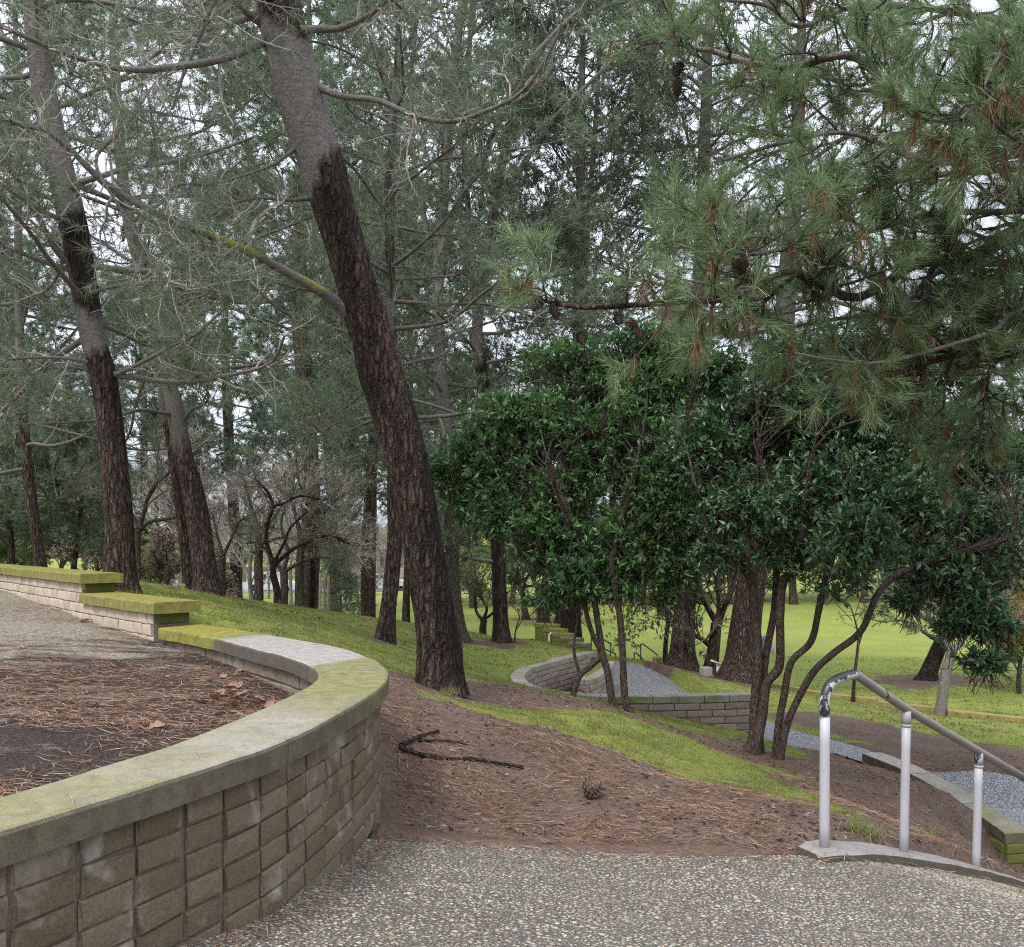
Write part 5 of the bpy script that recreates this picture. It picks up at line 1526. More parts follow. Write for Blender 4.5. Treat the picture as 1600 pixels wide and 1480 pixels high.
# ---- the two many stemmed laurels
def laurel(label, stems, blobs, seed, nspray, mat, Lf=.095, base=None, twigs=True, spray=8):
    rng = np.random.default_rng(seed)
    b = atn(*base)
    t = thing('laurel_tree', label, 'laurel tree', (b[0], b[1], gz(b[0], b[1])))
    ends = []
    for k, (w0, w1, pts) in enumerate(stems):
        q = np.array([atn(*p) for p in pts])
        if pts[0][1] > 1100:
            q[0, 2] = gz(q[0, 0], q[0, 1]) - .05
        P, r = limb_obj(t, q, w0 / 2 / F * pts[0][2], w1 / 2 / F * pts[-1][2], M['bark_laurel'], .35, 'stem', 12, 60, .07, seed + k)
        ends.append((P[-1], r[-1], unit(P[-1] - P[-3])))
    g = Geo()
    bl = [(atn(px, py, Y), np.array([rx / F * Y, max(rx, ry) / F * Y * .8, ry / F * Y])) for px, py, Y, rx, ry in blobs]
    par, parr = [], []
    for c, s in bl:                                      # boughs from the stems into each mass of leaves
        for q_ in range(1 if s.prod() < .12 else 2):
            e = min(ends, key=lambda E: np.linalg.norm(E[0] - c) + rng.uniform(0, .6))
            tgt = c + rng.normal(size=3) * s * .45
            m1 = e[0] + e[2] * np.linalg.norm(tgt - e[0]) * .35
            P = resample(catmull(np.array([e[0], m1, (m1 + tgt) / 2 + rng.normal(size=3) * .08, tgt]), 6), 12)
            r = np.linspace(min(e[1], .017), .004, 12)
            v, q = tubes(P, r, 6); g.add(v, None, q, 0)
            par.append(P); parr.append(r)
    pos, dr = [], []
    vol = np.array([s.prod() ** .62 for c, s in bl]); cnt = (nspray * vol / vol.sum()).astype(int)
    for (c, s), n in zip(bl, cnt):
        u = unit(rng.normal(size=(n, 3))); rad = rng.random(n) ** .5
        lump = .55 + .8 * vnoise(u * 2.3 + c, seed)
        p = c + u * s * (rad * lump)[:, None]
        pos.append(p); dr.append(unit(u + rng.normal(size=u.shape) * .55 + [0, 0, .35]))
    pos = np.vstack(pos); dr = np.vstack(dr)
    # gaps where the sky or the dark inside shows
    keep = vnoise(pos * 2.6, seed + 9) * .6 + vnoise(pos * 6.5, seed + 10) * .4 > .405
    pos, dr = pos[keep], dr[keep]
    K = 2
    ln = rng.uniform(.15, .4, len(pos))
    tw = np.stack([pos - dr * (ln * (1 - k / (K - 1)))[:, None] - np.array([0, 0, .1]) * (1 - k / (K - 1)) ** 2 for k in range(K)], 1)
    v, q = tubes(tw, np.linspace(.005, .0025, K)[None].repeat(len(pos), 0), 3); g.add(v, None, q, 0)
    if twigs:
        P1, R1 = grow(np.array(par), np.array(parr), 4, (.2, 1), (25, 70), (.4, .9), 6, .15, .25, rng, .5, .004)
        v, q = tubes(P1, R1, 4); g.add(v, None, q, 0)
        P2, R2 = grow(P1, R1, 3, (.3, 1), (25, 60), (.2, .4), 4, .1, .25, rng, .5, .003)
        v, q = tubes(P2, R2, 3); g.add(v, None, q, 2)
    leaves(g, pos, dr, spray, Lf, Lf * .42, rng, 1, .6)
    o = g.obj('crown', [M['bark_laurel'], M[mat], M['twig_dark']], t, smooth=False); o['kind'] = 'stuff'
    # the outermost leaves on the near side can be picked apart: each an object of its own
    score = pos[:, 1] + rng.uniform(0, .5, len(pos))
    near = np.argsort(score)[:60]
    lm = []
    for k in range(5):
        gg = Geo(); leaves(gg, np.zeros((1, 3)), np.array([[1., 0, 0]]), 1, Lf * 1.1, Lf * .42, np.random.default_rng(k), 0, .12, 0, 0)
        lm.append(gg.mesh('laurel_leaf', M[mat], smooth=False))
    for i in near:
        for k in range(5):
            o = bpy.data.objects.new('leaf', lm[k])
            dv = Vector(dr[i]) + Vector(rng.normal(size=3)) * .8
            o.location = pos[i]; o.rotation_euler = dv.to_track_quat('X', 'Z').to_euler()
            COL.objects.link(o); o.parent = t; o.matrix_parent_inverse = parent_inv(t)
    return t


laurel('right laurel with smooth brown stems fanning up beside the handrail', [
    (19, 13, [(1169, 1176, 10.5), (1176, 1145, 10.5), (1180, 1109, 10.5), (1183, 1027, 10.5), (1181, 960, 10.5), (1177, 914, 10.5), (1165, 880, 10.4), (1140, 840, 10.3), (1120, 820, 10.2)]),
    (17, 12, [(1178, 1180, 10.45), (1192, 1120, 10.4), (1200, 1070, 10.4), (1217, 1037, 10.35), (1220, 962, 10.3), (1225, 914, 10.3), (1241, 881, 10.2), (1255, 820, 10.1)]),
    (14, 10, [(1188, 1181, 10.6), (1186, 1140, 10.6), (1190, 1080, 10.6), (1197, 1027, 10.6), (1209, 956, 10.6), (1212, 897, 10.6), (1215, 840, 10.6), (1200, 780, 10.6)]),
    (13, 10, [(1211, 1176, 10.4), (1217, 1130, 10.4), (1224, 1092, 10.4), (1235, 1034, 10.35), (1267, 1001, 10.3), (1280, 950, 10.2), (1292, 905, 10.1), (1300, 870, 10)]),
    (13, 9, [(1218, 1188, 10.35), (1226, 1145, 10.3), (1237, 1109, 10.25), (1267, 1053, 10.15), (1300, 1024, 10.0), (1345, 985, 9.9), (1370, 930, 9.8), (1400, 900, 9.8), (1430, 885, 9.8), (1470, 872, 9.8)]),
    (7, 5, [(1177, 914, 10.5), (1150, 880, 10.3), (1120, 850, 10.1), (1095, 800, 10)]),
], [(1120, 700, 10.8, 110, 100), (1215, 655, 11.0, 120, 100), (1330, 650, 11.2, 130, 100), (1450, 680, 11, 120, 110), (1545, 740, 10.8, 95, 110), (1180, 790, 10.4, 110, 75), (1310, 770, 10.6, 120, 90), (1430, 800, 10.4, 120, 90), (1540, 850, 10.2, 85, 90),
     (1345, 835, 9.3, 80, 62), (1300, 895, 9.9, 60, 40), (1470, 890, 10.0, 90, 45), (1520, 940, 9.8, 60, 50), (1550, 975, 9.6, 40, 34), (1545, 1030, 9.5, 48, 22), (1420, 938, 9.9, 34, 24), (1130, 860, 10.2, 60, 35), (1250, 600, 11, 90, 60), (1390, 590, 11.2, 100, 60), (1500, 630, 11.2, 90, 60), (1580, 690, 11, 60, 70), (1490, 970, 9.7, 40, 26), (1240, 860, 10.3, 60, 34), (1160, 620, 11, 70, 50), (1280, 550, 11.4, 130, 36), (1440, 560, 11.4, 110, 36), (1120, 580, 11.2, 60, 40)],
       201, 14500, 'laurel_dark', base=(1190, 1178, 10.5))
laurel('left laurel with three thin bare stems in front of the landing wall', [
    (11, 7, [(897, 1117, 11), (895, 1092, 11), (907, 1057, 11), (923, 1040, 11), (939, 1024, 11), (928, 995, 11), (916, 956, 11), (914, 920, 11), (900, 880, 11)]),
    (6, 3, [(907, 1057, 11), (897, 1021, 11), (898, 995, 11), (902, 970, 11), (899, 955, 11)]),
    (13, 9, [(960, 1120, 11), (955, 1085, 11), (949, 1053, 11), (940, 1020, 11), (935, 980, 11), (928, 935, 11), (920, 890, 11), (900, 840, 11)]),
    (13, 9, [(987, 1123, 10.9), (977, 1095, 10.9), (973, 1050, 10.9), (971, 1011, 10.9), (967, 960, 10.9), (961, 920, 10.9), (955, 880, 10.9), (970, 820, 10.9)]),
], [(870, 760, 11.5, 95, 90), (800, 730, 11.8, 80, 75), (740, 720, 12, 60, 55), (950, 690, 11.5, 110, 90), (870, 660, 11.8, 90, 60), (1010, 610, 11.8, 80, 50), (930, 610, 12, 80, 55), (860, 840, 11.2, 80, 65), (900, 900, 11, 75, 45), (985, 850, 11, 80, 70), (1030, 770, 11, 70, 80),
     (970, 905, 11, 60, 38), (790, 800, 11.5, 60, 50), (740, 790, 12, 45, 40), (850, 930, 11, 40, 25), (1060, 880, 11, 50, 40), (1040, 930, 11, 28, 24), (1060, 570, 11.8, 60, 40), (700, 740, 12, 34, 40), (1080, 800, 10.8, 55, 60), (900, 565, 12.2, 110, 40), (1010, 540, 12.2, 90, 34), (790, 650, 12, 80, 44)],
       202, 12000, 'laurel', base=(955, 1119, 11))


# ------------------------------------------------------------------ trees further off
def proto_pine(seed, h, r0, zl, L, n, n1, n2, k, nn, nl, nw, nmat, mat='bark_red', el=(0, 45), crown_top=None):
    """a whole pine at the origin (trunk, crown), for copying"""
    rng = np.random.default_rng(seed)
    t = bpy.data.objects.new('pine_tree', None); COL.objects.link(t)
    zs_ = np.linspace(0, h, 7)
    lean = rng.normal(size=2) * .04
    pts = np.c_[lean[0] * zs_ + .15 * np.sin(zs_ * .5), lean[1] * zs_, zs_ - .1]
    rad = r0 * np.array([1, .93, .85, .75, .6, .42, .15])
    V, Q, bk, TP, TR = bole(pts, rad, 10, 30, .06, np.array([0, 0, .1, .4, .7, 1, 1.]), seed=seed)
    Geo().add(V, None, Q, attr=bk).obj('trunk', M[mat], t, attr_name='bark')
    par, parr = [], []
    g = Geo()
    for j, z in enumerate(np.linspace(zl, h * .98, n)):
        f = (z - zl) / (h - zl)
        c = np.array([np.interp(z, TP[:, 2], TP[:, q]) for q in range(3)])
        az = j * 2.4 + rng.uniform(-.4, .4); e = R(el[0] * (1 - f) + el[1] * f + rng.uniform(-12, 12))
        ln = (L[0] * (1 - f) + L[1] * f) * rng.uniform(.65, 1.2)
        d = np.array([math.cos(az) * math.cos(e), math.sin(az) * math.cos(e), math.sin(e)])
        q = [c]
        for s_ in range(6):
            d = unit(d + rng.normal(size=3) * .13 + [0, 0, .05 * (s_ - 2)]); q.append(q[-1] + d * ln / 6)
        P = resample(q, 10); r = (.012 + ln * .008) * np.linspace(1, .3, 10)
        par.append(P); parr.append(r)
    v, q = tubes(np.array(par), np.array(parr), 4); g.add(v, None, q, 0)
    P1, R1 = grow(np.array(par), np.array(parr), n1, (.2, 1), (30, 75), (L[1] * .25, L[0] * .42), 5, .12, .22, rng, .5, .006, .8, .03)
    P2, R2 = grow(P1, R1, n2, (.2, 1), (25, 65), (.3, .9), 4, .15, .22, rng, .6, .004, .8, .05)
    v, q = tubes(P1, R1, 3); g.add(v, None, q, 0)
    pos, d = along(P2, rng, k, .3)
    pos = np.vstack([pos, P2[:, -1]]); d = np.vstack([d, unit(P2[:, -1] - P2[:, -2])])
    needles(g, pos, d, nn, nl, nw, rng, 1, .7)
    o = g.obj('crown', [M['twig'], M[nmat]], t, smooth=False); o['kind'] = 'stuff'
    return t


def proto_leafy(seed, h, r0, crown, nspray, leaf, mat, bark='bark_grey', nlv=5, low=.25):
    """a broadleaved tree or tall shrub at the origin"""
    rng = np.random.default_rng(seed)
    t = bpy.data.objects.new('broadleaf_tree', None); COL.objects.link(t)
    pts = np.array([(0, 0, -.1), (.05, 0, h * .15), (.1, .05, h * .3), (.05, .1, h * .5), (.1, .1, h * .7)])
    V, Q, bk, TP, TR = bole(pts, r0 * np.array([1, .85, .7, .5, .2]), 10, 20, .07, np.full(5, .4), seed=seed)
    Geo().add(V, None, Q, attr=bk).obj('trunk', M[bark], t, attr_name='bark')
    par = TP[None][:, ::2]; parr = TR[None][:, ::2]
    g = Geo()
    P1, R1 = grow(par, parr, 14, (low, 1), (25, 65), (crown * .7, crown * 1.3), 8, .25, .18, rng, .5, .015, .8, .03)
    P2, R2 = grow(P1, R1, 6, (.3, 1), (25, 60), (crown * .3, crown * .6), 5, .1, .2, rng, .5, .008)
    for P_, R_ in ((P1, R1), (P2, R2)):
        v, q = tubes(P_, R_, 4); g.add(v, None, q, 0)
    pos, d = along(P2, rng, max(1, nspray // len(P2)), .2)
    pos = pos + rng.normal(size=pos.shape) * crown * .09
    leaves(g, pos, d, nlv, leaf, leaf * .5, rng, 1, 1.0)
    o = g.obj('crown', [M['twig'], M[mat]], t, smooth=False); o['kind'] = 'stuff'
    return t


def bare_tree(name, label, stems, seed, mat='bark_grey', n=(9, 7, 4), L=((.8, 2.0), (.4, 1.1), (.2, .6)), tmat='twig', leafmat=None, nleaf=0, leaf=.08, cat='bare tree', up=.2, group=None, rmin=.004, bk=.3):
    rng = np.random.default_rng(seed)
    b = atn(*stems[0][2][0])
    t = thing(name, label, cat, (b[0], b[1], gz(b[0], b[1])), group)
    par, parr = [], []
    for k, (w0, w1, pts) in enumerate(stems):
        q = np.array([atn(*p) for p in pts])
        if k == 0: q[0, 2] = gz(q[0, 0], q[0, 1]) - .05
        P, r = limb_obj(t, q, w0 / 2 / F * pts[0][2], w1 / 2 / F * pts[-1][2], M[mat], bk, 'trunk' if k == 0 else 'limb', 9, 36, .07, seed + k)
        par.append(resample(P, 12)); parr.append(np.interp(np.linspace(0, 1, 12), np.linspace(0, 1, len(r)), r))
    sel = slice(1, None) if len(par) > 1 else slice(None)
    P, r = np.array(par[sel]), np.array(parr[sel])
    g = Geo()
    for k in range(len(n)):
        P, r = grow(P, r, n[k], (.25, 1), (25, 65), L[k], 6 if k < 2 else 4, up, .2, rng, .55, rmin, .9, .02)
        v, q = tubes(P, r, 4 if k == 0 else 3); g.add(v, None, q, 0)
    if nleaf:
        pos, d = along(P, rng, 1, .3)
        s_ = rng.random(len(pos)) < nleaf
        leaves(g, pos[s_], d[s_], 3, leaf, leaf * .55, rng, 1, 1.0)
    o = g.obj('crown', [M[tmat], M[leafmat or 'russet']], t, smooth=False); o['kind'] = 'stuff'
    return t


def put(proto, px, py, Y, s, rz, label, cat, group=None, name=None, first=[]):
    """the first call for a prototype moves it, later ones copy it with its parts"""
    if proto.get('used'):
        o = copy_tree(proto)
    else:
        o = proto; o['used'] = 1
    p = atn(px, py, Y)
    o.location = (p[0], Y, gz(p[0], Y)); o.scale = (s * random.uniform(.92, 1.08), s * random.uniform(.92, 1.08), s); o.rotation_euler = (0, 0, rz)
    if name: o.name = name
    for k in ('label', 'category', 'group'):
        if k in o: del o[k]
    return tag(o, label, cat, group)


def spot(px, refs):
    return min(refs, key=lambda r: abs(r[0] - px))[1]


LEFT = [(-60, 'beyond the far left end of the mossy coping'), (25, 'around the slim far left trunk'), (110, 'behind the small young pine at left'), (190, 'directly behind the dark pine by the wall'), (260, 'between the dark pine and the double stemmed pine'), (325, 'directly behind the double stemmed pine'), (400, 'left of the forked bare tree'), (460, 'right of the forked bare tree'), (520, 'above the dark car on the road'), (590, 'left of the slim reddish pine'), (640, 'directly behind the big leaning trunk')]
FAR = LEFT + [(695, 'behind the thick grey half hidden pine'), (735, 'just left of the upright dark pine'), (780, 'directly behind the upright dark pine'), (815, 'above the two far lawn trunks'), (850, 'right of the two far lawn trunks'), (880, 'behind the leaning trunk of the stair'), (915, 'behind the left laurel stems'), (955, 'just right of the left laurel stems'), (1000, 'above the dark stair handrail'), (1045, 'behind the drooping pale tree'), (1090, 'between the two thick pines'), (1140, 'behind the thickest pine'), (1190, 'behind the person'), (1240, 'behind the right laurel stems'), (1290, 'above the rail bend, near side'), (1345, 'above the thin dark sapling'), (1405, 'left of the leaning lawn pine'), (1460, 'behind the leaning lawn pine'), (1520, 'right of the pale smooth trunk'), (1570, 'near the yellow autumn tree'), (1640, 'at the right edge'), (1720, 'beyond the right edge')]
# second rank pines: three grown, the rest copied
PP = [proto_pine(401, 15, .24, 5.0, (4.2, 1.6), 46, 8, 7, 3, 9, .25, .027, 'needle_blue'),
      proto_pine(402, 17, .26, 6.0, (4.6, 1.8), 46, 8, 7, 3, 9, .25, .027, 'needle'),
      proto_pine(403, 13, .2, 4.0, (3.8, 1.4), 44, 8, 7, 3, 9, .25, .027, 'needle_blue')]
mid = [(478, 29, 1), (575, 34, 0), (-60, 34, 2), (40, 44, 0), (235, 40, 2), (370, 46, 1), (520, 42, 0)]
for px, Y, k in mid:
    put(PP[k], px, 900, Y, random.uniform(1.05, 1.3), random.uniform(0, 6.28), 'tall pine ' + spot(px, LEFT), 'pine tree', 'pines massed behind the nearer trunks')
for px, Y, k in [(-120, 62, 0), (20, 70, 1), (120, 58, 2), (260, 66, 0), (680, 66, 0), (740, 60, 1), (800, 64, 1), (850, 60, 0), (900, 68, 2), (950, 62, 1), (990, 66, 0), (1040, 61, 1), (1090, 70, 1), (1140, 62, 0), (1190, 66, 2), (1240, 62, 1), (1290, 70, 0), (1350, 63, 1), (1410, 68, 0), (1470, 62, 2), (1530, 66, 0), (1590, 61, 1), (1660, 66, 2), (1740, 62, 1)]:
    put(PP[k], px, 900, Y, random.uniform(.75, 1.1), random.uniform(0, 6.28), 'far pine in the wood edge ' + spot(px, FAR), 'pine tree', 'far pines beyond the lawn')

# broadleaved trees and tall shrubs at the back
LP = [proto_leafy(411, 7, .16, 2.6, 2600, .20, 'bush'), proto_leafy(412, 5, .1, 2.2, 2200, .20, 'bush_pale', low=.05), proto_leafy(413, 4.5, .1, 2.1, 2000, .18, 'russet', low=.05), proto_leafy(414, 5.5, .1, 2.2, 1800, .2, 'autumn', low=.15)]
back = [(690, 66, 0), (735, 62, 1), (775, 69, 0), (815, 66, 1), (850, 71, 0), (890, 73, 0), (930, 68, 1), (965, 72, 0), (1005, 67, 0), (1050, 72, 1), (1095, 66, 0), (1140, 70, 0), (1190, 64, 1), (1240, 69, 0), (1290, 62, 0), (1340, 68, 1), (1390, 64, 0), (1450, 66, 0), (1510, 60, 1), (1560, 64, 0), (1620, 60, 0), (1690, 64, 1)]
for px, Y, k in back:
    put(LP[k], px, 930, Y, random.uniform(.9, 1.35), random.uniform(0, 6.28), ['mid green broadleaf tree at the far lawn edge, ', 'pale green leafy shrub at the far lawn edge, '][k] + spot(px, FAR), ['tree', 'shrub'][k], ['green trees along the far lawn edge', 'pale shrubs along the far lawn edge'][k], ['broadleaf_tree', 'leafy_shrub'][k])
for px, Y, s, w_ in [(1592, 24, .62, 'nearer yellow autumn tree at the right edge behind the hanging laurel leaves'), (1660, 26, .8, 'yellow autumn tree mostly cut off by the right edge'), (1560, 33, .8, 'farther yellow autumn tree behind the pale smooth trunk')]:
    put(LP[3], px, 1000, Y, s, random.uniform(0, 6.28), w_, 'tree', 'yellow autumn trees at the right edge', 'autumn_tree')
rus = [(-30, 24, .55), (95, 27, .6), (150, 30, .7), (262, 24, .4), (230, 37, .6), (350, 40, .5), (20, 40, 1), (300, 46, 1), (-80, 36, .9)]
for px, Y, s in rus:
    put(LP[2], px, 900, Y, s, random.uniform(0, 6.28), random.choice(['thin russet winter shrub ', 'brownish bare looking shrub ', 'low reddish shrub ']) + spot(px, LEFT), 'shrub', 'russet shrubs in the left thicket', 'russet_shrub')
for px, Y, s in [(-50, 22, .6), (15, 23, .55), (60, 34, .8), (190, 38, .9), (250, 30, .35), (330, 52, .7), (500, 100, 1.6), (570, 104, 1.5), (620, 101, 1.5), (380, 104, 1.6), (440, 108, 1.7), (300, 102, 1.6), (220, 98, 1.6)]:
    put(LP[1], px, 900, Y, s, random.uniform(0, 6.28), ('pale green shrub ' if Y < 90 else 'pale shrub across the far road, ') + spot(px, LEFT), 'shrub', 'pale shrubs in the left thicket', 'leafy_shrub')

def proto_bare(seed, h, r0):
    rng = np.random.default_rng(seed)
    t = bpy.data.objects.new('bare_tree', None); COL.objects.link(t)
    pts = np.array([(0, 0, -.1), (.03, 0, h * .15), (.1, .05, h * .3), (.05, .12, h * .5), (.12, .1, h * .75)])
    V, Q, bk, TP, TR = bole(pts, r0 * np.array([1, .85, .7, .5, .2]), 8, 16, .07, np.full(5, .6), seed=seed)
    Geo().add(V, None, Q, attr=bk).obj('trunk', M['bark_grey'], t, attr_name='bark')
    P, r = TP[None][:, ::2], TR[None][:, ::2]
    g = Geo()
    for n, L in ((13, (h * .3, h * .55)), (8, (h * .15, h * .3)), (6, (h * .06, h * .16)), (2, (h * .04, h * .09))):
        P, r = grow(P, r, n, (.22, 1), (22, 60), L, 6 if n > 7 else 4, .15, .16, rng, .5, .006, .9, .02)
        v, q = tubes(P, r, 3); g.add(v, None, q, 0)
    pos, d = along(P, rng, 1, .3); s_ = rng.random(len(pos)) < .2
    leaves(g, pos[s_], d[s_], 2, .09, .05, rng, 1, 1.0)
    o = g.obj('crown', [M['twig_pale'], M['russet']], t, smooth=False); o['kind'] = 'stuff'
    return t


BT = [proto_bare(431, 6, .11), proto_bare(432, 7, .13)]
for j, (px, Y) in enumerate([(130, 38), (245, 42), (285, 30), (365, 52), (395, 36), (455, 62), (495, 48), (540, 60), (575, 44), (605, 66), (655, 58), (345, 68), (420, 70), (515, 54)]):
    put(BT[j % 2], px, 900, Y, random.uniform(.85, 1.15), random.uniform(0, 6.28), ('leafless grey brown tree, near one, ' if Y < 41 else 'leafless grey brown tree, middle distance, ' if Y < 56 else 'leafless grey brown tree, far one, ') + spot(px, LEFT), 'bare tree', 'bare trees before the far road')

YP = proto_pine(421, 3.6, .06, .5, (1.4, .4), 34, 6, 5, 2, 12, .17, .011, 'needle', el=(20, 55))
put(YP, 112, 890, 21, 1.0, .4, 'small young bushy pine standing in front of russet shrubs at left', 'pine tree')
put(YP, 20, 890, 20, 1.25, 2.1, 'young bushy pine at the far left edge above the mossy coping', 'pine tree')
put(YP, 535, 940, 38, 1.0, 4.1, 'low dark young pine hanging over the edge of the far road', 'pine tree')

bare_tree('bare_tree', 'small forked bare tree on the grass crest between two pines', [
    (13, 10, [(434, 952, 22), (432, 925, 22), (428, 897, 22), (426, 880, 22)]),
    (9, 4, [(426, 880, 22), (420, 860, 22), (415, 838, 22), (421, 812, 22), (426, 792, 22), (418, 770, 22), (400, 750, 22)]),
    (8, 4, [(428, 883, 22), (440, 872, 22), (462, 855, 22), (490, 843, 22), (515, 838, 21.8), (545, 848, 21.6)]),
    (6, 3, [(428, 880, 22), (436, 862, 22), (445, 845, 22), (455, 825, 22.2), (480, 800, 22.4)]),
    (5, 3, [(426, 792, 22), (445, 785, 22), (470, 775, 22), (500, 780, 22)])], 501, 'bark_dark', up=.1)
bare_tree('bare_tree', 'brown twisted tree close behind the dark pine at left', [
    (11, 9, [(216, 912, 19), (215, 880, 19), (214, 850, 19), (217, 825, 19)]),
    (8, 4, [(217, 825, 19), (225, 800, 19), (232, 775, 19), (245, 755, 19), (265, 740, 19)]),
    (7, 4, [(217, 828, 19), (235, 815, 19), (255, 812, 19), (285, 810, 19), (320, 818, 18.8)]),
    (6, 3, [(217, 825, 19), (205, 800, 19), (190, 780, 19), (160, 770, 19)])], 502, 'bark_grey')
bare_tree('bare_tree', 'thin bare trunk left of the forked bare tree', [(11, 9, [(347, 935, 24), (347, 905, 24), (348, 870, 24)]), (7, 3, [(348, 870, 24), (340, 840, 24), (330, 800, 24)]), (7, 3, [(348, 870, 24), (360, 845, 24), (375, 815, 24), (400, 800, 24)])], 503, 'bark_grey', leafmat='russet', nleaf=.3)
bare_tree('bare_tree', 'dense dark twiggy tree right behind the forked bare tree', [(13, 12, [(443, 950, 26), (443, 925, 26), (442, 895, 26)]), (8, 3, [(442, 895, 26), (450, 860, 26), (440, 820, 26), (450, 770, 26)]), (7, 3, [(442, 895, 26), (425, 870, 26), (405, 850, 26), (385, 848, 26)]), (7, 3, [(442, 895, 26), (465, 880, 26), (490, 872, 26), (515, 872, 26)])], 504, 'bark_grey', leafmat='bush', nleaf=.5, leaf=.12)
for x, w, Y, sd_, lb in [(468, 18, 27, 505, 'broad tan trunk of the trio left of the stakes'), (488, 16, 27.5, 506, 'black trunk directly left of the three pale stakes'), (402, 17, 30, 507, 'dark trunk left of the forked bare tree near the road')]:
    bare_tree('bare_tree', lb, [(w, w * .7, [(x, 956, Y), (x + 1, 920, Y), (x + 2, 880, Y), (x + 3, 840, Y)]), (w * .5, 3, [(x + 3, 840, Y), (x - 10, 790, Y), (x - 25, 740, Y)]), (w * .5, 3, [(x + 3, 840, Y), (x + 20, 800, Y), (x + 50, 770, Y)]), (w * .4, 3, [(x + 3, 850, Y), (x + 40, 840, Y), (x + 75, 850, Y - 1)])],
              sd_, 'bark_grey' if sd_ == 505 else 'bark_dark', leafmat='russet', nleaf=.35, tmat='twig_pale')
for k, x in enumerate((500, 507, 513)):
    g = Geo(); c = atn(x, 950, 25.5 + k * .2); z = gz(c[0], c[1])
    capped_tube(g, [(0, 0, -.1), (.01, 0, 1.25)], [.04, .035], 8)
    o = g.obj('stake', M['stake'], smooth=False); o.location = (c[0], c[1], z)
    tag(o, ['leftmost pale wooden tree stake beside the black trunk', 'middle pale wooden tree stake beside the black trunk', 'rightmost pale wooden tree stake beside the black trunk'][k], 'stake', 'pale tree stakes')
bare_tree('forked_tree', 'small low forked tree beside the straight dark pine on the far lawn', [(13, 11, [(754, 1000, 30), (754, 985, 30), (755, 970, 30)]), (6, 3, [(755, 970, 30), (745, 955, 30), (742, 930, 30), (746, 905, 30)]), (6, 3, [(755, 970, 30), (760, 950, 30), (752, 930, 30), (755, 900, 30)]), (5, 3, [(756, 968, 30), (770, 958, 30), (775, 945, 30)])], 508, 'bark_dark', leafmat='bush_pale', nleaf=.7, leaf=.12)
bare_tree('sapling', 'thin bare sapling left of the mossy stair parapet', [(3, 2, [(804, 1010, 21), (806, 985, 21), (812, 965, 21)]), (2, 1, [(806, 985, 21), (815, 970, 21), (822, 955, 21)]), (2, 1, [(812, 965, 21), (808, 950, 21)])], 509, 'bark_grey', n=(4, 3), L=((.2, .5), (.1, .3)), cat='sapling')
bare_tree('small_tree', 'dark many forked tree between the two thick pines', [(24, 17, [(1108, 1052, 22), (1113, 1015, 22), (1122, 975, 22)]), (12, 6, [(1122, 975, 22), (1110, 955, 22), (1095, 930, 22), (1085, 900, 22)]), (12, 6, [(1122, 975, 22), (1132, 950, 22), (1145, 920, 22), (1150, 880, 22)]), (10, 5, [(1114, 1012, 22), (1100, 1000, 22), (1085, 990, 22), (1075, 970, 22)]), (9, 5, [(1122, 975, 22), (1122, 940, 22), (1118, 900, 22)])], 510, 'bark_dark', leafmat='bush', nleaf=1, leaf=.13, cat='tree')
bare_tree('small_tree', 'thin trunked tree with drooping pale foliage left of the thick pine', [(9, 7, [(1039, 1042, 26), (1041, 1005, 26), (1044, 970, 26)]), (6, 3, [(1044, 970, 26), (1035, 940, 26), (1015, 915, 26), (1000, 910, 26)]), (6, 3, [(1044, 970, 26), (1040, 930, 26), (1045, 890, 26)]), (5, 3, [(1044, 965, 26), (1020, 945, 26), (1000, 945, 26), (990, 960, 26)])], 511, 'bark_red', leafmat='bush_pale', nleaf=1, leaf=.13, cat='tree', up=-.1)
bare_tree('small_tree', 'pale smooth trunked young tree forked above the edging timbers', [(18, 14, [(1468, 1122, 17.5), (1473, 1090, 17.5), (1478, 1050, 17.5), (1488, 1016, 17.5)]), (11, 5, [(1488, 1016, 17.5), (1502, 1004, 17.5), (1508, 988, 17.5), (1500, 970, 17.5), (1498, 945, 17.5)]), (9, 5, [(1486, 1018, 17.5), (1476, 1004, 17.5), (1466, 985, 17.5), (1450, 960, 17.5)]), (5, 3, [(1508, 988, 17.5), (1525, 970, 17.5), (1545, 940, 17.5)])], 512, 'bark_grey', bk=1.2, leafmat='autumn', nleaf=.35, leaf=.08, cat='tree')
bare_tree('sapling', 'thin dark sapling rising behind the bend of the handrail', [(6, 4, [(1332, 1092, 20), (1336, 1050, 20), (1341, 1010, 20), (1340, 985, 20)]), (3, 2, [(1341, 1010, 20), (1348, 985, 20), (1352, 960, 20)]), (3, 2, [(1340, 985, 20), (1335, 965, 20), (1330, 950, 20)])], 513, 'bark_red', n=(4, 3), L=((.3, .7), (.15, .4)), leafmat='bush', nleaf=.5, cat='sapling')
for px, py, Y, w, lb in [(822, 975, 50, 10, 'thin trunk far out on the lawn, left one of two'), (849, 982, 47, 15, 'leaning trunk far out on the lawn in a bare ring')]:
    bare_tree('small_tree', lb, [(w * 1.3, w * .8, [(px, py, Y), (px - 3, py - 30, Y), (px - 6, py - 60, Y)]), (w * .5, 3, [(px - 6, py - 60, Y), (px - 25, py - 90, Y), (px - 45, py - 110, Y)]), (w * .5, 3, [(px - 6, py - 60, Y), (px + 15, py - 95, Y), (px + 30, py - 120, Y)]), (w * .5, 3, [(px - 6, py - 58, Y), (px + 20, py - 60, Y), (px + 45, py - 55, Y)])], 520 + w, 'bark_red', leafmat='bush', nleaf=1, leaf=.3, L=((1.5, 3), (.8, 2), (.4, 1)), cat='tree')


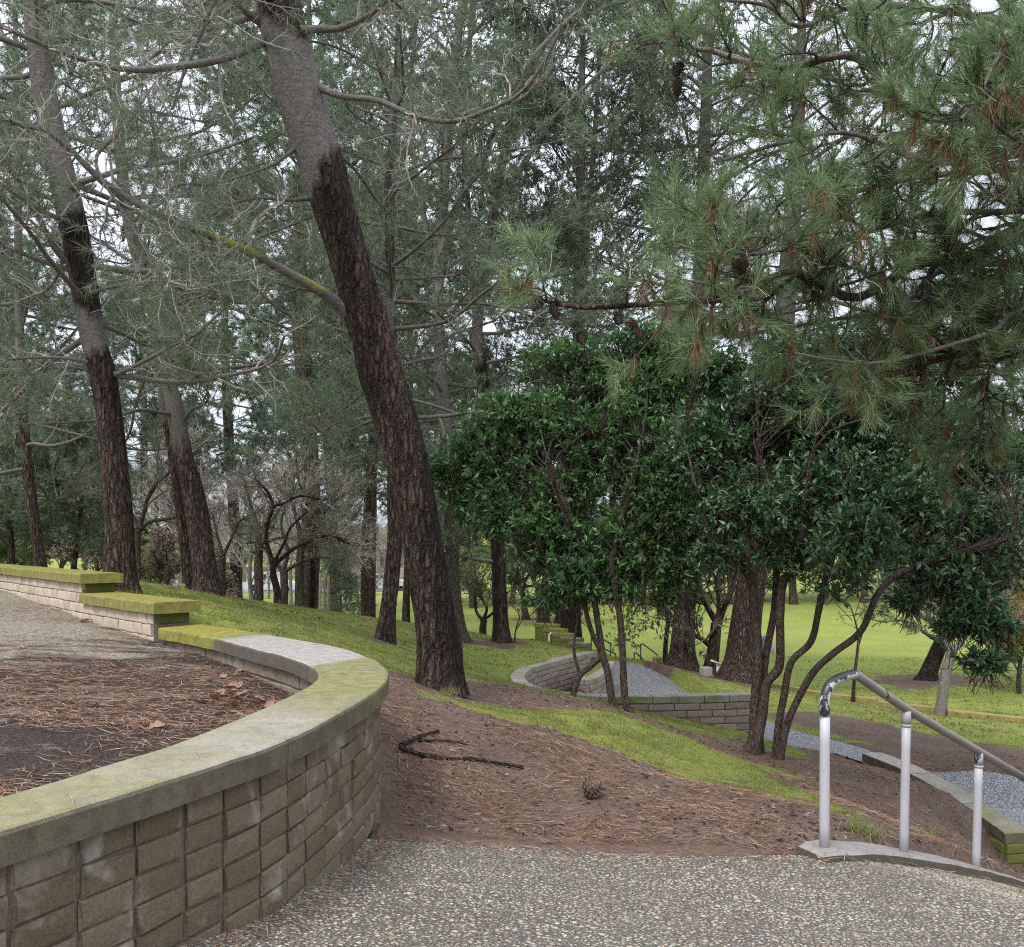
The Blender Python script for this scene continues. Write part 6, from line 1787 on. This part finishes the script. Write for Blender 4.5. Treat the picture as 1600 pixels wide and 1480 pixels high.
# ------------------------------------------------------------------ cars, fence and house by the far road
def car(label, px, Y, paint, rz, s=1.0, van=False):
    p = atn(px, 930, Y)
    t = thing('parked_car', label, 'car', (p[0], Y, gz(p[0], Y) + .12))
    L, W = 4.4 * s, 1.75
    prof = [(-2.2, .35), (-2.2, .8), (-1.95, .98), (-1.1, 1.05), (1.0, 1.02), (1.95, .86), (2.2, .7), (2.2, .35)]
    cab = [(-1.75, .98), (-1.35, 1.45), (.3, 1.48), (1.05, 1.0)] if not van else [(-2.05, .98), (-1.95, 1.72), (.7, 1.75), (1.35, 1.0)]
    for nm, pr, w, mt in (('body', prof, W, paint), ('cabin', cab, W * .9, paint)):
        g = Geo(); n = len(pr)
        a = np.array([(x * s, -w / 2, z) for x, z in pr]); b = a * [1, -1, 1]
        g.add(np.vstack([a, b]), None, [[i, (i + 1) % n, n + (i + 1) % n, n + i] for i in range(n)])
        g.add(np.vstack([a, a.mean(0)]), [[i, (i + 1) % n, n] for i in range(n)]); g.add(np.vstack([b, b.mean(0)]), [[(i + 1) % n, i, n] for i in range(n)])
        o = g.obj(nm, M[paint], None, smooth=False); o.parent = t
        md = o.modifiers.new('bevel', 'BEVEL'); md.width = .06; md.segments = 2
    for sx in (-1, 1):
        for x0, x1 in ((-1.3, -.3), (-.2, .75)):
            g = Geo(); y = sx * W * .452
            top = 1.4 if not van else 1.62
            g.add([(x0 * s, y, 1.05), (x1 * s, y, 1.05), ((x1 - .25 * (x1 > 0)) * s, y * .995, top), ((x0 + .15 * (x0 < -1)) * s, y * .995, top)], None, [[0, 1, 2, 3]])
            o = g.obj('window', M['glass'], None, smooth=False); o.parent = t
        for x in (-1.35, 1.35):
            g = Geo(); capped_tube(g, [(x * s, sx * (W / 2 - .2), .33), (x * s, sx * (W / 2 + .01), .33)], [.33, .33], 14)
            o = g.obj('wheel', M['rubber'], None, smooth=False); o.parent = t
    t.rotation_euler = (0, 0, rz)


car('white van parked on the far road behind the forked bare tree', 424, 81, 'car_white', .1, van=True)
car('dark car parked on the far road right of the stakes', 548, 78, 'car_dark', -.1)
car('silver car on the far road glimpsed between pine trunks', 600, 85, 'car_grey', -.1)
fn = thing('wooden_fence', 'brown board fence across the far road at left', 'fence', tuple(atn(350, 905, 96)))
for k in range(24):
    g = Geo(); c = atn(310 + k * 6, 905, 96); z = gz(c[0], c[1])
    box(g, (c[0], c[1], z + .85), (.38, .04, 1.7))
    g.obj('board', M['fence_wood'], fn, smooth=False)
hs = thing('house', 'low pale house with brown roof glimpsed across the far road', 'house', tuple(atn(600, 900, 112)))
g = Geo(); c = atn(610, 900, 112); z0 = gz(c[0], c[1])
box(g, (c[0], c[1], z0 + 1.6), (13, 7, 3.4)); g.obj('wall', M['house_wall'], hs, smooth=False)
g = Geo(); w, d_, h = 7.2, 4.3, z0 + 3.3
V = np.array([(-w, -d_, 0), (w, -d_, 0), (w, d_, 0), (-w, d_, 0), (-w, 0, 2.0), (w, 0, 2.0)]) + [c[0], c[1], h]
g.add(V, [[0, 4, 3], [1, 2, 5]], [[0, 1, 5, 4], [2, 3, 4, 5], [0, 3, 2, 1]]); g.obj('roof', M['roof'], hs, smooth=False)
for dx in (-4, 0, 4):
    g = Geo(); box(g, (c[0] + dx, c[1] - 3.52, z0 + 1.8), (1.5, .08, 1.2)); g.obj('window', M['glass'], hs, smooth=False)

# ------------------------------------------------------------------ the walker beyond the thick pine
pb = atn(1189, 1068, 26.5); pbz = gz(pb[0], pb[1])
pt = thing('person', 'person in grey top and dark blue trousers bending beyond the thick pine', 'person', (pb[0], pb[1], pbz))
import bmesh


def skin_body(name, V, E, r, mat, parent, lv=2):
    me = bpy.data.meshes.new(name); me.from_pydata(V, E, []); me.materials.append(mat)
    o = bpy.data.objects.new(name, me); COL.objects.link(o); o.parent = parent
    sk = o.modifiers.new('skin', 'SKIN')
    for i, q in enumerate(r):
        me.skin_vertices[0].data[i].radius = (q, q)
    me.skin_vertices[0].data[0].use_root = True
    sb = o.modifiers.new('sub', 'SUBSURF'); sb.levels = sb.render_levels = lv
    for p in me.polygons: p.use_smooth = True
    return o


BV = [(0, 0, .93), (.02, 0, 1.1), (.12, 0, 1.28), (.2, 0, 1.42), (.26, 0, 1.5), (.31, 0, 1.58), (.34, 0, 1.68),
      (0, .1, .88), (.03, .11, .48), (-.02, .11, .08), (.12, .11, .03), (0, -.1, .88), (-.06, -.11, .48), (-.16, -.11, .1), (-.03, -.11, .04),
      (.19, .19, 1.4), (.24, .24, 1.13), (.36, .22, .92), (.40, .21, .84), (.19, -.19, 1.4), (.22, -.24, 1.13), (.34, -.22, .92), (.38, -.21, .84)]
BE = [(0, 1), (1, 2), (2, 3), (3, 4), (4, 5), (5, 6), (0, 7), (7, 8), (8, 9), (9, 10), (0, 11), (11, 12), (12, 13), (13, 14), (3, 15), (15, 16), (16, 17), (17, 18), (3, 19), (19, 20), (20, 21), (21, 22)]
BR = [.15, .14, .16, .13, .06, .09, .085, .09, .065, .045, .04, .09, .065, .045, .04, .065, .048, .035, .03, .065, .048, .035, .03]
body = skin_body('body', BV, BE, BR, M['skin'], pt)
skin_body('top', [(0, 0, .95), (.03, 0, 1.12), (.12, 0, 1.28), (.2, 0, 1.42), (.19, .19, 1.4), (.24, .24, 1.13), (.34, .225, .96), (.19, -.19, 1.4), (.22, -.24, 1.13), (.32, -.225, .96)], [(0, 1), (1, 2), (2, 3), (3, 4), (4, 5), (5, 6), (3, 7), (7, 8), (8, 9)], [.175, .165, .18, .15, .082, .064, .05, .082, .064, .05], M['grey_cloth'], pt)
skin_body('trousers', [(0, 0, .98), (0, .1, .86), (.03, .11, .48), (-.02, .11, .1), (0, -.1, .86), (-.06, -.11, .48), (-.16, -.11, .12)], [(0, 1), (1, 2), (2, 3), (0, 4), (4, 5), (5, 6)], [.165, .11, .085, .065, .11, .085, .065], M['denim'], pt)
skin_body('hair', [(.33, 0, 1.66), (.33, 0, 1.72)], [(0, 1)], [.1, .09], M['hair'], pt)
pt.rotation_euler = (0, 0, R(-20))


# ------------------------------------------------------------------ small things on the ground
rngl = np.random.default_rng(77)


def litter(name, x, y, zf, L, w, mat, lift=.006, flat=.12):
    """fallen needles lying on the ground: slightly bent slivers"""
    n = len(x)
    z = zf(x, y)
    a = rngl.uniform(0, 2 * np.pi, n) if True else 0
    a = np.where(rngl.random(n) < .6, rngl.normal(-.25, .6, n), a)
    ln = L * rngl.uniform(.55, 1.25, n)
    d = np.stack([np.cos(a), np.sin(a), rngl.normal(size=n) * flat], 1)
    sd = np.stack([-np.sin(a), np.cos(a), rngl.normal(size=n) * .3], 1) * w / 2
    c = np.stack([x, y, z + lift + rngl.random(n) * .012], 1)
    bend = np.stack([-np.sin(a), np.cos(a), np.zeros(n)], 1) * (rngl.normal(size=n) * .12 * ln)[:, None]
    p0 = c - d * ln[:, None] / 2; p1 = c + bend; p2 = c + d * ln[:, None] / 2
    # follow the fall of the ground at the ends
    p0[:, 2] += zf(p0[:, 0], p0[:, 1]) - z; p2[:, 2] += zf(p2[:, 0], p2[:, 1]) - z
    V = np.stack([p0, p1 + sd, p1 - sd, p2], 1).reshape(-1, 3)
    k = (np.arange(n) * 4)[:, None]
    g = Geo(); g.add(V, np.concatenate([k + [[0, 1, 2]], k + [[2, 1, 3]]], 1).reshape(-1, 3))
    o = g.obj(name, mat, smooth=False)
    return tag(o, kind='stuff')


def scatter_view(n, pxr, pyr, zf, rng, ymin=3.0, ymax=30):
    """points spread evenly over a patch of ground as it is seen: denser close by"""
    out = []
    while sum(len(o) for o in out) < n:
        Y = ymin * (ymax / ymin) ** rng.random(n * 3)
        x = rng.uniform(*pxr, n * 3) * Y / F - CX / F * Y
        out.append(np.stack([x, Y], 1))
    return np.vstack(out)[:n]


# needles on the soil in front and along the bare band
p = scatter_view(120000, (540, 1650), None, None, rngl, 4.7, 15)
m = (grass_mask(p[:, 0], p[:, 1]) < .55) & ~in_poly(p[:, 0], p[:, 1], PAD) & ~in_poly(p[:, 0], p[:, 1], LAND) & ~in_poly(p[:, 0], p[:, 1], PATH) & (p[:, 0] > np.interp(p[:, 1], [4.5, 5.2, 6, 6.5], [-.6, -.62, -.8, -1.1])) & (p[:, 1] > np.interp(p[:, 0], [-.7, 0, 1.5, 3, 4.2], [4.96, 4.80, 4.76, 5.92, 7.0]))
m &= vnoise(np.c_[p * 2.2, p[:, :1] * 0], 31) + .25 * vnoise(np.c_[p * 7, p[:, :1] * 0], 32) > rngl.uniform(.35, 1.15, len(p))
p = p[m]
litter('needle_litter', p[:, 0], p[:, 1], ground, .12, .0028, M['needle_litter'])
# a few strays on the pad and against the wall
p = np.stack([rngl.uniform(-2, 4, 900), rngl.uniform(2.6, 5.4, 900)], 1); p[300:, 1] = np.interp(p[300:, 0], [-.7, 0, 1.5, 3], [4.86, 4.66, 4.66, 5.3]) - np.abs(rngl.normal(size=600)) * .13
q = np.array([np.interp(rngl.random(420), np.linspace(0, 1, 60), OUT1[20:80, k]) for k in (0, 1)]).T
tt = rngl.random(420) ** .6; ii = 20 + tt * 55; q = np.stack([np.interp(ii, np.arange(len(OUT1)), OUT1[:, k]) for k in (0, 1)], 1) + np.abs(rngl.normal(size=(420, 1))) * [[.07, -.03]]
p = np.vstack([p, q]); m = in_poly(p[:, 0], p[:, 1], PAD) & (np.abs(p[:, 0]) < 9)
p = p[m]; litter('needle_litter', p[:, 0], p[:, 1], pad_z, .14, .0035, M['needle_litter'], .012)
# terrace
p = scatter_view(60000, (-60, 520), None, None, rngl, 2.6, 14)
m = in_poly(p[:, 0], p[:, 1], PATIO)
p = p[m]
f = vnoise(np.c_[p * [[.9, 2.0]], p[:, :1] * 0], 41) + .35 * vnoise(np.c_[p * 4, p[:, :1] * 0], 42)
p = p[f > rngl.uniform(.12, 1.12, len(p))]
litter('needle_litter', p[:, 0], p[:, 1], patio_z, .12, .0034, M['needle_litter'])

# bits of bark and twig among the needles
p = scatter_view(9000, (560, 1620), None, None, rngl, 4.8, 13)
m = (grass_mask(p[:, 0], p[:, 1]) < .5) & ~in_poly(p[:, 0], p[:, 1], PAD) & ~in_poly(p[:, 0], p[:, 1], PATH) & ~in_poly(p[:, 0], p[:, 1], LAND) & (p[:, 0] > np.interp(p[:, 1], [4.5, 5.2, 6, 6.5], [-.58, -.6, -.75, -1.0])) & (p[:, 1] > np.interp(p[:, 0], [-.7, 0, 1.5, 3, 4.2], [5.0, 4.85, 4.8, 5.95, 7.0]))
p = p[m]; n = len(p)
c = np.c_[p, ground(p[:, 0], p[:, 1]) + .003]
a = rngl.uniform(0, 2 * np.pi, n); ln = np.minimum(np.exp(rngl.normal(-4.1, .5, n)), .035); w = ln * rngl.uniform(.12, .5, n)
d = np.stack([np.cos(a), np.sin(a), rngl.normal(size=n) * .15], 1); s_ = np.stack([-np.sin(a), np.cos(a), rngl.normal(size=n) * .3], 1)
h = np.minimum(w, .012)[:, None] * [[0, 0, 1.]]
V = np.stack([c - d * ln[:, None], c + s_ * w[:, None], c + d * ln[:, None], c - s_ * w[:, None], c + h], 1).reshape(-1, 3)
k = (np.arange(n) * 5)[:, None]
g = Geo(); g.add(V, np.concatenate([k + [[0, 1, 4]][0:1], k + [[1, 2, 4]], k + [[2, 3, 4]], k + [[3, 0, 4]]], 1).reshape(-1, 3)[:, ::-1])
M['chip'] = leaf_mat('bark_chips', [(0, (.02, .014, .011)), (.5, (.08, .055, .045)), (.9, (.2, .15, .12)), (1, (.38, .3, .24))], .9, .1, 0, .1)
tag(g.obj('bark_chips', M['chip'], smooth=False), kind='stuff')

# dry leaves, a drift of them in the crook of the wall


def leaf_shape(seed):
    rg = np.random.default_rng(seed)
    n = 14
    a = np.linspace(0, 2 * np.pi, n, endpoint=False)
    r = (.5 + .07 * np.cos(3 * a) + rg.normal(size=n) * .045) * np.where(np.abs(a - np.pi) < .5, .8, 1)
    V = np.c_[r * np.cos(a), r * .55 * np.sin(a), np.zeros(n)]
    inner = V * .5
    curl = rg.uniform(.3, .9)
    V[:, 2] = curl * (V[:, 1] ** 2) + rg.normal(size=n) * .05
    inner[:, 2] = curl * (inner[:, 1] ** 2) * .8 + rg.normal(size=n) * .02
    g = Geo()
    st = np.array([(-.5, 0, 0), (-.85, .02, .06), (-.85, -.02, .06)])
    g.add(np.vstack([V, inner, [[0, 0, 0]], st]), [[n + i, n + (i + 1) % n, 2 * n] for i in range(n)] + [[2 * n + 1, 2 * n + 2, 2 * n + 3]], [[i, (i + 1) % n, n + (i + 1) % n, n + i] for i in range(n)])
    return g.mesh('dry_leaf', M['dry_leaf'], smooth=False)


lms = [leaf_shape(k) for k in range(5)]
spots = [(62, 1212, .10, 'dry brown leaf lying alone near the front of the terrace'), (245, 1133, .10, 'curled tan leaf on dark soil halfway along the front coping'), (282, 1150, .06, 'small pale leaf right at the edge of the front coping'),
         (118, 970, .14, 'reddish dry leaf near the foot of the tallest wall'), (30, 1010, .09, None), (200, 1042, .05, None), (150, 1100, .06, None)]
spots += [(365 + random.gauss(0, 26), 1090 + random.gauss(0, 14), random.uniform(.06, .12), None) for _ in range(30)]
for k, (px, py, s, lb) in enumerate(spots):
    z = .6; Y = (CAMZ - z) * F / (py - HY)
    for _ in range(4):
        x = (px - CX) / F * Y; z = float(patio_z(np.array([x]), np.array([Y]))[0]); Y = (CAMZ - z - .02) * F / (py - HY)
    o = bpy.data.objects.new('dry_leaf', lms[k % 5])
    o.location = (x, Y, z + .012 + random.random() * .02); o.scale = [s * random.uniform(.85, 1.1) * 1.0] * 3
    o.rotation_euler = (random.gauss(0, .35), random.gauss(0, .35), random.uniform(0, 6.28))
    COL.objects.link(o)
    tag(o, lb or 'curled dry leaf among others fallen on the terrace', 'leaf', None if lb else 'dry leaves drifted on the terrace')

# exposed root and pine cone on the bare soil
def on_ground(px, py, lift=0.0, Y0=6):
    Y = Y0
    for _ in range(25):
        x = (px - CX) / F * Y
        z = gz(x, Y)
        Y = .5 * Y + .5 * (CAMZ - z) * F / (py - HY)
    return np.array([x, Y, gz(x, Y) + lift])


rt = thing('tree_root', 'gnarled dark root lying exposed on the bare soil', 'root', tuple(on_ground(680, 1185)))
for w0, w1, pts in [(.042, .022, [(624, 1172), (640, 1178), (665, 1185), (700, 1189), (735, 1190), (770, 1195), (818, 1203)]), (.04, .022, [(627, 1170), (638, 1163), (650, 1157), (668, 1150), (686, 1146)]), (.022, .008, [(655, 1162), (685, 1161), (710, 1163), (732, 1168)])]:
    q = np.array([on_ground(a, b, .018) for a, b in pts])
    rad = np.linspace(w0, w1, len(q)) * .42 * np.random.default_rng(4).uniform(.7, 1.35, len(q))
    V, Q, bk, _, _ = bole(q, rad, 14, 90, .3, np.full(len(q), .3), flare=1, seed=int(w0 * 1000), fr=3)
    Geo().add(V, None, Q, attr=bk).obj('root_limb', M['root'], rt, attr_name='bark')
c = on_ground(926, 1246)
o = bpy.data.objects.new('pine_cone', cone_mesh('ground_cone', .135, .125, M['cone'], 9, 5))
o.location = c + [-.05, .02, .045]; o.rotation_euler = (R(15), R(62), R(-20)); COL.objects.link(o)
tag(o, 'large open pine cone lying on the bare soil', 'pine cone')

# strays on the grass
p = scatter_view(14000, (200, 1650), None, None, rngl, 6, 22)
m = (grass_mask(p[:, 0], p[:, 1]) > .5) & ~in_poly(p[:, 0], p[:, 1], PAD) & ~in_poly(p[:, 0], p[:, 1], LAND) & ~in_poly(p[:, 0], p[:, 1], PATIO) & (p[:, 0] > np.interp(p[:, 1], [5, 5.6, 6.6, 7.1, 7.7, 8.5, 10, 13], [-.6, -.75, -1.25, -1.7, -2.2, -2.8, -4.4, -7]))
p = p[m]
litter('needle_litter', p[:, 0], p[:, 1], ground, .12, .0036, M['needle_litter'], .02)
# leaves blown over the lawns
p = scatter_view(6000, (100, 1700), None, None, rngl, 15, 62)
m = (grass_mask(p[:, 0], p[:, 1]) > .3) & ~in_poly(p[:, 0], p[:, 1], LAND) & ~in_poly(p[:, 0], p[:, 1], PATIO) & (vnoise(np.c_[p * .25, p[:, :1] * 0], 81) > rngl.uniform(.2, 1, len(p))) & (p[:, 0] > -6)
p = p[m]
g = Geo()
leaves(g, np.c_[p, ground(p[:, 0], p[:, 1]) + .02], rngl.normal(size=(len(p), 3)) * [1, 1, .1], 1, .085, .055, rngl, 0, .3, 0, 0)
tag(g.obj('fallen_leaves', M['dry_leaf'], smooth=False), kind='stuff')

# grass: blades near by, clumped; the sheet's colour takes over beyond
p = scatter_view(900000, (180, 1700), None, None, rngl, 5.5, 34)
gm = grass_mask(p[:, 0], p[:, 1])
m = (gm > .5) & ~in_poly(p[:, 0], p[:, 1], PAD) & ~in_poly(p[:, 0], p[:, 1], LAND) & ~in_poly(p[:, 0], p[:, 1], PATH) & ~in_poly(p[:, 0], p[:, 1], PATIO)
m &= (p[:, 0] > np.interp(p[:, 1], [5, 5.6, 6.6, 7.1, 7.7, 8.5, 10, 13], [-.6, -.75, -1.25, -1.7, -2.2, -2.8, -4.4, -7]))
m &= vnoise(np.c_[p * 5, p[:, :1] * 0], 51) * .6 + vnoise(np.c_[p * 16, p[:, :1] * 0], 52) * .4 > rngl.uniform(.28, .78, len(p))
p = p[m][:170000]
z = ground(p[:, 0], p[:, 1])
n = len(p)
h = (.014 + .026 * vnoise(np.c_[p * 2.4, p[:, :1] * 0], 53)) * rngl.uniform(.6, 1.5, n)
tall = rngl.random(n) < .01
h = np.where(tall, h * 2, h)
a = rngl.uniform(0, 2 * np.pi, n)
w = np.maximum(.004, p[:, 1] * .0007)
sd = np.stack([np.cos(a), np.sin(a), a * 0], 1) * (w / 2)[:, None]
ln_ = rngl.normal(size=(n, 2)) * .5
b = np.c_[p, z - .004]
tip = b + np.c_[ln_ * h[:, None], h]
V = np.stack([b - sd, b + sd, tip], 1).reshape(-1, 3)
g = Geo(); g.add(V, np.arange(3 * n).reshape(-1, 3))
tag(g.obj('grass', M['grass_blade'], smooth=False), kind='stuff')

# tufts of longer grass by the kerb and the path wall, a few dry stalks
# needles and crumbs lying on the coping
ii = rngl.integers(24, 138, 110); tt = rngl.uniform(.08, .92, 110)
p = OUT1[ii] * tt[:, None] + INN1[ii] * (1 - tt[:, None]) + rngl.normal(size=(110, 2)) * .004
litter('needle_litter', p[:, 0], p[:, 1], lambda x, y: np.full(len(x), Z1), .10, .0028, M['needle_litter'], .004, .03)

g = Geo()
for px, py, Y0, nb, hh in [(1340, 1300, 5.5, 120, .10), (1365, 1312, 5.3, 90, .08), (1440, 1305, 6, 60, .08), (1450, 1225, 11, 60, .28), (1590, 1400, 4.9, 70, .05), (1275, 1335, 4.7, 60, .035), (700, 1085, 8, 120, .10), (1085, 1135, 10, 40, .2), (930, 1140, 8, 20, .25), (965, 1150, 8, 16, .3)]:
    c = on_ground(px, py, 0, Y0) if Y0 > 5 else np.array([*atn(px, py, Y0)])
    q = c + np.c_[rngl.normal(size=(nb, 2)) * .05, np.zeros(nb)]
    d = unit(np.c_[rngl.normal(size=(nb, 2)) * .55, np.ones(nb)])
    t_ = q + d * (hh * rngl.uniform(.5, 1.2, nb))[:, None]
    s_ = unit(np.cross(d, rngl.normal(size=d.shape))) * .0028
    g.add(np.stack([q - s_, q + s_, t_], 1).reshape(-1, 3), np.arange(3 * nb).reshape(-1, 3))
tag(g.obj('grass_tufts', M['grass_blade'], smooth=False), kind='stuff')


# pebbles set in the concrete: low domes, each its own island
def pebble_mat():
    m, ns, ls, b = new_mat('pebbles')
    geo = ns.new('ShaderNodeNewGeometry')
    r = ramp(ns, ls, geo.outputs['Random Per Island'], PEB)
    n = noise(ns, ls, 1.5, 4, .6, geo.outputs['Position'])
    c = mixc(ns, ls, ramp(ns, ls, n.outputs[0], [(.45, (0, 0, 0)), (.7, (.45, .45, .45))]).outputs[0], r.outputs[0], (.13, .13, .085))
    n2 = noise(ns, ls, .7, 5, .65, geo.outputs['Position'])
    c = mixc(ns, ls, ramp(ns, ls, n2.outputs[0], [(.5, (0, 0, 0)), (.72, (.6, .6, .6))]).outputs[0], c, (.12, .095, .075))
    ls.new(c, b.inputs['Base Color'])
    b.inputs['Roughness'].default_value = .6
    b.inputs['Specular IOR Level'].default_value = .35
    return m


M['pebble'] = pebble_mat()
cell = .0185
px_ = np.arange(-2.1, 5.2, cell); py_ = np.arange(2.7, 7.0, cell)
X, Y_ = np.meshgrid(px_, py_)
X = X + (np.arange(len(py_)) % 2)[:, None] * cell / 2
X = (X + rngl.uniform(-.45, .45, X.shape) * cell).ravel(); Y_ = (Y_ + rngl.uniform(-.45, .45, Y_.shape) * cell).ravel()
vis = (np.abs(X / Y_ * F) < 850) & (HY + (CAMZ - pad_z(X, Y_)) / Y_ * F < 1510)
m = in_poly(X, Y_, PAD) & vis & (rngl.random(len(X)) < .55 + .4 * vnoise(np.c_[X * 3, Y_ * 3, X * 0], 71))
X, Y_ = X[m], Y_[m]
Z = pad_z(X, Y_)
n = len(X)
ra = cell * rngl.uniform(.24, .60, n) * np.where(rngl.random(n) < .05, 1.55, 1)
el = rngl.uniform(.6, 1, n); an = rngl.uniform(0, 2 * np.pi, n)
a = np.arange(6) / 6 * 2 * np.pi
rings = []
for rr, hh in ((.96, -.06),):
    lx, ly = np.cos(a)[None] * ra[:, None] * rr, np.sin(a)[None] * (ra * el)[:, None] * rr
    wob = 1 + rngl.uniform(-.14, .14, (n, 6))
    lx, ly = lx * wob, ly * wob
    rings.append(np.stack([X[:, None] + lx * np.cos(an)[:, None] - ly * np.sin(an)[:, None], Y_[:, None] + lx * np.sin(an)[:, None] + ly * np.cos(an)[:, None], Z[:, None] + (ra * hh * .55)[:, None] + 0 * lx], -1))
top = np.stack([X, Y_, Z + ra * .30], -1)[:, None]
V = np.concatenate(rings + [top], 1).reshape(-1, 3)
k = (np.arange(n) * 7)[:, None, None]
T = k + np.array([[i, (i + 1) % 6, 6] for i in range(6)])[None]
g = Geo(); g.add(V, T.reshape(-1, 3))
tag(g.obj('pebbles', M['pebble']), kind='stuff')
print('pebbles', n, 'total faces', sum(len(o.data.polygons) for o in scene.objects if o.type == 'MESH'), 'unique', sum(len(m.polygons) for m in bpy.data.meshes))
